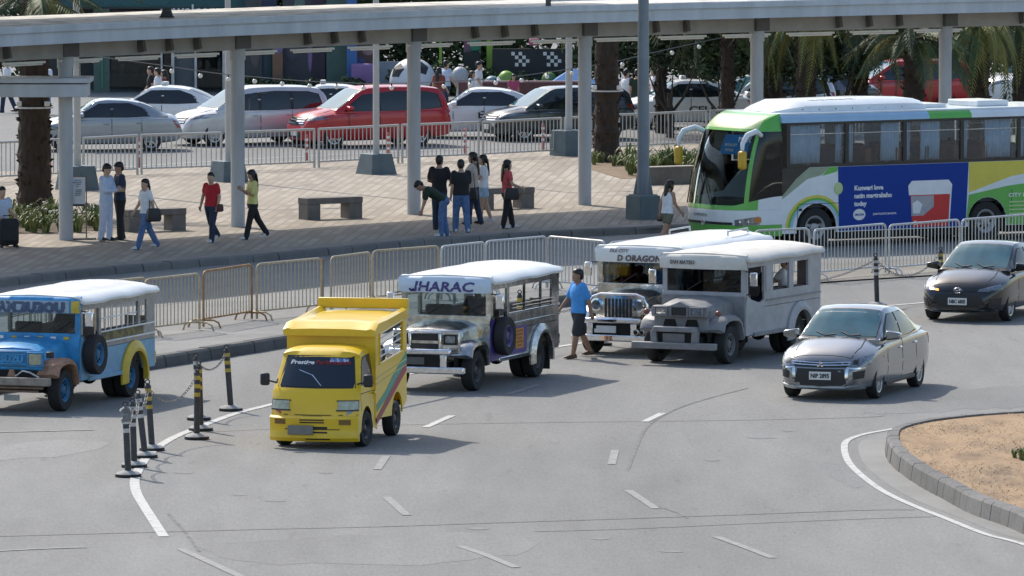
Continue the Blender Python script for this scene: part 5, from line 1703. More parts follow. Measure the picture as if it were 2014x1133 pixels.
for s in (1, -1):
    van_front('headlamp', [(s * .40, .70), (s * .55, .70), (s * .70, .705)], [(s * .40, .835), (s * .55, .835), (s * .69, .835)], m_lampy, rows=2, off=.018)
    van_front('lamp_frame', [(s * .375, .68), (s * .55, .68), (s * .715, .685)], [(s * .375, .70), (s * .55, .70), (s * .715, .705)], m_dark, rows=1, off=.015)
    van_front('lamp_frame', [(s * .375, .835), (s * .55, .835), (s * .705, .835)], [(s * .375, .85), (s * .55, .85), (s * .705, .85)], m_dark, rows=1, off=.015)
    van_front('indicator', [(s * .40, .475), (s * .60, .475)], [(s * .40, .545), (s * .60, .545)], M('smoked amber lens', (.20, .11, .03), .3), rows=1, off=.04)
    van_front('corner_lamp', [(s * .705, .715), (s * .73, .715)], [(s * .70, .83), (s * .725, .83)], m_red if s < 0 else m_lamp, rows=1, off=.014)
van_front('front_crease_shade', [(-.70, .615), (0, .61), (.70, .615)], [(-.70, .63), (0, .625), (.70, .63)], M('painted fold shade', (.12, .075, .01), .7), rows=1, off=.004)  # dark strip painted as the shade of a fold across the nose
van_front('grille', [(-.16, .575), (.16, .575)], [(-.16, .605), (.16, .605)], m_dark, rows=1, off=.01)
van_front('air_slot', [(-.16, .52), (.16, .52)], [(-.16, .55), (.16, .55)], m_dark, rows=1, off=.03)
van_front('air_slot', [(-.16, .46), (.16, .46)], [(-.16, .49), (.16, .49)], m_dark, rows=1, off=.03)
# bumper
rings = []
for k in range(-10, 11):
    v = k / 10
    x = 1.70 - .14 * abs(v) ** 4
    y = v * (W + .005)
    rings.append([(x - .10, y, .20), (x - .01, y, .20), (x + .03, y, .26), (x, y, .33), (x + .005, y, .44), (x + .02, y, .57), (x - .02, y, .60), (x - .12, y, .60)])
bmp = MB().loft(rings).obj('bumper', m_yv, t, smooth=35)
trb = tree_of(bmp)
def bump_patch(nm, A, B, mat, **k):
    return patch(nm, trb, [(2.2, y, z) for y, z in A], [(2.2, y, z) for y, z in B], (-1, 0, 0), mat, bmp, **k)
bump_patch('indicator', [(.44, .475), (.62, .475)], [(.44, .555), (.62, .555)], M('smoked amber lens', (.20, .11, .03), .3), rows=1, off=.012)
bump_patch('indicator', [(-.44, .475), (-.62, .475)], [(-.44, .555), (-.62, .555)], M('smoked amber lens', (.20, .11, .03), .3), rows=1, off=.012)
for z0, z1, a, b in ((.535, .555, -.2, .2), (.495, .515, -.2, .2), (.40, .44, .0, .25), (.335, .36, .0, .25), (.235, .25, -.1, .3)):
    bump_patch('air_slot', [(a, z0), (b, z0)], [(a, z1), (b, z1)], m_dark, rows=1, off=.008)
bump_patch('bumper_ridge_shade', [(-.45, .39), (0, .385), (.45, .39)], [(-.45, .405), (0, .40), (.45, .405)], M('painted fold shade', (.12, .075, .01), .7), rows=1, off=.004)  # shade along the bumper ridge painted as a dark strip
MB().box((1.745, -.18, .385), (.02, .42, .15)).obj('licence_plate', M('dusty grey plate', (.20, .195, .17), .6), t, bevel=.01)
van_front('mirror_base', [(-.70, 1.12), (-.66, 1.12)], [(-.70, 1.16), (-.66, 1.16)], m_dark, rows=1)
for s in (1, -1):
    o = MB().box((1.40, s * (W + .13), 1.16), (.09, .15, .20)).obj('wing_mirror', m_dark, t, bevel=.03)
    MB().tube([(1.36, s * (W - .06), 1.10), (1.40, s * (W + .08), 1.14)], .015, 6).obj('mirror_arm', m_dark, o)
    patch('side_window', trv, [(1.24, s * 1.4, 1.10), (.95, s * 1.4, 1.08), (.52, s * 1.4, 1.06)], [(1.10, s * 1.4, 1.34), (.92, s * 1.4, 1.48), (.52, s * 1.4, 1.50)], (0, -s, 0), M('blue black windscreen', (.012, .02, .032)), t, rows=4)
    patch('door_crease_shade', trv, [(1.45, s * 1.4, .93), (.4, s * 1.4, .93)], [(1.45, s * 1.4, .942), (.4, s * 1.4, .942)], (0, -s, 0), M('painted fold shade', (.12, .075, .01), .7), t, rows=1, off=.003, sub=6)  # fold in the door drawn by a painted strip of shade
    MB().box((.50, s * (W + .012), .90), (.12, .03, .03)).obj('door_handle', m_yv, t, bevel=.01)
text('windscreen_lettering', 'Prestige', .085, m_white, t, (3, -.47, 1.40), (0, 1, 0), (0, 0, 1), width=.40, bold=.003, shear=.2, depth=0, align='LEFT')
text('windscreen_lettering', 'Performance', .085, M('dark red lettering', (.25, .02, .02), .5, var=0), t, (3, -.05, 1.40), (0, 1, 0), (0, 0, 1), width=.56, bold=.003, shear=.2, depth=0, align='LEFT')
tw = tree_of(*[o for o in t.children if o.name.startswith('windscreen') and not o.name.startswith('windscreen_l')])
for o in t.children:
    if o.name.startswith('windscreen_l'):
        drop_text(o, tw, (-1, 0, 0), .006)
patch('permit_sticker', tw, [(2, .18, 1.435), (2, .48, 1.43)], [(2, .18, 1.495), (2, .47, 1.49)], (-1, 0, 0), M('blue permit sticker', (.10, .17, .42), .5, col2=(.45, .5, .6), scale=18, contrast=(.5, .55)), t, rows=1, off=.004, thick=.002)
patch('wiper', tw, [(2, .10, 1.07), (2, -.06, 1.23), (2, -.30, 1.31)], [(2, .085, 1.07), (2, -.075, 1.225), (2, -.30, 1.30)], (-1, 0, 0), m_chrome, t, rows=1, off=.02, thick=.002)
def lower(o, dz):
    for v in o.data.vertices: v.co.z += dz
    for c in o.children: lower(c, dz)
for o in list(t.children): lower(o, -.075)
# box body: tapering up to the rear, with a raised rear rim
BWt, xb0, xb1 = .735, .46, -1.62
zf, zr_ = 1.93, 2.10
side = [(xb1, .52), (xr - .36, .42)] + [(xr + .36 * math.cos(a), .36 + .36 * math.sin(a)) for a in [math.pi * (1 - k / 12) for k in range(13)]] + [(xb0, .40), (xb0, zf - .06), (xb1, zr_ - .05)]
for sd in (1, -1):
    win = [(.22, 1.26), (-1.30, 1.36), (-1.30, 1.86), (.22, 1.74)]
    # the flank is built of four pieces round the window opening
    low = [p for p in side if p[1] < 1.3]
    low = low[:-1] + [(xb0, .40), (xb0, 1.24), (xb1, 1.376)] if False else side[:-2] + [(xb0, 1.244), (xb1, 1.381)]
    MB().prism(low, sd * (BWt - .03), sd * BWt).obj('flank', m_yv, t, smooth=0)
    MB().prism([(xb0, 1.246), (.22, 1.262), (.22, 1.742), (xb0, 1.742)], sd * (BWt - .03), sd * BWt).obj('flank_post', m_yv, t, smooth=0)
    MB().prism([(-1.30, 1.362), (xb1, 1.383), (xb1, 1.862), (-1.30, 1.862)], sd * (BWt - .03), sd * BWt).obj('flank_post', m_yv, t, smooth=0)
    MB().prism([(xb0, 1.744), (.22, 1.744), (-1.30, 1.864), (xb1, 1.864), (xb1, zr_ - .05), (xb0, zf - .06)], sd * (BWt - .03), sd * BWt).obj('flank_header', m_yv, t, smooth=0)
    MB().tube([(.22, sd * (BWt + .005), 1.262), (-1.30, sd * (BWt + .005), 1.362), (-1.30, sd * (BWt + .005), 1.862), (.22, sd * (BWt + .005), 1.742), (.22, sd * (BWt + .005), 1.262)], .016, 6).obj('window_frame', m_yv, t)
    for k in range(1, 5):
        f = k / 5
        MB().tube([(.22, sd * (BWt - .02), 1.262 + .48 * f), (-1.30, sd * (BWt - .02), 1.362 + .50 * f)], .012, 6).obj('window_bar', m_white, t)
    # stripes sweeping down the flank
    for nm, dx, mm in (('green_stripe', 0.0, M('teal stripe', (.04, .30, .22), .4, var=.08)), ('red_stripe', -.26, M('crimson stripe', (.30, .03, .05), .4, var=.08))):
        top = [(.40 + dx * .0, .62 + dx * .8), (-.2 + dx * .4, .80 + dx * .45), (-.75 + dx * .6, 1.03 + dx * .35), (-1.60, 1.33 + dx * .62)]
        bot = [(.40, .50 + dx * .8), (-.2 + dx * .4, .66 + dx * .45), (-.80 + dx * .6, .88 + dx * .35), (-1.60, 1.18 + dx * .62)]
        MB().prism(bot + top[::-1], sd * (BWt + .0015 + (.001 if dx else 0)), sd * (BWt + .005 + (.001 if dx else 0))).obj(nm, mm, t, smooth=0)
    for k in range(2):
        MB().prism([(.42, 1.03 - .09 * k), (-1.58, 1.20 - .09 * k), (-1.58, 1.215 - .09 * k), (.42, 1.045 - .09 * k)], sd * (BWt + .006), sd * (BWt + .010)).obj('pinstripe', M('pale yellow pinstripe', (.62, .56, .25), .5), t, smooth=0)
    MB().box((xb1 + .02, sd * .60, .95), (.06, .12, .22)).obj('rear_lamp', m_red, t, bevel=.01)
MB().prism([(-BWt + .03, .40), (BWt - .03, .40), (BWt - .03, zf - .08), (-BWt + .03, zf - .08)], xb0 - .03, xb0, 'yz').obj('front_wall', m_yv, t, smooth=0)
MB().box((-.55, 0, .50), (2.1, 1.38, .06)).obj('floor', m_under, t)
MB().prism([(-BWt + .03, .52), (BWt - .03, .52), (BWt - .03, 1.2), (-BWt + .03, 1.2)], xb1, xb1 + .03, 'yz').obj('tail_gate', m_yv, t, smooth=0)
rings = []
for k in range(11):
    f = k / 10
    x = xb0 + .14 + (xb1 - .04 - xb0 - .14) * f
    z = zf + (zr_ - .12 - zf) * f
    if k == 0: z -= .10
    if k == 1: z -= .01
    e = .012 + .06 * max(0, f - .35) / .65
    rings.append([(x, -BWt - .02, z - .10), (x, -BWt - .03, z - .02 + e), (x, -BWt + .05, z + e + .005), (x, -BWt + .12, z + .0), (x, -.3, z + .015), (x, .3, z + .015), (x, BWt - .12, z), (x, BWt - .05, z + e + .005), (x, BWt + .03, z - .02 + e), (x, BWt + .02, z - .10)])
MB().loft(rings).obj('box_roof', m_yv, t, smooth=30)
MB().box((xb1 - .03, 0, zr_ + .0), (.09, 2 * BWt + .05, .17)).obj('rear_rim', m_yv, t, bevel=.02)
for x in (xf, xr):
    for sd in (1, -1):
        wheel(t, x, sd * .635, .285, .185, 'steel', sd, M('black steel rim', (.04, .04, .042), .4, .2), steer=R(-6) if x > 0 else 0)
MB().box((0, 0, .32), (2.9, .8, .16)).obj('underbody', m_under, t)
# goods seen through the flank window
for nm, mm, c, d_ in (('cargo_sack', M('white sack', (.55, .55, .56), .7), (-.55, .45, 1.32), (.22, .3, .5)), ('cargo_sack', M('navy sack', (.03, .04, .09), .7), (-.05, .5, 1.25), (.4, .3, .3)), ('cargo_sack', M('dark sack', (.06, .06, .07), .7), (-.95, .35, 1.3), (.4, .4, .5))):
    MB().ball((c[0], c[1], c[2]), (d_[0] / 2, d_[1] / 2, d_[2] / 2)).obj(nm, mm, t)
# ------------------------------------------------------------------ the bus
BYAW = R(-148)
wb, W = 4.8, 1.225
hd = Vector((math.cos(BYAW), math.sin(BYAW), 0))
lf = Vector((-hd.y, hd.x, 0))
fc = g(1598, 488) - lf * (W - .16)
bus = thing('city_bus', 'green and white bus with a blue cool-box advert on its flank', 'bus', fc - hd * wb / 2, BYAW)
xf, xr, xt = wb / 2, -wb / 2, -wb / 2 - 2.6
m_bw = paint('bus white paint', (.72, .77, .80), .35, .5)
m_bg = paint('bus green paint', (.11, .44, .065), .35, .5)
m_bgl = M('bus pale green', (.46, .60, .28), .35, var=.08, coat=.4)
m_by = paint('bus yellow paint', (.68, .58, .07), .35, .5)
m_bb = paint('bus sky blue paint', (.32, .50, .68), .35, .5)
m_ad = M('royal blue advert', (.005, .042, .29), .55, var=.05, spec=.25)
m_bk = M('black bus trim', (.012, .013, .014), .3, var=.1, coat=.4)
xs = xf + .95
XW0 = xf + .82         # first window post
XF = [(.30, 2.16), (.50, 2.26), (.85, 2.30), (1.10, 2.27), (1.6, 2.18), (2.2, 2.0), (2.6, 1.82), (2.75, 1.72), (2.95, 1.48), (3.06, 1.2), (3.10, .97)]
def shell(u, z, off=0.0):
    """front skin: u runs round the nose from the right flank (-1) to the left flank (+1)"""
    a = u * math.pi / 2
    n = 2 / 3.2
    f = xf + interp(XF, z)
    k = 1.0 - (.10 * max(0, z - 2.6) / .5)
    y = W * k * math.copysign(abs(math.sin(a)) ** n, math.sin(a))
    x = xs + (f - xs) * abs(math.cos(a)) ** n
    return Vector((x, y, z)) + Vector((math.cos(a), math.sin(a), 0)) * off
def zlow(u):
    return 1.03 + .20 * max(0, abs(u) - .45) / .55
def skin(name, mat, u0, u1, z0, z1, off=0.0, nu=24, nv=8, parent=bus, thick=.03):
    f0 = z0 if callable(z0) else (lambda u: z0)
    f1 = z1 if callable(z1) else (lambda u: z1)
    vs = []
    for o_ in (off, off - thick):
        for i in range(nu + 1):
            u = u0 + (u1 - u0) * i / nu
            for j in range(nv + 1):
                vs.append(shell(u, f0(u) + (f1(u) - f0(u)) * j / nv, o_))
    w, T = nv + 1, (nu + 1) * (nv + 1)
    fs = []
    for i in range(nu):
        for j in range(nv):
            q = (i * w + j, (i + 1) * w + j, (i + 1) * w + j + 1, i * w + j + 1)
            fs += [q, tuple(T + k for k in reversed(q))]
    rim = [i * w for i in range(nu + 1)] + [nu * w + j for j in range(1, w)] + [i * w + nv for i in range(nu - 1, -1, -1)] + [j for j in range(nv - 1, 0, -1)]
    fs += [(a, b, b + T, a + T) for a, b in zip(rim, rim[1:] + rim[:1])]
    return MB().add(vs, fs).obj(name, mat, parent, smooth=40)
UP = .60          # edge of the windscreen
skin('front_bumper', m_bg, -1, 1, .32, .58)
skin('front_panel', m_bw, -1, 1, .582, .92)
skin('front_band', m_bg, -.8, .8, .922, lambda u: zlow(u) - .002)
for s in (1, -1):
    a, b = sorted((s * .802, s * 1.0))
    skin('front_corner', m_bw, a, b, .922, lambda u: zlow(u) - .002, nu=6)
skin('windscreen', glass('bus windscreen', (.85, .9, .9), .92, ior=1.12), -UP, UP, zlow, 2.70, nu=30, nv=12, thick=.012)
for s in (1, -1):
    a, b = sorted((s * UP, s * (UP + .07)))
    skin('windscreen_pillar', m_bg, a, b, zlow, 2.70, nu=4, nv=10)
    a, b = sorted((s * (UP + .072), s * 1.0))
    skin('cab_window', glass('dark cab glass', (.5, .55, .55), .35), a, b, zlow, 2.70, nu=10, nv=10)
skin('roof_front', m_bg, -1, 1, 2.702, 3.10, nu=40, nv=12)
skin('roof_front_tint', m_bgl, -.62, .62, 2.76, 3.09, off=.004, nu=30, nv=8, thick=.002)
# lamps and badge on the nose
for s in (1, -1):
    a, b = sorted((s * .46, s * .82))
    hl = skin('headlamp', m_lamp, a, b, lambda u: .56 + .10 * (abs(u) - .46), lambda u: .70 + .22 * (abs(u) - .46), off=.012, nu=8, nv=3)
    a, b = sorted((s * .76, s * .84))
    skin('indicator', m_amber, a, b, .64, .76, off=.014, nu=2, nv=2)
    for u in (.54, .66):
        p = shell(s * u, .645, .02)
        MB().lathe([(0, .012), (.05, .008), (.06, 0), (0, -.01)], 14, p, axis='x').obj('lamp_reflector', m_chrome, hl)
skin('grille', m_dark, -.42, .42, .585, .645, off=.008, nu=16, nv=2)
p = shell(0, .615, .012)
MB().tube([(p.x, p.y + .06 * math.cos(a), p.z + .06 * math.sin(a)) for a in [k * math.pi / 8 for k in range(17)]], .01, 6, False).obj('badge', m_chrome, bus)
MB().tube([(p.x, p.y, p.z - .06), (p.x, p.y, p.z + .06)], .008, 6).obj('badge_bar', m_chrome, bus)
tr = tree_of(*[o for o in bus.children if o.name.startswith(('front_panel', 'front_band'))])
o = text('nose_lettering', 'SUNPUGITA', .085, M('grey green lettering', (.18, .24, .22), .5), bus, (xf + 3, -.1, .76), (0, 1, 0), (0, 0, 1), width=.55, bold=.003, depth=0)
drop_text(o, tr, (-1, 0, 0))
# wipers and boards behind the windscreen
for s, u0, u1 in ((1, .08, .02), (-1, -.38, -.30)):
    MB().tube([shell(u0, 1.02, .03), shell(u1, 1.3, .03), shell(u1 - .04, 1.75, .03)], .014, 6).obj('wiper', m_dark, bus)
m_sign = M('sky blue route board', (.05, .25, .55), .5, var=.06)
rb = skin('route_board', m_sign, .02, .52, 2.18, 2.62, off=-.05, nu=12, nv=2, thick=.01)
for txt, uu, zz, ww, sz in (('PITX', .40, 2.46, .34, .16), ('MOTOR CITY', .16, 2.36, .42, .09), ('AYALA', .16, 2.25, .30, .09)):
    pu, pv = shell(uu - .05, zz, -.03), shell(uu + .05, zz, -.03)
    d = (pv - pu).normalized()
    text('board_lettering', txt, sz, m_white, rb, shell(uu, zz, -.035), d, (-.25, 0, 1), width=ww, bold=.004, depth=.002)
MB().box((xf + 1.5, -.45, 2.45), (.02, .55, .40)).obj('sun_blind', M('brown grey blind', (.16, .15, .14), .7), bus)
# flanks
PTS = 14
for s in (1, -1):
    arch = lambda xc: [(xc - .56 * math.cos(a), .47 + .56 * math.sin(a)) for a in [-.2 + (math.pi + .4) * k / PTS for k in range(PTS + 1)]]
    poly = [(xt, .36)] + arch(xr) + arch(xf) + [(xs, .36), (xs, 1.225), (xf + .55, 1.62), (xf + .2, 1.86), (xt, 1.86)]
    poly = [p if p[1] > .36 else (p[0], .36) for p in poly]
    fl = MB().prism(poly, s * (W - .035), s * W).obj('flank', m_bw, bus, smooth=0)
    def on(name, pts, mat, lay=1, par=fl):
        return MB().prism(pts, s * (W + .0015 * lay), s * (W + .0015 * lay + .002)).obj(name, mat, par, smooth=0)
    # black wedge below the driver's window
    on('cab_window_wedge', [(xs, 1.24), (xf + .55, 1.635), (xf + .22, 1.855), (xs, 1.855)], m_bk)
    MB().prism([(xs - .001, 1.23), (xs - .001, 2.88), (XW0, 2.88), (XW0, 1.862), (xf + .2, 1.862), (xf + .55, 1.625)], s * (W - .012), s * W).obj('cab_side_glass', glass('dark cab glass'), bus, smooth=0)
    on('green_sweep', [(xs, 1.15), (xs, 1.225), (xf + .55, 1.62), (xf + .2, 1.855), (xf - .35, 1.855), (xf - .15, 1.68), (xf + .25, 1.60)], M('grey green sweep', (.30, .36, .26), .4), 1)
    on('green_flash', [(xf - .35, 1.852), (xf - .15, 1.66), (xf - .55, 1.74), (xf - .62, 1.852)], m_bg, 2)
    # arches
    for xc, mats in ((xf, (m_by, m_bg, m_bb)),):
        for k, mm in enumerate(mats):
            r0, r1 = .585 + .06 * k, .645 + .06 * k
            r0, r1 = .775 - .06 * k, .715 - .06 * k
            outer = [(xc - r0 * math.cos(a) * (1.12 if math.cos(a) < 0 else 1), .45 + r0 * math.sin(a)) for a in [math.pi * (1 - q / 20) for q in range(0, 21)]]
            inner = [(xc - r1 * math.cos(a) * (1.12 if math.cos(a) < 0 else 1), .45 + r1 * math.sin(a)) for a in [math.pi * q / 20 for q in range(0, 21)]]
            on('arch_stripe', outer + inner, mm, 1 + k * .3)
    # advert
    x0, x1 = xf - .62, xr + .62
    ad = on('advert', [(x1, .38), (x0, .38), (x0 + .03, 1.855), (x1 - .08, 1.855)], m_ad, 3)
    yy = s * (W + .0085)
    tx = (-s, 0, 0)
    ccx = (x0 + x1) / 2
    for i, ln in enumerate(('Kunwari love', 'natin magtrabaho', 'today')):
        text('advert_lettering', ln, .15, m_white, ad, ((x0 - .42) if s > 0 else (x1 + .42), yy, 1.30 - .18 * i), tx, (0, 0, 1), bold=.006, depth=.001, align='LEFT')
    text('advert_small_print', 'JUAN PLASTIC BA KUYA', .06, m_white, ad, ((x0 - .95) if s > 0 else (x1 + .95), yy, .72), tx, (0, 0, 1), bold=.002, depth=.001, align='LEFT')
    dx = lambda v: x0 - v
    MB().prism([(dx(.56) + .17 * math.cos(a), .74 + .13 * math.sin(a)) for a in [k * math.pi / 12 for k in range(24)]], yy - s * .001, yy + s * .002).obj('advert_logo', m_white, ad, smooth=0)
    text('advert_logo_name', 'OROCAN', .07, m_ad, ad, (dx(.56), yy + s * .004, .715), tx, (0, 0, 1), width=.26, bold=.003, depth=.001)
    cx = dx(2.55)
    mw, mr = M('advert white', (.78, .78, .80), .4, var=.05), M('advert red', (.60, .025, .025), .4, var=.06)
    on('advert_cooler_body', [(cx - .50, .40), (cx + .50, .40), (cx + .56, 1.17), (cx - .56, 1.17)], mr, 6, ad)
    on('advert_cooler_lid', [(cx - .60, 1.14), (cx + .60, 1.14), (cx + .62, 1.36), (cx + .52, 1.47), (cx - .52, 1.47), (cx - .62, 1.36)], mw, 7, ad)
    on('advert_cooler_handle', [(cx - .52, .52), (cx - .555, .52), (cx - .60, 1.14), (cx - .56, 1.14)], mw, 7, ad)
    on('advert_cooler_label', [(cx + .53, .66), (cx + .20, .66), (cx - .10, .86), (cx - .10, 1.12), (cx + .54, 1.12)], M('advert label', (.30, .34, .42), .4, col2=(.5, .42, .4), scale=9), 7, ad)
    on('advert_cooler_ice', [(cx + .48, .72), (cx + .30, .72), (cx + .22, .92), (cx + .36, 1.02), (cx + .50, .95)], mw, 8, ad)
    MB().prism([(cx + .42 + .05 * math.cos(a), .50 + .05 * math.sin(a)) for a in [k * math.pi / 8 for k in range(16)]], yy + s * .004, yy + s * .006).obj('advert_cooler_tap', mw, ad, smooth=0)
    # rear livery
    on('yellow_flash', [(x1 - .09, 1.15), (x1 - .09, 1.855), (xt, 1.855), (xt, 1.75), (x1 - 1.3, 1.50)], m_by, 1)
    rear = [(xt, .37), (xr - .565, .37)] + [(xr - .565 * math.cos(a), .47 + .565 * math.sin(a)) for a in [k * math.pi / 14 for k in range(15)]] + [(x1 - .01, .47), (x1 - .09, 1.10), (x1 - 1.2, 1.28), (xt, 1.45)]
    on('rear_green', rear, m_bg, 1.4)
    text('flank_lettering', 'CITY BUS', .12, m_white, fl, (xr - .95, s * (W + .008), 1.02), tx, (0, 0, 1), width=.7, bold=.003, depth=.001)
    for k in range(4):
        MB().box((xr - 1.0, s * (W + .006), .90 - .09 * k), (.75, .004, .035)).obj('flank_lettering', m_bgl, fl, smooth=0)
    for x, z0, z1 in ((xf + .52, .40, 1.0), (xf - .6, .38, .40), (xr - .7, .42, 1.2), (xr - 1.6, .42, 1.2)):
        on('panel_gap', [(x, z0), (x + .012, z0), (x + .012, z1), (x, z1)], m_under, 3)
    on('panel_gap', [(xf - .75, 1.02), (xf + .52, 1.02), (xf + .52, 1.032), (xf - .75, 1.032)], m_under, 2)
    MB().ball((xf + .45, s * (W + .01), .90), (.05, .02, .03), 10, 6).obj('side_repeater', m_dark, bus)
    MB().prism([(xf - .60 + .12 * math.cos(a), 1.36 + .14 * math.sin(a)) for a in [k * math.pi / 10 for k in range(20)]], s * (W + .008), s * (W + .011)).obj('flank_emblem', m_bgl, fl, smooth=0)
    # window band
    MB().box(((XW0 + xt) / 2, s * (W - .02), 1.895), (XW0 - xt, .045, .066)).obj('window_sill', m_bk, bus, smooth=0)
    MB().box(((XW0 + xt) / 2, s * (W - .02), 2.86), (XW0 - xt, .045, .05)).obj('window_head', m_bk, bus, smooth=0)
    step = 1.62
    k = 0
    x = XW0 - .04
    while x > xt + .3:
        MB().box((x, s * (W - .019), 2.38), (.10, .042, .90)).obj('window_post', m_bk, bus, smooth=0)
        xn = max(x - step, xt + .05)
        MB().box(((x + xn) / 2, s * (W - .03), 2.38), (x - xn - .11, .008, .90)).obj('window', glass('bus window', (.88, .92, .95), .96), bus, smooth=0)
        MB().box(((x + xn) / 2, s * (W - .02), 2.62), (x - xn - .11, .012, .016)).obj('window_rail', m_galv, bus, smooth=0)
        # curtains
        for c0, c1 in (((.06, .95), (1.36, 1.52)) if k == 0 else ((1.0, 1.52), (.07, .22)) if k == 1 else ((.50, 1.05), (.06, .2)) if k == 2 else ((.70, 1.45), (.05, .2))):
            rings = []
            nn_ = 28
            for q in range(nn_ + 1):
                xx = x - c0 - (c1 - c0) * q / nn_
                rings.append([(xx, s * (W - .11 + .022 * math.sin(q * 1.5)), 1.95 + .0 * q), (xx - .02 * math.sin(q), s * (W - .10 + .012 * math.sin(q * 1.5 + .4)), 2.40), (xx, s * (W - .09 + .02 * math.sin(q * 1.5)), 2.84)])
            MB().loft(rings, cap=False, closed=False).obj('curtain', M('pale blue curtain', (.56, .68, .80), .8, var=.12), bus, solid=.004)
        x = xn
        k += 1
    # seats
    x = xf - .7
    k = 0
    while x > xt + .6:
        MB().box((x, s * .72, 1.72), (.16, .82, 1.12)).obj('seat_back', M('orange seat cloth', (.22, .075, .035), .8, var=.2) if k % 3 else M('grey seat cloth', (.09, .10, .12), .8, var=.2), bus, bevel=.05)
        x -= .82
        k += 1
    # roof rail
    for a, b, mm in ((xs - .001, xf - 3.15, m_bb), (xf - 3.15, xf - 4.35, m_bg), (xf - 4.35, xt, m_bw)):
        rings = []
        for x in (a, b):
            rings.append([(x, s * (W - .01), 2.886), (x, s * W, 2.89), (x, s * (W - .02), 2.99), (x, s * (W - .10), 3.065), (x, s * (W - .14), 3.065), (x, s * (W - .14), 2.886)])
        MB().loft(rings).obj('roof_rail', mm, bus, smooth=50)
    for x in (xf, xr):
        wheel(bus, x, s * (W - .17), .47, .28, 'truck', s, M('grey bus rim', (.40, .40, .40), .5, .3))
    MB().box((xr, s * (W - .47), .47), (.9, .3, .9)).obj('inner_arch', m_under, bus)
    MB().box((xf, s * (W - .47), .47), (.9, .3, .9)).obj('inner_arch', m_under, bus)
    # mirror on its long arm
    p0 = shell(s * .70, 2.62, .0)
    arm = [p0, p0 + Vector((.22, s * .12, .10)), p0 + Vector((.50, s * .18, .02)), p0 + Vector((.62, s * .18, -.16)), p0 + Vector((.63, s * .18, -.32))]
    mi = MB().tube(arm, [.055, .065, .065, .055, .04], 12).obj('mirror_arm', m_bw, bus)
    c = arm[-1] + Vector((0, 0, -.22))
    MB().box(c, (.14, .22, .42)).obj('mirror_head', M('yellow mirror housing', (.62, .38, .03), .4, var=.1), mi, bevel=.05)
MB().box(((xs + xt) / 2, 0, 3.08), (xs - xt, 2 * W - .20, .05)).obj('roof', m_bw, bus, bevel=.02)
MB().box(((xs + xt) / 2, 0, .62), (xs - xt - .1, 2 * W - .16, .10)).obj('floor', m_under, bus)
MB().box(((xs + xt) / 2, 0, .98), (xs - xt - .3, 2 * W - .2, .10)).obj('deck', M('dark bus floor', (.05, .05, .055), .7), bus)
MB().box(((xr + xf) / 2, 0, .36), (wb - 1.3, 2 * W - .3, .36)).obj('underbody_block', m_under, bus)  # box added to keep sunlit ground from showing under the bus
MB().box(((xr + xt) / 2 - .3, 0, .36), (1.9, 2 * W - .3, .34)).obj('rear_underbody_block', m_under, bus)  # second added box, darkens the underside behind the rear axle
MB().box((xt + .02, 0, 1.7), (.05, 2 * W - .01, 2.7)).obj('rear_wall', m_bg, bus, bevel=.02)
MB().box((xf + 1.3, 0, 1.02), (.5, 1.7, .22)).obj('dashboard', m_dark, bus, bevel=.05)
MB().tube([(xf + 1.0 + .1 * math.sin(a), .55 + .24 * math.cos(a), 1.35 + .2 * math.sin(a)) for a in [k * math.pi / 10 for k in range(21)]], .02, 6, False).obj('steering_wheel', m_dark, bus)
# air conditioner and hatches
rings = []
for x, hw, z in ((xf + .85, .55, 3.12), (xf + .55, .80, 3.24), (xf + .1, .92, 3.36), (xf - 2.2, .94, 3.38), (xf - 3.0, .93, 3.36), (xf - 3.22, .90, 3.30), (xf - 3.28, .88, 3.10)):
    rings.append([(x, -hw - .03, 3.10), (x, -hw, 3.10 + (z - 3.10) * .55), (x, -hw * .8, z - .01), (x, 0, z + .01), (x, hw * .8, z - .01), (x, hw, 3.10 + (z - 3.10) * .55), (x, hw + .03, 3.10)])
ac = MB().loft(rings).obj('air_conditioner', m_bw, bus, smooth=40)
tra = tree_of(ac)
for k in range(5):
    x = xf - .2 - .26 * k
    patch('vent', tra, [(x, .52, 4), (x - .06, .70, 4)], [(x - .15, .52, 4), (x - .21, .70, 4)], (0, 0, -1), m_under, ac, rows=2, off=.004, thick=.01)
for k in range(7):
    MB().ball((xf + .2 - .46 * k, .945, 3.17), .016, 6, 4).obj('fixing_bolt', m_under, ac)
MB().box((xf - 3.75, 0, 3.15), (.7, 1.1, .10)).obj('roof_hatch', m_bw, bus, bevel=.02)
MB().box((xf - 5.4, 0, 3.17), (.9, 1.2, .14)).obj('roof_hatch', m_bw, bus, bevel=.03)
# ------------------------------------------------------------------ people
BULK = 1.13
def skin_m(k): return M('skin %d' % k, ((.40, .235, .155), (.50, .315, .215), (.31, .175, .11))[k], .55, var=.06, scale=10)
def cloth(name, col, var=.12, scale=14): return M('cloth ' + name, col, .85, var=var, scale=scale, bump=.15)
m_hair = M('black hair', (.012, .010, .009), .45, var=.4, scale=30, stretch=(1, 1, .2))
m_hairb = M('brown hair', (.06, .03, .018), .5, var=.3, scale=30)

def rings_tube(mb, pts, rad, n=10):
    pts = [Vector(p) for p in pts]
    rad = [r * BULK for r in rad]
    mb.tube(pts, rad, n)
    for p, r in ((pts[0], rad[0]), (pts[-1], rad[-1])):
        mb.ball(p, r, n, 6)

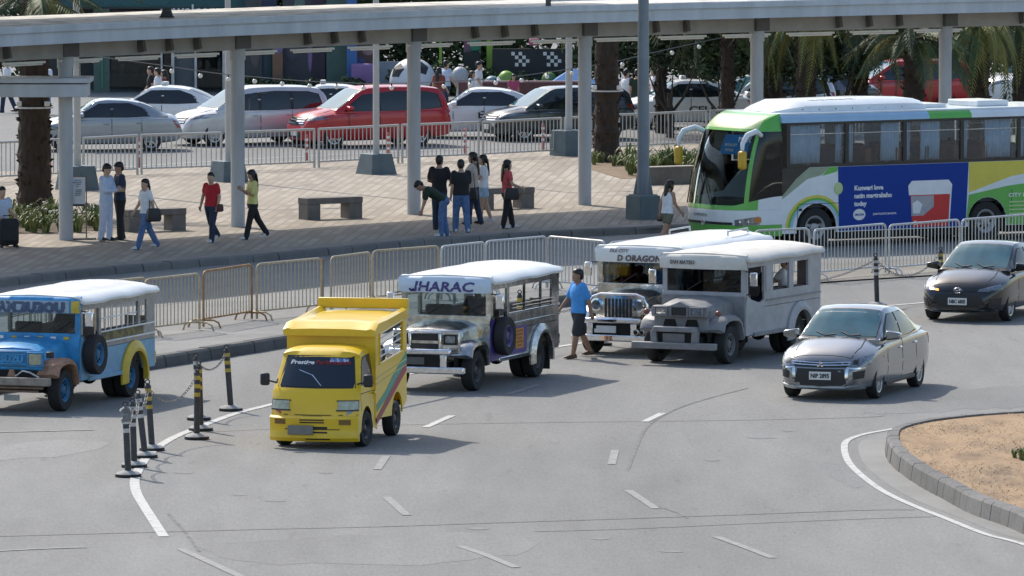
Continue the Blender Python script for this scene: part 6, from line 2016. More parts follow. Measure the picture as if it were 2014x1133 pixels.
PENDING = []
def remesh(mb, name, mat, parent, vox=.016, smooth=6, extra=None):
    """one continuous smooth surface grown from overlapping volumes; evaluated in one go at the end"""
    me = mb.mesh(name, 0)
    o = link(name, me, mat, parent)
    m = o.modifiers.new('r', 'REMESH')
    m.mode = 'VOXEL'
    m.voxel_size = vox
    m.use_smooth_shade = True
    s = o.modifiers.new('s', 'SMOOTH')
    s.factor = .5
    s.iterations = smooth
    PENDING.append((o, mat, extra))
    return o
def finish_people():
    for (o, mat, extra), me in zip(PENDING, evaluated([p[0] for p in PENDING])):
        o.modifiers.clear()
        o.data = me
        if extra is not None:
            bm = bmesh.new()
            bm.from_mesh(me)
            bm.from_mesh(extra)
            bm.to_mesh(me)
            bm.free()
        if not me.materials: me.materials.append(mat)
        me.polygons.foreach_set('use_smooth', [True] * len(me.polygons))

def person(label, loc, face, h=1.6, top=None, bottom=None, shoes=None, pose=None, hair='short', skin=1, sleeve=.55, leg='long', loose=1.0, cat='person', group='people', fem=False, hairm=None, detail=True, seat=False):
    """face is the yaw the person looks along; pose holds joint angles in degrees"""
    po = dict(lean=0, twist=0, ll=(4, 4), lr=(-4, 4), al=(0, 8, 10), ar=(0, 8, 10), head=0, nod=0)
    po.update(pose or {})
    k = h / 1.7
    t = thing('person', label, cat, loc, face, group)
    mh = skin_m(skin)
    hipz = .90 * k
    ln = R(po['lean'])
    up = Vector((math.sin(ln), 0, math.cos(ln)))
    fw = Vector((math.cos(ln), 0, -math.sin(ln)))
    lt = Vector((0, 1, 0))
    hip = Vector((0, 0, hipz))
    sp = lambda d: hip + up * (d * k)
    # legs
    J = {}
    lo = 9
    for key, s in (('ll', 1), ('lr', -1)):
        a, kn = R(po[key][0]), R(po[key][1])
        out = R(po[key][2]) if len(po[key]) > 2 else R(2)
        hj = hip + Vector((0, s * .09 * k, -.02 * k))
        kj = hj + Vector((math.sin(a), s * math.sin(out), -math.cos(a))) * (.42 * k)
        aj = kj + Vector((math.sin(a - kn), 0, -math.cos(a - kn))) * (.40 * k)
        J[key] = [hj, kj, aj]
        lo = min(lo, aj.z - .075 * k)
    dz = Vector((0, 0, -lo)) if not seat else Vector((0, 0, 0))
    for key in ('ll', 'lr'):
        J[key] = [p + dz for p in J[key]]
    hip = hip + dz
    # arms
    tw = R(po['twist'])
    for key, s in (('al', 1), ('ar', -1)):
        a, o_, e = R(po[key][0]), R(po[key][1]), R(po[key][2])
        side = lt * math.cos(tw) - fw * math.sin(tw) * 1.0
        sj = sp(.50) + side * (s * .175 * k * (.92 if fem else 1.0))
        dn = -up if po.get('armrel', True) else Vector((0, 0, -1))
        if abs(po['lean']) > 25: dn, ff = Vector((0, 0, -1)), Vector((1, 0, 0))
        else: ff = fw
        d = (dn * math.cos(a) * math.cos(o_) + ff * math.sin(a) + lt * s * math.sin(o_)).normalized()
        ej = sj + d * (.285 * k)
        inn = R(po[key][3]) if len(po[key]) > 3 else 0
        d2 = (dn * math.cos(a + e) + ff * math.sin(a + e) - lt * s * math.sin(inn) + lt * s * math.sin(o_) * .6).normalized()
        wj = ej + d2 * (.25 * k)
        J[key] = [sj, ej, wj, d2]
    def torso(mb, f, z0, z1, fat=1.0):
        prof = [(-.10, .155, .105), (-.02, .172, .115), (.08, .155, .105), (.18, .138 if fem else .150, .098), (.30, .150 if fem else .168, .112), (.40, .160 if fem else .180, .110), (.48, .155 if fem else .172, .090), (.53, .10, .07), (.57, .055, .055)]
        rg = []
        for d, hw, hd_ in prof:
            if d < z0 - 1e-6 or d > z1 + 1e-6: continue
            c = sp(d) 
            rg.append([c + lt * (hw * k * f * fat * BULK * math.cos(q)) + fw * (hd_ * k * f * fat * BULK * math.sin(q)) for q in [i * math.pi / 9 for i in range(18)]])
        mb.loft(rg)
    # body
    mb = MB()
    torso(mb, .93, -.10, .57)
    nk = sp(.60)
    hc = sp(.70) + fw * (.02 * k)
    hd_dir = Vector((math.cos(R(po['head'])) * math.cos(ln), math.sin(R(po['head'])), -math.sin(ln) * .6 - math.sin(R(po['nod'])))).normalized()
    hs = hd_dir.cross(Vector((0, 0, 1))).normalized()
    hu = hs.cross(hd_dir).normalized()
    rings_tube(mb, [sp(.52), nk, hc], [.06 * k, .052 * k, .05 * k])
    def headpt(x, y, z): return hc + (hd_dir * x + hs * y + hu * z) * (k * 1.07)
    rg = []
    for z, a, b, off in ((-.115, .03, .035, .045), (-.095, .052, .055, .035), (-.05, .068, .078, .018), (0, .076, .092, .004), (.05, .077, .097, -.002), (.09, .064, .082, -.006), (.115, .035, .045, -.006), (.122, .01, .012, -.006)):
        rg.append([headpt(off + b * math.sin(q), a * math.cos(q), z) for q in [i * math.pi / 8 for i in range(16)]])
    mb.loft(rg)
    mb.ball(headpt(.098, 0, -.02), .016 * k, 8, 6)
    for s in (1, -1):
        mb.ball(headpt(-.005, s * .08, -.005), .022 * k, 8, 6)
    for key, s in (('ll', 1), ('lr', -1)):
        a, b, c = J[key]
        rings_tube(mb, [a, a.lerp(b, .5), b], [.082 * k, .072 * k, .056 * k])
        rings_tube(mb, [b, b.lerp(c, .35), c], [.054 * k, .056 * k, .038 * k])
        rings_tube(mb, [c + Vector((-.03, 0, -.035)) * k, c + Vector((.12, 0, -.045)) * k], [.035 * k, .03 * k])
    fingers = MB()
    for key, s in (('al', 1), ('ar', -1)):
        a, b, c, d2 = J[key]
        rings_tube(mb, [a, a.lerp(b, .5), b], [.055 * k, .046 * k, .04 * k])
        rings_tube(mb, [b, b.lerp(c, .35), c], [.04 * k, .038 * k, .028 * k])
        pal = c + d2 * (.05 * k)
        rings_tube(mb, [c, pal, c + d2 * (.085 * k)], [.028 * k, .034 * k, .03 * k])
        sdv = d2.cross(Vector((0, 1, 0)))
        sdv = sdv.normalized() if sdv.length > .1 else Vector((1, 0, 0))
        cur = Vector((0, -s, 0))
        for i in range(4):
            r0 = c + d2 * (.08 * k) + sdv * ((i - 1.5) * .019 * k)
            L = (.062, .072, .068, .052)[i] * k
            fingers.tube([r0, r0 + d2 * L * .5 + cur * .006, r0 + d2 * L * .82 + cur * .026, r0 + d2 * L * .88 + cur * .045], [.0095 * k, .009 * k, .008 * k, .006 * k], 6)
        r0 = c + d2 * (.03 * k) + sdv * (.028 * k)
        fingers.tube([r0, r0 + (d2 * .5 + sdv * .7) * .04 * k, r0 + (d2 * .9 + sdv * .55 + cur * .3) * .065 * k], [.011 * k, .010 * k, .007 * k], 6)
    body = remesh(mb, 'body', mh, t, extra=fingers.mesh('f'))
    # shirt
    if top:
        mb = MB()
        torso(mb, 1.07 * loose, po.get('hem', -.06), .53)
        for key in ('al', 'ar'):
            a, b, c, d2 = J[key]
            if sleeve > 0:
                if sleeve <= 1:
                    rings_tube(mb, [a, a.lerp(b, sleeve)], [.072 * k * loose, .062 * k * loose])
                else:
                    rings_tube(mb, [a, b], [.068 * k * loose, .056 * k * loose])
                    rings_tube(mb, [b, b.lerp(c, sleeve - 1)], [.055 * k, .044 * k])
        remesh(mb, po.get('topname', 'shirt'), top, t, .017, 5)
    # trousers, shorts or skirt
    if bottom:
        mb = MB()
        torso(mb, 1.06, -.10, .09)
        rings_tube(mb, [sp(-.06) + lt * .05 * k, sp(-.06) - lt * .05 * k], [.10 * k, .10 * k])
        nm = 'trousers'
        for key in ('ll', 'lr'):
            a, b, c = J[key]
            if leg == 'long':
                rings_tube(mb, [a, a.lerp(b, .5), b], [.098 * k * loose, .088 * k * loose, .072 * k * loose])
                rings_tube(mb, [b, b.lerp(c, .5), c + (c - b) * .05], [.072 * k * loose, .068 * k * loose, .062 * k * loose])
            elif leg == 'shorts':
                nm = 'shorts'
                rings_tube(mb, [a, a.lerp(b, .88)], [.10 * k, .094 * k])
            elif leg == 'mini':
                nm = 'shorts'
                rings_tube(mb, [a, a.lerp(b, .42)], [.102 * k, .10 * k])
        remesh(mb, nm, bottom, t, .017, 5)
    if shoes:
        for key in ('ll', 'lr'):
            c = J[key][2]
            b = J[key][1]
            tilt = max(-.5, min(.6, (b - c).normalized().x))
            mb = MB()
            f = Vector((math.cos(tilt * .6), 0, -math.sin(tilt * .6) if c.z > .12 else 0))
            base = c + Vector((0, 0, -.055 * k))
            mb.loft([[base + f * (x * k) + Vector((0, yy * w * k, zz * hh * k)) for yy, zz in ((-1, -.02), (1, -.02), (1, .6), (.6, 1), (-.6, 1), (-1, .6))] for x, w, hh in ((-.075, .03, .06), (-.05, .038, .085), (.03, .04, .08), (.10, .045, .055), (.16, .04, .04), (.185, .025, .025))])
            mb.obj('shoe', shoes, t, smooth=60)
    # hair
    hm = hairm or m_hair
    mb = MB()
    rg = []
    for z, a, b, off in ((.0, .082, .075, -.035), (.03, .088, .095, -.02), (.07, .086, .108, -.006), (.105, .07, .09, -.008), (.13, .04, .055, -.008), (.138, .01, .01, -.008)):
        rg.append([headpt(off + b * math.sin(q), a * math.cos(q), z) for q in [i * math.pi / 8 for i in range(16)]])
    mb.loft(rg)
    mb.ball(headpt(-.045, 0, -.01), (.075 * k, .075 * k, .085 * k), 12, 8)
    if hair in ('long', 'pony', 'bun'):
        L = {'long': .44, 'pony': .30, 'bun': .02}[hair]
        wd = .085 if hair == 'long' else .032
        bk = -Vector((hd_dir.x, hd_dir.y, 0)).normalized()
        s0 = headpt(-.06, 0, .02)
        rg = []
        for i in range(7):
            f = i / 6
            c = s0 + bk * ((.045 + .05 * math.sin(f * 1.6)) * k) + Vector((0, 0, -L * f * k))
            w = wd * (1 - .35 * f * f) * (1.15 if i == 2 else 1)
            rg.append([c + hs * (w * k * math.cos(q)) + bk * (.036 * k * (1 - .5 * f) * math.sin(q)) for q in [j * math.pi / 5 for j in range(10)]])
        mb.loft(rg)
        if hair == 'long':
            for s in (1, -1):
                mb.tube([headpt(.02, s * .075, .05), headpt(0, s * .085, -.06), headpt(-.02, s * .085, -.18)], [.02 * k, .026 * k, .018 * k], 8)
    remesh(mb, 'hair', hm, t, .014, 3)
    if detail:
        for s in (1, -1):
            MB().ball(headpt(.078, s * .03, .01), (.010 * k, .010 * k, .007 * k), 8, 5).obj('eye', m_ink, t)
        MB().ball(headpt(.087, 0, -.062), (.008 * k, .022 * k, .006 * k), 8, 5).obj('mouth', M('lips', (.25, .08, .07), .5, var=0), t)
    return t, J, sp, k

def bag(t, c, d, mat, strap=None, nm='shoulder_bag'):
    """a hand bag hung on a person, a thing of its own at the person's place"""
    b = thing(nm, t[0], 'bag', t[1], t[2])
    x, y, z = d
    MB().loft([[(c[0] + x / 2 * a * q, c[1] + y / 2 * b_ * q, c[2] + z / 2 * e) for a, b_ in ((-1, -1), (1, -1), (1, 1), (-1, 1))] for e, q in ((-1, .86), (-.6, 1.0), (.3, .96), (1, .78))]).obj('body', mat, b, bevel=.025)
    if strap:
        MB().tube([Vector(c) + Vector((x * .3, 0, z / 2 - .01)), Vector(strap), Vector(c) + Vector((-x * .3, 0, z / 2 - .01))], .012, 6).obj('strap', mat, b)
    return b

c_white, c_black = cloth('white', (.76, .77, .80)), cloth('black', (.018, .018, .021))
c_navy, c_jean = cloth('navy', (.028, .04, .075)), cloth('blue denim', (.09, .16, .32), .3, 10)
c_djean = cloth('dark denim', (.028, .042, .075), .3, 10)
c_pale, c_palet = cloth('pale blue', (.48, .57, .72)), cloth('pale trousers', (.52, .57, .70))
c_red, c_yel = cloth('red', (.48, .02, .032)), cloth('pale yellow', (.70, .64, .24))
c_beige, c_coral = cloth('beige', (.56, .47, .40)), cloth('coral', (.60, .09, .10))
c_olive, c_dgreen = cloth('olive', (.15, .14, .10)), cloth('dark green', (.02, .035, .022))
c_blue, c_pdenim = cloth('sky blue', (.06, .29, .70)), cloth('pale denim', (.36, .50, .64), .2)
c_pink, c_maroon = cloth('pink', (.45, .08, .17)), cloth('brick red', (.24, .06, .045))
s_black, s_white, s_brown = M('black shoes', (.012, .012, .013), .4, var=.2), M('white shoes', (.60, .60, .60), .5, var=.1), M('brown slippers', (.10, .055, .035), .6, var=.2)
PG = 'people walking on the plaza'
def gp(px, py, z=PZ): return g(px, py, z)
person('man in pale blue shirt and trousers looking down, left of the pair', gp(209, 474), R(-25), 1.72, c_pale, c_palet, s_black, dict(al=(22, 5, 70, 25), ar=(22, 5, 70, 25), nod=22, ll=(3, 3), lr=(-3, 5)), skin=1, group=PG, sleeve=1.9, loose=1.06)
t, J, sp, k = person('man in navy shirt and black trousers facing the pale blue man', gp(236, 472), R(200), 1.74, c_navy, c_black, s_black, dict(al=(18, 6, 75, 20), ar=(15, 6, 60, 20), nod=14, ll=(5, 6), lr=(-5, 2)), skin=0, group=PG)
p = gp(287, 490)
t, J, sp, k = person('woman in white top and jeans striding left with a dark shoulder bag', p, R(-150), 1.58, c_white, c_jean, s_white, dict(ll=(22, 6), lr=(-22, 8), al=(-16, 10, 12), ar=(14, 8, 20), head=10), hair='pony', fem=True, skin=1, group=PG)
bag(('dark shoulder bag hung on the woman in white and jeans', p, R(-150)), (-.06, .27, .78), (.34, .15, .30), M('black leather', (.02, .02, .024), .5, var=.2), (-.02, .12, 1.33))
p = gp(416, 477)
person('woman in red top and dark jeans walking with one arm swung out', p, R(-125), 1.57, c_red, c_djean, s_white, dict(ll=(14, 10), lr=(-16, 26), al=(-8, 12, 35), ar=(-6, 24, 12), head=25), hair='pony', fem=True, skin=1, group=PG)
bag(('small dark purse held at the side of the woman in red', p, R(-125)), (.03, .27, .80), (.2, .08, .18), M('maroon leather', (.08, .02, .025), .5, var=.2))
person('woman in pale yellow top and black trousers looking at a phone', gp(497, 471), R(-160), 1.58, c_yel, c_black, s_white, dict(ll=(16, 4), lr=(-24, 10), al=(12, 5, 105, 25), ar=(14, 5, 110, 25), nod=20), hair='long', fem=True, skin=0, group=PG, sleeve=.8)
person('man in black shirt seen from behind, tallest of the close group', gp(864, 452), R(70), 1.70, c_black, c_djean, s_black, dict(al=(10, 22, 60, 40), ar=(10, 22, 60, 40)), skin=0, group=PG, sleeve=.7)
person('person in dark green top and jeans bending forward to the left', gp(872, 465), R(188), 1.58, c_dgreen, c_jean, s_white, dict(lean=58, ll=(10, 12), lr=(-4, 6), al=(12, 4, 8), ar=(5, 4, 8), nod=15), hair='short', skin=0, group=PG, sleeve=.75)
person('man in black T-shirt and blue jeans beside the bending person', gp(907, 457), R(110), 1.66, c_black, c_jean, s_white, dict(ll=(10, 4), lr=(-10, 6), al=(2, 8, 10), ar=(8, 8, 25), head=-20, nod=8), skin=1, group=PG, sleeve=.7, loose=1.06)
p = gp(931, 442)
person('long-haired woman in beige top with a black bag, holding a phone out', p, R(165), 1.68, c_beige, c_djean, s_black, dict(al=(35, 25, 50, 0), ar=(-4, 10, 14), ll=(8, 4), lr=(-8, 6)), hair='long', fem=True, skin=1, group=PG)
bag(('black bag at the hip of the woman in beige', p, R(165)), (-.02, .26, .74), (.30, .14, .30), M('black leather', (.02, .02, .024), .5, var=.2), (-.02, .12, 1.38))
person('woman in white T-shirt and pale denim shorts facing left', gp(951, 438), R(175), 1.58, c_white, c_pdenim, s_white, dict(ll=(6, 4), lr=(-8, 10), al=(18, 8, 65, 10), ar=(12, 8, 60, 10), head=15), hair='long', fem=True, skin=1, leg='mini', group=PG)
p = gp(997, 449)
person('woman in coral top and black trousers with long dark hair', p, R(20), 1.58, c_coral, c_black, s_white, dict(ll=(16, 6), lr=(-8, 4), al=(4, 8, 20), ar=(10, 14, 60, 10)), hair='long', fem=True, skin=1, group=PG)
bag(('black bag under the arm of the woman in coral', p, R(20)), (.02, -.26, .82), (.36, .15, .28), M('black leather', (.02, .02, .024), .5, var=.2), (-.02, -.12, 1.32))
p = g(1312, 490)
person('woman in white sleeveless top and olive shorts in front of the bus', p, R(35), 1.56, c_white, c_olive, s_black, dict(ll=(18, 8), lr=(-20, 18), al=(-16, 8, 20), ar=(16, 10, 30), lean=6), hair='long', fem=True, skin=0, leg='mini', sleeve=0, group='people crossing the road')
bag(('small dark purse of the woman in front of the bus', p, R(35)), (.0, .27, .72), (.14, .10, .2), M('black leather', (.02, .02, .024), .5, var=.2))
person('man in sky blue polo shirt and dark shorts walking across the road', g(1138, 705), R(-155), 1.63, c_blue, cloth('charcoal shorts', (.03, .032, .04)), s_brown, dict(ll=(14, 4), lr=(-16, 12), al=(-22, 8, 10), ar=(24, 12, 14), head=-10), skin=2, leg='shorts', group='people crossing the road', loose=1.08, sleeve=.75)
# seated traveller at the left edge with a black case
p = gp(2, 482)
person('traveller in pale shirt sitting at the left edge of the picture', p, R(-60), 1.62, c_pale, c_black, s_black, dict(ll=(85, 85), lr=(80, 80), al=(20, 6, 50), ar=(20, 6, 50), lean=4), skin=1, group=PG, seat=False)
b = thing('suitcase', 'black soft case standing at the left edge before the traveller', 'suitcase', gp(16, 487), R(20))
MB().box((0, 0, .36), (.46, .30, .60)).obj('body', M('black nylon', (.014, .015, .018), .7, var=.2), b, bevel=.07)
MB().box((0, -.16, .30), (.34, .06, .32)).obj('pocket', M('black nylon', (.014, .015, .018)), b, bevel=.03)
MB().tube([(-.1, .05, .65), (-.1, .05, .72), (.1, .05, .72), (.1, .05, .65)], .012, 6).obj('handle', m_dark, b)
for sx in (-1, 1):
    for sy in (-1, 1):
        MB().lathe([(0, -.015), (.035, -.015), (.035, .015), (0, .015)], 12, (sx * .18, sy * .11, .035), axis='y').obj('castor', m_black, b)
# people beyond the queue of cars
BG = 'people far behind the queue of cars'
def far_person(px, py, label, h, top, bottom, face, hair='short', **k):
    person(label, g(px, py), R(face), h, top, bottom, s_black, dict(ll=(14, 8), lr=(-14, 10), al=(-10, 8, 15), ar=(12, 8, 25)), hair=hair, group=BG, fem=hair != 'short', detail=False, **k)
far_person(311, 241, 'man in white T-shirt far behind the white taxi at the left', 1.68, c_white, c_djean, 170)
far_person(297, 236, 'person in dark clothes just left of the white T-shirt man', 1.66, c_black, c_black, 185)
far_person(324, 238, 'girl in dark top close behind the white T-shirt man', 1.58, c_maroon, c_black, 165, 'long')
far_person(14, 222, 'person in dark trousers walking at the far left behind the railing', 1.7, c_white, c_djean, 170)
far_person(88, 226, 'person in white and blue behind the left palm trunk', 1.7, c_white, c_jean, 100)
far_person(863, 232, 'woman in brick red top behind the red car', 1.58, c_maroon, c_djean, 60, 'long')
far_person(877, 223, 'man in pale blue shirt beside the woman in brick red', 1.68, c_pale, c_djean, 40)
far_person(928, 234, 'child in white top with brown hair behind the taxi roof', 1.5, c_white, c_djean, -20, 'long', hairm=m_hairb)
far_person(941, 226, 'man in white shirt leaning over behind the taxi roof', 1.68, c_white, c_djean, -15)
far_person(1010, 228, 'child in pink dress by the bright inflatables', 1.32, c_pink, c_pink, -90, 'long')
far_person(1231, 240, 'person in white T-shirt left of the slate lamp post', 1.62, c_white, c_maroon, 30, 'short')
far_person(1253, 244, 'person in dark green shirt behind the slate lamp post', 1.68, c_dgreen, c_djean, 80, 'short')
far_person(1287, 235, 'woman in white top with brown hair right of the lamp post', 1.6, c_white, c_djean, -170, 'long', hairm=m_hairb)
far_person(1296, 228, 'man in lilac shirt behind the woman with brown hair', 1.7, cloth('lilac', (.38, .36, .60)), c_djean, 180)
# passengers: sitting in the vehicles
def rider(label, veh, local, face, h, top, hair='short', skin=1):
    m = Matrix.Translation(veh.location) @ Matrix.Rotation(veh.rotation_euler.z, 4, 'Z')
    p = m @ Vector(local)
    person(label, p, veh.rotation_euler.z + R(face), h, top, c_djean, s_black, dict(ll=(80, 80), lr=(80, 80), al=(40, 8, 40), ar=(40, 8, 40), lean=-4), skin=skin, hair=hair, fem=hair == 'long', group='riders in the vehicles', detail=False)
byn = {o.name: o for o in COL.objects}
rider('driver of the blue jeepney behind its windscreen', byn['blue_jeepney'], (.35, .38, .50), 0, 1.62, c_black, skin=2)
rider('driver in the purple-lettered steel jeepney', byn['steel_jeepney'], (.45, .38, .50), 0, 1.6, c_navy, skin=2)
rider('front passenger in red shirt in the round-lamped jeepney', byn['round_lamp_jeepney'], (.38, -.40, .50), 0, 1.6, c_red, skin=1)
rider('driver in dark shirt in the round-lamped jeepney', byn['round_lamp_jeepney'], (.38, .38, .50), 0, 1.6, c_navy, skin=2)
rider('driver in the flat grey jeepney', byn['grey_jeepney'], (.40, .38, .50), 0, 1.6, c_black, skin=2)
rider('passenger in white shirt at the rear window of the grey jeepney', byn['grey_jeepney'], (-1.55, .50, .50), -85, 1.6, c_white, skin=1)
rider('passenger in black shirt at the middle window of the grey jeepney', byn['grey_jeepney'], (-.70, .50, .50), -85, 1.6, c_black, skin=2)
for i, (lx, tp, lab) in enumerate(((1.35, c_black, 'first window'), (.05, c_dgreen, 'second window, left'), (-.45, c_maroon, 'second window, right'), (-1.75, c_black, 'third window'), (-2.75, c_navy, 'fourth window, left'), (-3.3, c_maroon, 'fourth window, right'))):
    rider('bus passenger in the ' + lab, bus, (lx, .62, 1.06), 0, 1.62, tp, skin=i % 3)
rider('bus driver behind the steering wheel', bus, (3.05, .55, .72), 0, 1.66, c_pale, skin=2)

finish_people()
# ------------------------------------------------------------------ plants
def leaf_mat(name, a, b, sc=1.5):
    return M(name, a, .6, col2=b, scale=sc, detail=4, contrast=(.35, .65))
m_leaf = leaf_mat('dark green leaves', (.03, .05, .022), (.07, .105, .035))
m_leaf2 = leaf_mat('mid green leaves', (.03, .065, .02), (.08, .13, .035))
m_leafy = leaf_mat('yellow green leaves', (.10, .13, .03), (.26, .24, .05))
m_trunk = M('dark fibrous trunk', (.030, .021, .016), .95, col2=(.062, .044, .033), scale=9, detail=8, bump=.8, bscale=14, stretch=(1, 1, .35))
m_bark = M('grey brown bark', (.07, .055, .045), .9, var=.35, scale=7, bump=.5, stretch=(1, 1, .3))

def leaf_cloud(n, rad, c, size, rnd, shell_=.55):
    mb = MB()
    for _ in range(n):
        v = Vector((rnd.gauss(0, 1), rnd.gauss(0, 1), rnd.gauss(0, 1))).normalized()
        r = shell_ + (1 - shell_) * rnd.random()
        lump = 1 + .22 * math.sin(v.x * 5.1 + c[0]) * math.sin(v.y * 4.3 + c[1]) + .15 * math.sin(v.z * 7 + c[0])
        p = Vector(c) + Vector((v.x * rad[0], v.y * rad[1], v.z * rad[2])) * r * lump
        a = Vector((rnd.gauss(0, 1), rnd.gauss(0, 1), rnd.gauss(0, .6))).normalized()
        b = a.cross(Vector((rnd.gauss(0, 1), rnd.gauss(0, 1), rnd.gauss(0, 1)))).normalized()
        s = size * rnd.uniform(.6, 1.4)
        mb.add([p - a * s, p - b * s * .45, p + a * s, p + b * s * .45], [(0, 1, 2, 3)])
    return mb

def bush(name, label, cat, loc, rad, n, size, mat, group, trunk=True, seed=1):
    rnd = random.Random(seed)
    t = thing(name, label, cat, loc, 0, group)
    leaf_cloud(n, rad, (0, 0, rad[2] * .95 + (.6 if trunk else -.02)), size, rnd).obj('crown' if trunk else 'foliage', mat, t, smooth=0)
    if trunk:
        mb = MB().tube([(0, 0, -.05), (.04, .02, .6), (-.03, .03, rad[2])], [.13, .10, .06], 8)
        mb.obj('trunk', m_bark, t)
        for k in range(4):
            a = k * 1.7 + seed
            MB().tube([(0, 0, .7), (math.cos(a) * rad[0] * .35, math.sin(a) * rad[1] * .35, rad[2] * .9), (math.cos(a) * rad[0] * .6, math.sin(a) * rad[1] * .6, rad[2] * 1.4)], [.06, .04, .015], 6).obj('limb', m_bark, t)
    return t

# palms: thick trunk, old leaf bases, arching fronds
def frond_mesh(L, droop, mat, seed, wl=.32):
    rnd = random.Random(seed)
    mb = MB()
    n = 34
    pts = []
    for i in range(n + 1):
        f = i / n
        pts.append(Vector((L * (f - .12 * f * f * droop), 0, L * (.42 * f - .75 * droop * f * f))))
    mb.tube(pts, [.03 * (1 - .85 * i / n) + .004 for i in range(n + 1)], 5)
    for i in range(3, n):
        f = i / n
        d = (pts[min(i + 1, n)] - pts[i - 1]).normalized()
        for s in (1, -1):
            l = wl * L * .55 * math.sin(math.pi * min(1, .15 + f * .85)) ** .6 * rnd.uniform(.8, 1.15)
            out = (Vector((0, s, 0)) + d * .75 + Vector((0, 0, -.35 - .5 * f + rnd.uniform(-.15, .15)))).normalized()
            p = pts[i]
            w = d * .022
            mid = p + out * l * .55 + Vector((0, 0, .02))
            tip = p + out * l + Vector((0, 0, -.10 * l))
            mb.add([p - w, p + w, mid + w * .9, mid - w * .9, tip], [(0, 1, 2, 3), (3, 2, 4)])
    me = mb.mesh('frond', 0)
    me.materials.append(mat)
    return me
FR = [frond_mesh(2.6, .9, m_leaf2, 1), frond_mesh(2.4, 1.25, m_leaf, 2), frond_mesh(2.2, 1.6, m_leafy, 3), frond_mesh(2.7, .6, m_leaf, 4)]
def palm(label, loc, hz, tr=.28, nfr=34, seed=1, spread=1.0, yellow=.25, light=False):
    rnd = random.Random(seed)
    t = thing('palm_tree', label, 'palm tree', loc, 0, 'palms on the plaza')
    prof = []
    n = 26
    rings = []
    for i in range(n + 1):
        f = i / n
        z = hz * f - .05
        r = tr * (1.12 - .25 * f) * (1 + .08 * math.sin(i * 2.4 + seed))
        rings.append([(r * (1 + .10 * rnd.random()) * math.cos(a), r * (1 + .10 * rnd.random()) * math.sin(a), z) for a in [k * math.pi / 9 for k in range(18)]])
    MB().loft(rings).obj('trunk', m_trunk, t, smooth=0)
    mb = MB()
    for i in range(int(hz * 26)):
        z = rnd.uniform(.15, hz)
        a = rnd.uniform(0, 6.28)
        r = tr * (1.12 - .25 * z / hz)
        c = Vector((math.cos(a), math.sin(a), 0))
        s_ = Vector((-math.sin(a), math.cos(a), 0))
        o_ = rnd.uniform(.05, .13)
        b = c * r * .95 + Vector((0, 0, z))
        tp = c * (r + o_) + Vector((0, 0, z + rnd.uniform(.06, .14)))
        mb.add([b - s_ * .06, b + s_ * .06, tp + s_ * .03, tp - s_ * .03, b + Vector((0, 0, .12))], [(0, 1, 2, 3), (3, 2, 4), (0, 3, 4), (1, 4, 2)])
    tag(mb.obj('leaf_base', m_trunk, t, smooth=0), kind='stuff')
    for i in range(nfr):
        o = bpy.data.objects.new('frond', FR[2] if rnd.random() < yellow else FR[rnd.choice((0, 1, 3, 1))])
        COL.objects.link(o)
        o.parent = t
        a = i * 2.399 + rnd.uniform(-.2, .2)
        el = rnd.uniform(-.75, .9)
        o.location = (math.cos(a) * tr * .5, math.sin(a) * tr * .5, hz - .1 + .15 * el)
        o.rotation_euler = (rnd.uniform(-.2, .2), -el * .8, a)
        s = rnd.uniform(.8, 1.1) * spread
        o.scale = (s, s, s)
    return t
palm('rough thick palm trunk in a planted bed at the left', g(68, 418, PZ), 5.4, .36, 22, 3, 1.0)
palm('rough palm trunk with lamps on its collar, right of the fourth column', g(1193, 318, PZ), 5.6, .31, 24, 5, 1.0)
palm('palm with spreading fronds behind the middle of the bus roof', g(1797, 292, PZ), 3.25, .30, 46, 8, .95, .2)
palm('palm with yellowing fronds above the front of the bus', g(1585, 290, PZ), 3.9, .28, 40, 11, .95, .35)
palm('palm at the right with yellow hanging fronds by the last column', g(1925, 284, PZ), 3.6, .28, 44, 14, 1.0, .45)
palm('dense dark palm behind the lettered taxi', g(1430, 283, PZ), 4.2, .19, 46, 17, 1.1, .1)
palm('dense dark palm behind the slate lamp post', g(1300, 262, 0), 4.3, .16, 50, 23, 1.15, .15)
palm('dense dark palm right of the fifth column', g(1520, 262, 0), 3.6, .28, 50, 29, 1.15, .1)
palm('dense dark palm above the bus roof, left of the middle palm', g(1690, 262, 0), 3.5, .26, 50, 31, 1.1, .2)
palm('dense dark palm at the right picture edge', g(2010, 268, 0), 3.8, .28, 50, 37, 1.1, .2)
palm('dense dark palm just left of the fifth column', g(1360, 236, 0), 3.7, .18, 46, 19, 1.2, .1)
# jagged collar and lamps on the two thick trunks
for px, py, zc in ((68, 418, 2.55), (1193, 318, 1.95)):
    p = g(px, py, PZ)
    t = thing('trunk_lamp', 'small uplight on the collar of the %s palm trunk' % ('left' if px < 500 else 'right-hand'), 'lamp', p, 0)
    MB().lathe([(.42, zc), (.47, zc), (.47, zc + .04), (.42, zc + .04)], 20).obj('collar_ring', m_galv, t)
    for sx in (-1, 1):
        MB().box((sx * .34, -.34, zc + .12), (.13, .10, .12)).obj('lamp_head', m_plate, t, bevel=.015)

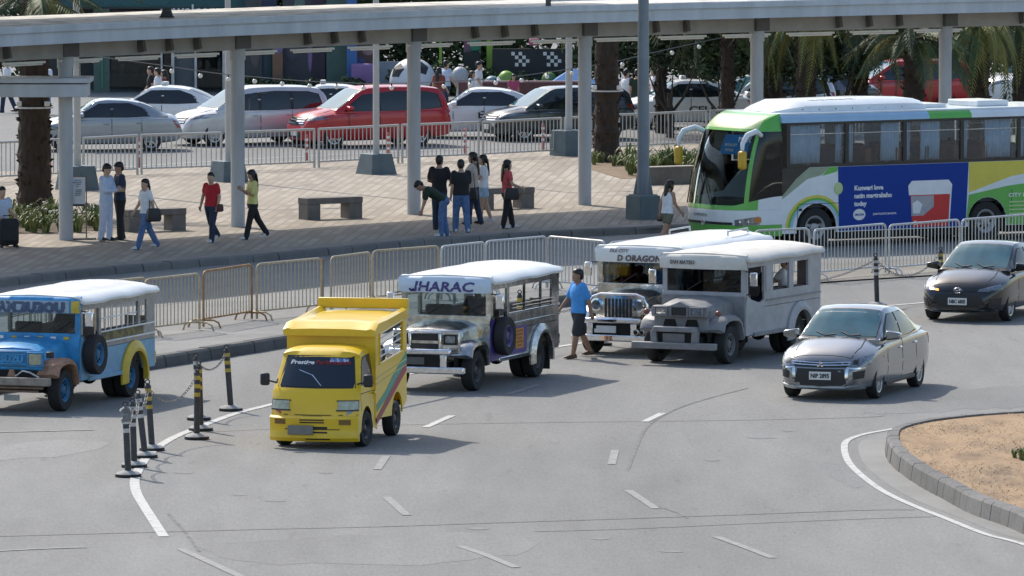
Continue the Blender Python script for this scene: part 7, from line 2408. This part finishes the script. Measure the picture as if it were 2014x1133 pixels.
# strap-leaved plants in the beds
def blade_mesh(seed, n=34, h=.62):
    rnd = random.Random(seed)
    mb = MB()
    for _ in range(n):
        a = rnd.uniform(0, 6.28)
        d = Vector((math.cos(a), math.sin(a), 0))
        s = Vector((-d.y, d.x, 0))
        L = h * rnd.uniform(.6, 1.15)
        lean = rnd.uniform(.15, .9)
        b = d * rnd.uniform(0, .09)
        pts = [b, b + d * L * .18 * lean + Vector((0, 0, L * .5)), b + d * L * .5 * lean + Vector((0, 0, L * .85)), b + d * L * .85 * lean + Vector((0, 0, L * (1 - .45 * lean)))]
        ws = [.014, .022, .016, .002]
        mb.add([q + s * w * e for q, w in zip(pts, ws) for e in (-1, 1)], [(0, 1, 3, 2), (2, 3, 5, 4), (4, 5, 7, 6)])
    return mb.mesh('blades', 0)
BL = [blade_mesh(i, 40, .62) for i in range(3)]
for b in BL: b.materials.append(leaf_mat('strap leaves', (.06, .10, .025), (.20, .25, .06), 4))
BL2 = [blade_mesh(10 + i, 44, .42) for i in range(2)]
for b in BL2: b.materials.append(leaf_mat('low bed leaves', (.07, .11, .03), (.24, .27, .09), 5))
def clump(px, py, z, label, group, meshes, sc=1.0, flowers=0):
    t = thing('strap_plant', label, 'plant', g(px, py, z), random.uniform(0, 6), group)
    o = link('leaf_tuft', random.choice(meshes), None, t)
    o.scale = (sc, sc, sc * random.uniform(.85, 1.15))
    for k in range(flowers):
        p = Vector((random.uniform(-.2, .2), random.uniform(-.2, .2), random.uniform(.28, .45)))
        MB().ball(p, (.03, .03, .02), 6, 4).obj('flower', m_white, t)
rnd = random.Random(4)
def cover(spots, label, nm):
    """a carpet of tufts that nobody could count, as one object"""
    mb = MB()
    for px, py, sc in spots:
        p = g(px, py, PZ)
        me = rnd.choice(BL2)
        m = Matrix.Translation(p) @ Matrix.Rotation(rnd.uniform(0, 6), 4, 'Z') @ Matrix.Diagonal((sc, sc, sc * rnd.uniform(.85, 1.2), 1))
        mb.add([m @ v.co for v in me.vertices], [tuple(q.vertices) for q in me.polygons])
    tag(mb.obj(nm, BL2[0].materials[0], None, smooth=0), label, 'plants', kind='stuff')
cover([(rnd.uniform(8, 208), 455 + rnd.uniform(-27, 4), rnd.uniform(.75, 1.15)) for i in range(46)], 'low flowering ground cover in the bed round the left palm trunk', 'ground_cover')
cover([(1160 + i * 8, 322 + rnd.uniform(-5, 6), .7) for i in range(10)], 'sparse low tufts at the foot of the right-hand rough palm', 'ground_tufts')
for i in range(22):
    p = g(rnd.uniform(15, 205), 452 + rnd.uniform(-22, 2), PZ)
    if i == 0: fl_ = MB()
    fl_.ball(p + Vector((0, 0, rnd.uniform(.3, .46))), (.035, .035, .022), 6, 4)
tag(fl_.obj('bed_flowers', m_white, None), 'small white flowers dotted over the bed by the left palm', 'flowers', kind='stuff')
right_lab = ['leftmost', 'second from the left', 'third from the left', 'left of the lamp post', 'just behind the slate lamp post', 'right of the slate lamp post', 'seventh from the left', 'eighth from the left', 'in the middle', 'just right of the middle', 'sixth from the right', 'fifth from the right', 'fourth from the right', 'third from the right', 'second from the right', 'rightmost, by the bus']
for i in range(16):
    px = 1228 + (1392 - 1228) * (i + rnd.uniform(0, .8)) / 16
    clump(px, 345 - (px - 1228) * .02 + rnd.uniform(-14, 3), PZ + .02, 'tall strap-leaved plant in the bed left of the bus, ' + right_lab[i], 'plants in the right bed', BL, rnd.uniform(.85, 1.15))
bed = [g(*q, PZ) for q in ((5, 462), (215, 453), (205, 425), (5, 430))]
tag(sheet([(p.x, p.y) for p in bed], PZ + .008).obj('planting_soil', M('bed soil', (.10, .075, .05), .95, var=.3, scale=4)), kind='structure')
bed = [g(*q, PZ) for q in ((1222, 352), (1400, 345), (1420, 318), (1150, 316), (1150, 330))]
tag(sheet([(p.x, p.y) for p in bed], PZ + .008).obj('planting_soil', M('dry bed soil', (.20, .14, .085), .95, var=.3, scale=4)), kind='structure')
pl = thing('planter_wall', 'low concrete planter wall at the bus front, behind the walking woman', 'planter', g(1312, 362, PZ), R(30))
MB().box((0, 0, .22), (1.6, .3, .44)).obj('wall', m_bench, pl, bevel=.015)
MB().box((0, 0, .455), (1.66, .36, .03)).obj('coping', M('pale coping', (.33, .31, .28), .8, var=.1), pl, bevel=.008)

# dry grass on the island
rnd = random.Random(9)
mb = MB()
gx0, gy0 = g(1745, 850, IH), g(2100, 1040, IH)
cnt = 0
poly = [Vector((p.x, p.y)) for p in isl_in]
def inside(x, y):
    c = False
    j = len(poly) - 1
    for i in range(len(poly)):
        a, b = poly[i], poly[j]
        if (a.y > y) != (b.y > y) and x < (b.x - a.x) * (y - a.y) / (b.y - a.y) + a.x: c = not c
        j = i
    return c
xs_ = [p.x for p in poly]
ys_ = [p.y for p in poly]
while cnt < 9000:
    x, y = rnd.uniform(min(xs_), min(max(xs_), 9.6)), rnd.uniform(min(ys_), max(ys_))
    if not inside(x, y): cnt += .2; continue
    if math.sin(x * 2.3 + y * .7) + math.sin(y * 1.9 - x) + rnd.uniform(-1.4, 1.4) < -.3: cnt += .3; continue
    cnt += 1
    a = rnd.uniform(0, 6.28)
    d = Vector((math.cos(a), math.sin(a), 0))
    h = rnd.uniform(.01, .03)
    p = Vector((x, y, IH - .03))
    mb.add([p - Vector((-d.y, d.x, 0)) * .006, p + Vector((-d.y, d.x, 0)) * .006, p + d * h * 2.2 + Vector((0, 0, h))], [(0, 1, 2)])
tag(mb.obj('dry_grass', leaf_mat('straw', (.26, .18, .10), (.40, .29, .16), 1.2), None, smooth=0), 'sparse dry straw-coloured grass covering the traffic island', 'grass', kind='stuff')
clump(2010, 905, IH - .03, 'larger green weed on the dry traffic island', 'weeds on the island', BL2, .5)
clump(1996, 900, IH - .03, 'smaller green weed on the dry traffic island', 'weeds on the island', BL2, .4)

# ------------------------------------------------------------------ the background: shops, boards, hedges, trees
BY = 246.0
def bx(px, Y=BY): return (px - 1007) / FPX * Y
def bz(py, Y=BY): return at_depth(1007, py, Y).z
tag(strip([Vector((-30, 226)), Vector((40, 240))], 0, 60, .006).obj('far_pavement', M('grey far paving', (.17, .18, .185), .8, var=.15, scale=1.2)), kind='structure')
sh = thing('shop', 'dark glazed shop front with teal sign band at the upper left', 'building', (bx(300), BY, 0))
x0, x1 = bx(60) - bx(300), bx(490) - bx(300)
m_shop = M('dark shop wall', (.05, .055, .06), .6, var=.2, scale=.8)
m_teal = M('teal sign band', (.012, .075, .085), .5, col2=(.02, .10, .11), scale=2)
MB().box(((x0 + x1) / 2, 2.6, 2.5), (x1 - x0, .2, 5)).obj('back_wall', m_shop, sh)
MB().box(((x0 + x1) / 2, 1.2, 2.95), (x1 - x0, 2.6, .12)).obj('ceiling', m_shop, sh)
MB().box(((x0 + x1) / 2, 0, 3.7), (x1 - x0, .3, 1.5)).obj('sign_band', m_teal, sh, smooth=0)
MB().box((x0 + .6, -.02, 3.7), (.9, .3, 1.48)).obj('brown_panel', M('brown panel', (.07, .05, .045), .6, var=.1), sh, smooth=0)
text('sign_lettering', 'welcome', .55, m_plate, sh, (bx(395) - bx(300), -.17, 2.66), (1, 0, 0), (0, 0, 1), width=1.9, bold=.01, depth=.02)
mb = MB()
for k in range(26):
    xx = bx(205) - bx(300) + k * .085
    MB().bar((xx, -.17, 3.02), (xx + .22, -.17, 3.4), .03, .03).obj('sign_hatching', M('light teal', (.05, .18, .20), .5), sh, smooth=0)
for px, w, mm in ((200, .55, M('shop pillar green', (.07, .12, .10), .5)), (340, .10, m_galv), (385, .08, m_galv), (440, .08, m_galv), (480, .4, m_shop), (318, .06, m_galv)):
    MB().box((bx(px) - bx(300), .0, 1.45), (w, .28, 2.88)).obj('shop_pillar', mm, sh, smooth=0)
MB().box((bx(201) - bx(300), -.16, 1.45), (.07, .03, 2.6)).obj('light_strip', M('green light strip', (.03, .20, .11), .4, var=0), sh)
MB().box((bx(363) - bx(300), .3, 1.25), (.75, .08, 2.5)).obj('door', M('grey shop door', (.12, .14, .15), .5, var=.1), sh, smooth=0)
for a, b in ((212, 315), (322, 338), (388, 438)):
    MB().box(((bx(a) + bx(b)) / 2 - bx(300), .05, 1.5), (bx(b) - bx(a), .02, 2.7)).obj('shop_window', glass('shop glass', (.6, .72, .72), .7), sh, smooth=0)
rnd = random.Random(12)
for i, z in enumerate((.55, 1.05, 1.55, 2.05)):
    shf = MB().box((bx(265) - bx(300), 1.2, z), (1.7, .4, .04)).obj('shelf', M('grey shelf', (.16, .19, .19), .5), sh, smooth=0)
    for k in range(7):
        w = rnd.uniform(.10, .2)
        h_ = rnd.uniform(.16, .36)
        MB().box((bx(265) - bx(300) - .75 + k * .25, 1.15, z + .022 + h_ / 2), (w, .25, h_)).obj('goods', M('goods %d' % rnd.randrange(5), ((.22, .28, .30), (.10, .14, .15), (.30, .33, .33), (.06, .12, .11), (.16, .20, .24))[rnd.randrange(5)], .5), shf, smooth=0)
for k in range(10):
    MB().box((bx(392 + k * 4.5) - bx(300), 1.0, rnd.uniform(.5, 2.2)), (.10, .2, rnd.uniform(.2, .5))).obj('goods', M('goods %d' % (k % 5), (.2, .2, .2)), sh, smooth=0)

# display boards between the shop and the garden
def board(px0, px1, py0, py1, col, label, Y=BY - 1.0, shapes=(), nm='display_board', col2=None, round_=0):
    x0, x1 = bx(px0, Y), bx(px1, Y)
    z0, z1 = max(0.0, bz(py0, Y)), bz(py1, Y)
    t = thing(nm, label, 'board', ((x0 + x1) / 2, Y, 0), 0, 'boards along the far side')
    w, h_ = x1 - x0, z1 - z0
    MB().box((0, 0, z0 + h_ / 2), (w, .18, h_)).obj('panel', M('board ' + label[:28], col, .6, col2=col2, scale=2.5, var=.15), t, smooth=0, bevel=round_)
    if z0 > .05:
        for s in (-1, 1):
            MB().box((s * w * .35, .02, z0 / 2), (.06, .08, z0)).obj('stand', m_dark, t, smooth=0)
    for q in shapes:
        nm2, c2, cx, cz, sx, sz = q
        MB().ball((cx * w, -.09, z0 + cz * h_), (sx * w, .04, sz * h_), 14, 8).obj(nm2, M('board shape ' + str(c2), c2, .6), t)
    return t
board(483, 516, 185, -10, (.055, .06, .068), 'dark grey display board beside the shop', shapes=(('print', (.14, .14, .15), .0, .7, .2, .1), ('print', (.12, .10, .10), .1, .4, .3, .15)))
board(517, 544, 185, -10, (.015, .03, .075), 'navy display board with a plain face', shapes=(('print', (.02, .05, .06), 0, .3, .4, .2),))
t = board(536, 556, 182, 60, (.20, .11, .07), 'narrow orange and lilac display board', Y=BY - 1.4, shapes=(('print', (.22, .18, .32), .1, .82, .55, .2),))
board(556, 612, 185, -10, (.045, .05, .062), 'broad slate display board with a green topper', shapes=(('print', (.10, .16, .14), .1, .86, .2, .16), ('print', (.07, .07, .10), -.2, .5, .3, .18), ('print', (.22, .14, .30), .46, .38, .08, .16)))
board(612, 642, 185, -10, (.03, .02, .04), 'dark plum display board')
board(640, 682, 185, -10, (.065, .12, .10), 'sage green display board')
board(682, 702, 160, -10, (.045, .14, .36), 'bright blue upright board', Y=BY - 1.5)
board(690, 738, 172, 125, (.26, .15, .34), 'low lilac rounded display block', Y=BY - 1.8, round_=.25)
board(702, 738, 140, 60, (.09, .05, .05), 'brown patterned display board', shapes=(('print', (.30, .22, .22), .1, .5, .3, .12), ('print', (.05, .06, .16), -.3, .2, .3, .15)))
board(744, 800, 178, 121, (.20, .24, .29), 'pale slate block left of the giant football', Y=BY - 1.6)
board(864, 869, 130, 70, (.22, .40, .05), 'thin lime green post', Y=BY - 1.2, nm='lime_post')
board(912, 945, 150, 102, (.012, .02, .022), 'black speaker-like box among the shrubs', Y=BY - 1.6)
board(925, 946, 102, 76, (.03, .19, .12), 'jade green topper over the black box', Y=BY - 1.5, round_=.1)
board(912, 926, 102, 78, (.16, .08, .13), 'mauve block left of the jade topper', Y=BY - 1.4)
board(957, 969, 160, 70, (.26, .42, .06), 'lime green upright board', Y=BY - 1.3)
t = board(968, 1112, 155, 96, (.016, .02, .024), 'long black board with two chequered emblems', Y=BY - 2.0)
for cx in (-.115, .32):
    Wd = bx(1112, BY - 2) - bx(968, BY - 2)
    base = bz(155, BY - 2)
    cell = .125
    for r, row in enumerate(('X.X..', '.X.X.', '..X.X', '.X.X.')):
        for c, ch in enumerate(row):
            if ch == 'X':
                MB().box((cx * Wd + (c - 2) * cell, -.10, bz(102, BY - 2) - r * cell - .06), (cell * .95, .03, cell * .95)).obj('check', m_plate, t, smooth=0)
board(1040, 1062, 90, 76, (.42, .12, .20), 'pink topper over the black chequered board', Y=BY - 1.9, round_=.06)
# giant football
ballc = Vector((bx(812, BY - 3), BY - 3, 0))
fb_ = thing('giant_football', 'giant black and white football sculpture behind the red car', 'sculpture', ballc)
rb_ = 46 / FPX * (BY - 3)
bcz = bz(160, BY - 3)
MB().ball((0, 0, bcz), rb_, 40, 24).obj('ball', M('white ball', (.62, .64, .68), .45, var=.05), fb_)
MB().lathe([(rb_ * .6, 0), (rb_ * .5, .25), (0, .25)], 24).obj('plinth', m_ped, fb_)
ph = (1 + 5 ** .5) / 2
ico = [Vector(v).normalized() for v in ((0, 1, ph), (0, -1, ph), (0, 1, -ph), (0, -1, -ph), (1, ph, 0), (-1, ph, 0), (1, -ph, 0), (-1, -ph, 0), (ph, 0, 1), (-ph, 0, 1), (ph, 0, -1), (-ph, 0, -1))]
rot = Matrix.Rotation(.5, 3, 'Z') @ Matrix.Rotation(.35, 3, 'X')
for v in ico:
    v = rot @ v
    a = v.orthogonal().normalized()
    b = v.cross(a)
    ring = [(v + (a * math.cos(q) + b * math.sin(q)) * .36).normalized() * (rb_ + .035) + Vector((0, 0, bcz)) for q in [k * 2 * math.pi / 5 for k in range(5)]]
    mid = v * (rb_ + .05) + Vector((0, 0, bcz))
    low_ = [p - v * .05 for p in ring]
    MB().add([mid] + ring + low_, [(0, 1 + k, 1 + (k + 1) % 5) for k in range(5)] + [(1 + k, 6 + k, 6 + (k + 1) % 5, 1 + (k + 1) % 5) for k in range(5)]).obj('pentagon', m_ink, fb_, smooth=0)
# inflatables and a tent
for px, py, r, col, lab in ((985, 172, .34, (.55, .58, .60), 'white round inflatable behind the taxi'), (996, 158, .30, (.20, .38, .05), 'lime green round inflatable behind the taxi'), (968, 168, .30, (.12, .28, .32), 'teal round inflatable behind the taxi'), (905, 150, .30, (.40, .42, .44), 'pale cloth figure among the shrubs'), (1080, 158, .26, (.10, .20, .06), 'dark green round shrub ornament by the blue tent')):
    Y = BY - 4.5
    t = thing('inflatable', lab, 'inflatable', (bx(px, Y), Y, 0))
    z = bz(py, Y)
    MB().ball((0, 0, z), (r, r, r * 1.1), 16, 10).obj('balloon', M('inflatable ' + lab[:9], col, .5, var=.08), t)
    MB().lathe([(0, 0), (r * .5, 0), (r * .3, z - r * .9), (0, z - r * .9)], 14).obj('foot', M('inflatable ' + lab[:9], col), t)
    for k in range(4):
        a = k * math.pi / 2 + .4
        MB().ball((math.cos(a) * r * .95, math.sin(a) * r * .95, z - .1), r * .25, 8, 6).obj('lobe', M('inflatable ' + lab[:9], col), t)
t = thing('blue_tent', 'bright blue tent roof behind the tall plinth lamp post', 'tent', (bx(1128, BY - 5), BY - 5, 0))
zt, ze = bz(136, BY - 5), bz(166, BY - 5)
MB().loft([[(-.9, -.9, ze), (.9, -.9, ze), (.9, .9, ze), (-.9, .9, ze)], [(-.1, -.1, zt), (.1, -.1, zt), (.1, .1, zt), (-.1, .1, zt)]]).obj('canopy', M('blue tent cloth', (.02, .16, .42), .6, var=.08), t, smooth=0)
for sx in (-1, 1):
    for sy in (-1, 1):
        MB().bar((sx * .85, sy * .85, 0), (sx * .85, sy * .85, ze), .04).obj('leg', m_galv, t)
t = thing('parasol', 'grey market tent roof half hidden above the bus front', 'tent', (bx(1618, 225), 225, 0))
MB().loft([[(-.75, -.8, 1.0), (.75, -.8, 1.0), (.75, .8, 1.0), (-.75, .8, 1.0)], [(-.1, -.1, 1.75), (.1, -.1, 1.75), (.1, .1, 1.75), (-.1, .1, 1.75)]]).obj('canopy', M('slate tent cloth', (.10, .12, .17), .6), t, smooth=0)
for sx in (-1, 1):
    MB().bar((sx * .7, -.75, 0), (sx * .7, -.75, 1.0), .04).obj('leg', m_galv, t)
# low wall with a pink coping, garden hedge and shrubs
w = thing('garden_wall', 'low brick red wall below the shrubs behind the taxi', 'wall', (bx(1030, BY - 6), BY - 6, 0))
MB().box((0, 0, .30), (4.4, .2, .60)).obj('wall', M('brick red render', (.16, .06, .055), .7, var=.15), w)
MB().box((0, 0, .62), (4.4, .26, .05)).obj('coping', M('pink coping', (.36, .24, .24), .7), w)
hedge_lab = ['clipped dark hedge under the display boards, left end', 'clipped dark hedge under the slate and plum boards', 'clipped dark hedge under the sage green board', 'clipped dark hedge below the blue and lilac boards', 'dark hedge behind the giant football', 'rounded shrub right of the giant football', 'dark hedge below the black box', 'dark hedge below the lime board', 'dark hedge below the chequered board, left half', 'dark hedge below the chequered board, right half']
for i, px in enumerate((500, 560, 620, 690, 800, 870, 905, 960, 1020, 1085)):
    hy = (.55, .5, .5, .55, 1.0, 1.0, .85, .8, .7, .7)[i]
    bush('hedge', hedge_lab[i], 'hedge', (bx(px, BY - 2.6), BY - 2.6, 0), (.62, .45, hy * .6), 900, .10, m_leaf if i != 5 else m_leaf2, 'hedges before the boards', False, i)
tree_lab = ['dark tree behind the display boards at the left', 'dark tree above the sage green board', 'dark tree right behind the giant football', 'green tree behind the chequered board', 'dark round tree right of the fourth column', 'dark hanging tree behind the slate lamp post', 'dark hanging tree above the lettered taxi', 'dark tree left of the fifth column', 'dark tree right of the fifth column', 'dark tree behind the middle palm', 'dark tree left of the last column', 'dark tree right of the last column', 'dark tree at the far right edge']
for i, px in enumerate((520, 650, 790, 960, 1190, 1290, 1390, 1460, 1560, 1680, 1790, 1890, 2000)):
    Y = BY + 3 if px < 1150 else BY - 4 + (i % 3) * 2.5
    bush('tree', tree_lab[i], 'tree', (bx(px, Y), Y, 0), (1.75, 1.4, 2.6), 5200, .13, m_leaf if i % 3 else m_leaf2, 'trees along the far side', True, 30 + i)
for px, Y, lab, rx, z in ((1318, 214, 'dark weeping tree hanging over the lettered taxi', 1.2, 3.4), (1420, 212, 'dark weeping tree left of the fifth column', 1.2, 3.1), (1545, 213, 'dark weeping tree just right of the fifth column', 1.2, 2.9), (1650, 216, 'dark weeping tree above the bus windscreen', 1.1, 2.9)):
    t = bush('weeping_tree', lab, 'tree', (bx(px, Y), Y, z - 2.6), (rx, .8, 1.35), 4200, .10, m_leaf, 'weeping trees by the railing', True, px)
    t.location.z = 0
    for c in t.children:
        if c.name.startswith('crown'): c.location.z = z - 1.85
# a tall hedge bank closes the view
rnd = random.Random(77)
mb = MB()
for _ in range(26000):
    x = rnd.uniform(-26, 26)
    z = rnd.random() ** .8 * 7.0
    y = BY + 7 + rnd.uniform(-.9, .9) + .5 * math.sin(x * 1.3) + .4 * math.sin(z * 2 + x)
    a = Vector((rnd.gauss(0, 1), rnd.gauss(0, 1), rnd.gauss(0, 1))).normalized()
    b = a.cross(Vector((rnd.gauss(0, 1), rnd.gauss(0, 1), rnd.gauss(0, 1)))).normalized()
    s = rnd.uniform(.12, .3)
    p = Vector((x, y, z))
    mb.add([p - a * s, p - b * s * .5, p + a * s, p + b * s * .5], [(0, 1, 2, 3)])
tag(mb.obj('tree_belt', m_leaf, None, smooth=0), 'dense belt of dark foliage closing the view behind boards and shop', 'foliage', kind='stuff')

# ------------------------------------------------------------------ string lights
t = thing('string_lights', 'string of round white bulbs sagging between the lamp posts', 'string lights', (0, 0, 0))
m_bulb = M('white globe bulb', (.80, .79, .74), .3, var=.05)
bulbs = [(183, 119), (338, 140), (394, 149), (449, 156), (501, 160), (555, 165), (609, 169), (662, 171), (715, 173), (770, 173), (820, 172), (873, 170), (925, 167), (975, 163), (1026, 158), (1076, 151), (1125, 144), (1175, 136), (1224, 127), (1273, 115), (1322, 104), (1375, 92)]
def sy(px): return 187 + (px - 449) * .0195
wire = [at_depth(-60, 78, sy(-60))] + [at_depth(px, py - 9, sy(px)) for px, py in bulbs] + [at_depth(1480, 62, sy(1480))]
MB().tube(wire, .012, 5).obj('wire', M('pale cable', (.20, .20, .20), .6), t)
for px, py in bulbs:
    p = at_depth(px, py, sy(px))
    b = MB().ball(p, .062, 12, 8).obj('bulb', m_bulb, t)
    MB().tube([p + Vector((0, 0, .05)), p + Vector((0, 0, .12))], .022, 6).obj('socket', m_dark, b)

bpy.data.scenes.remove(WORK)
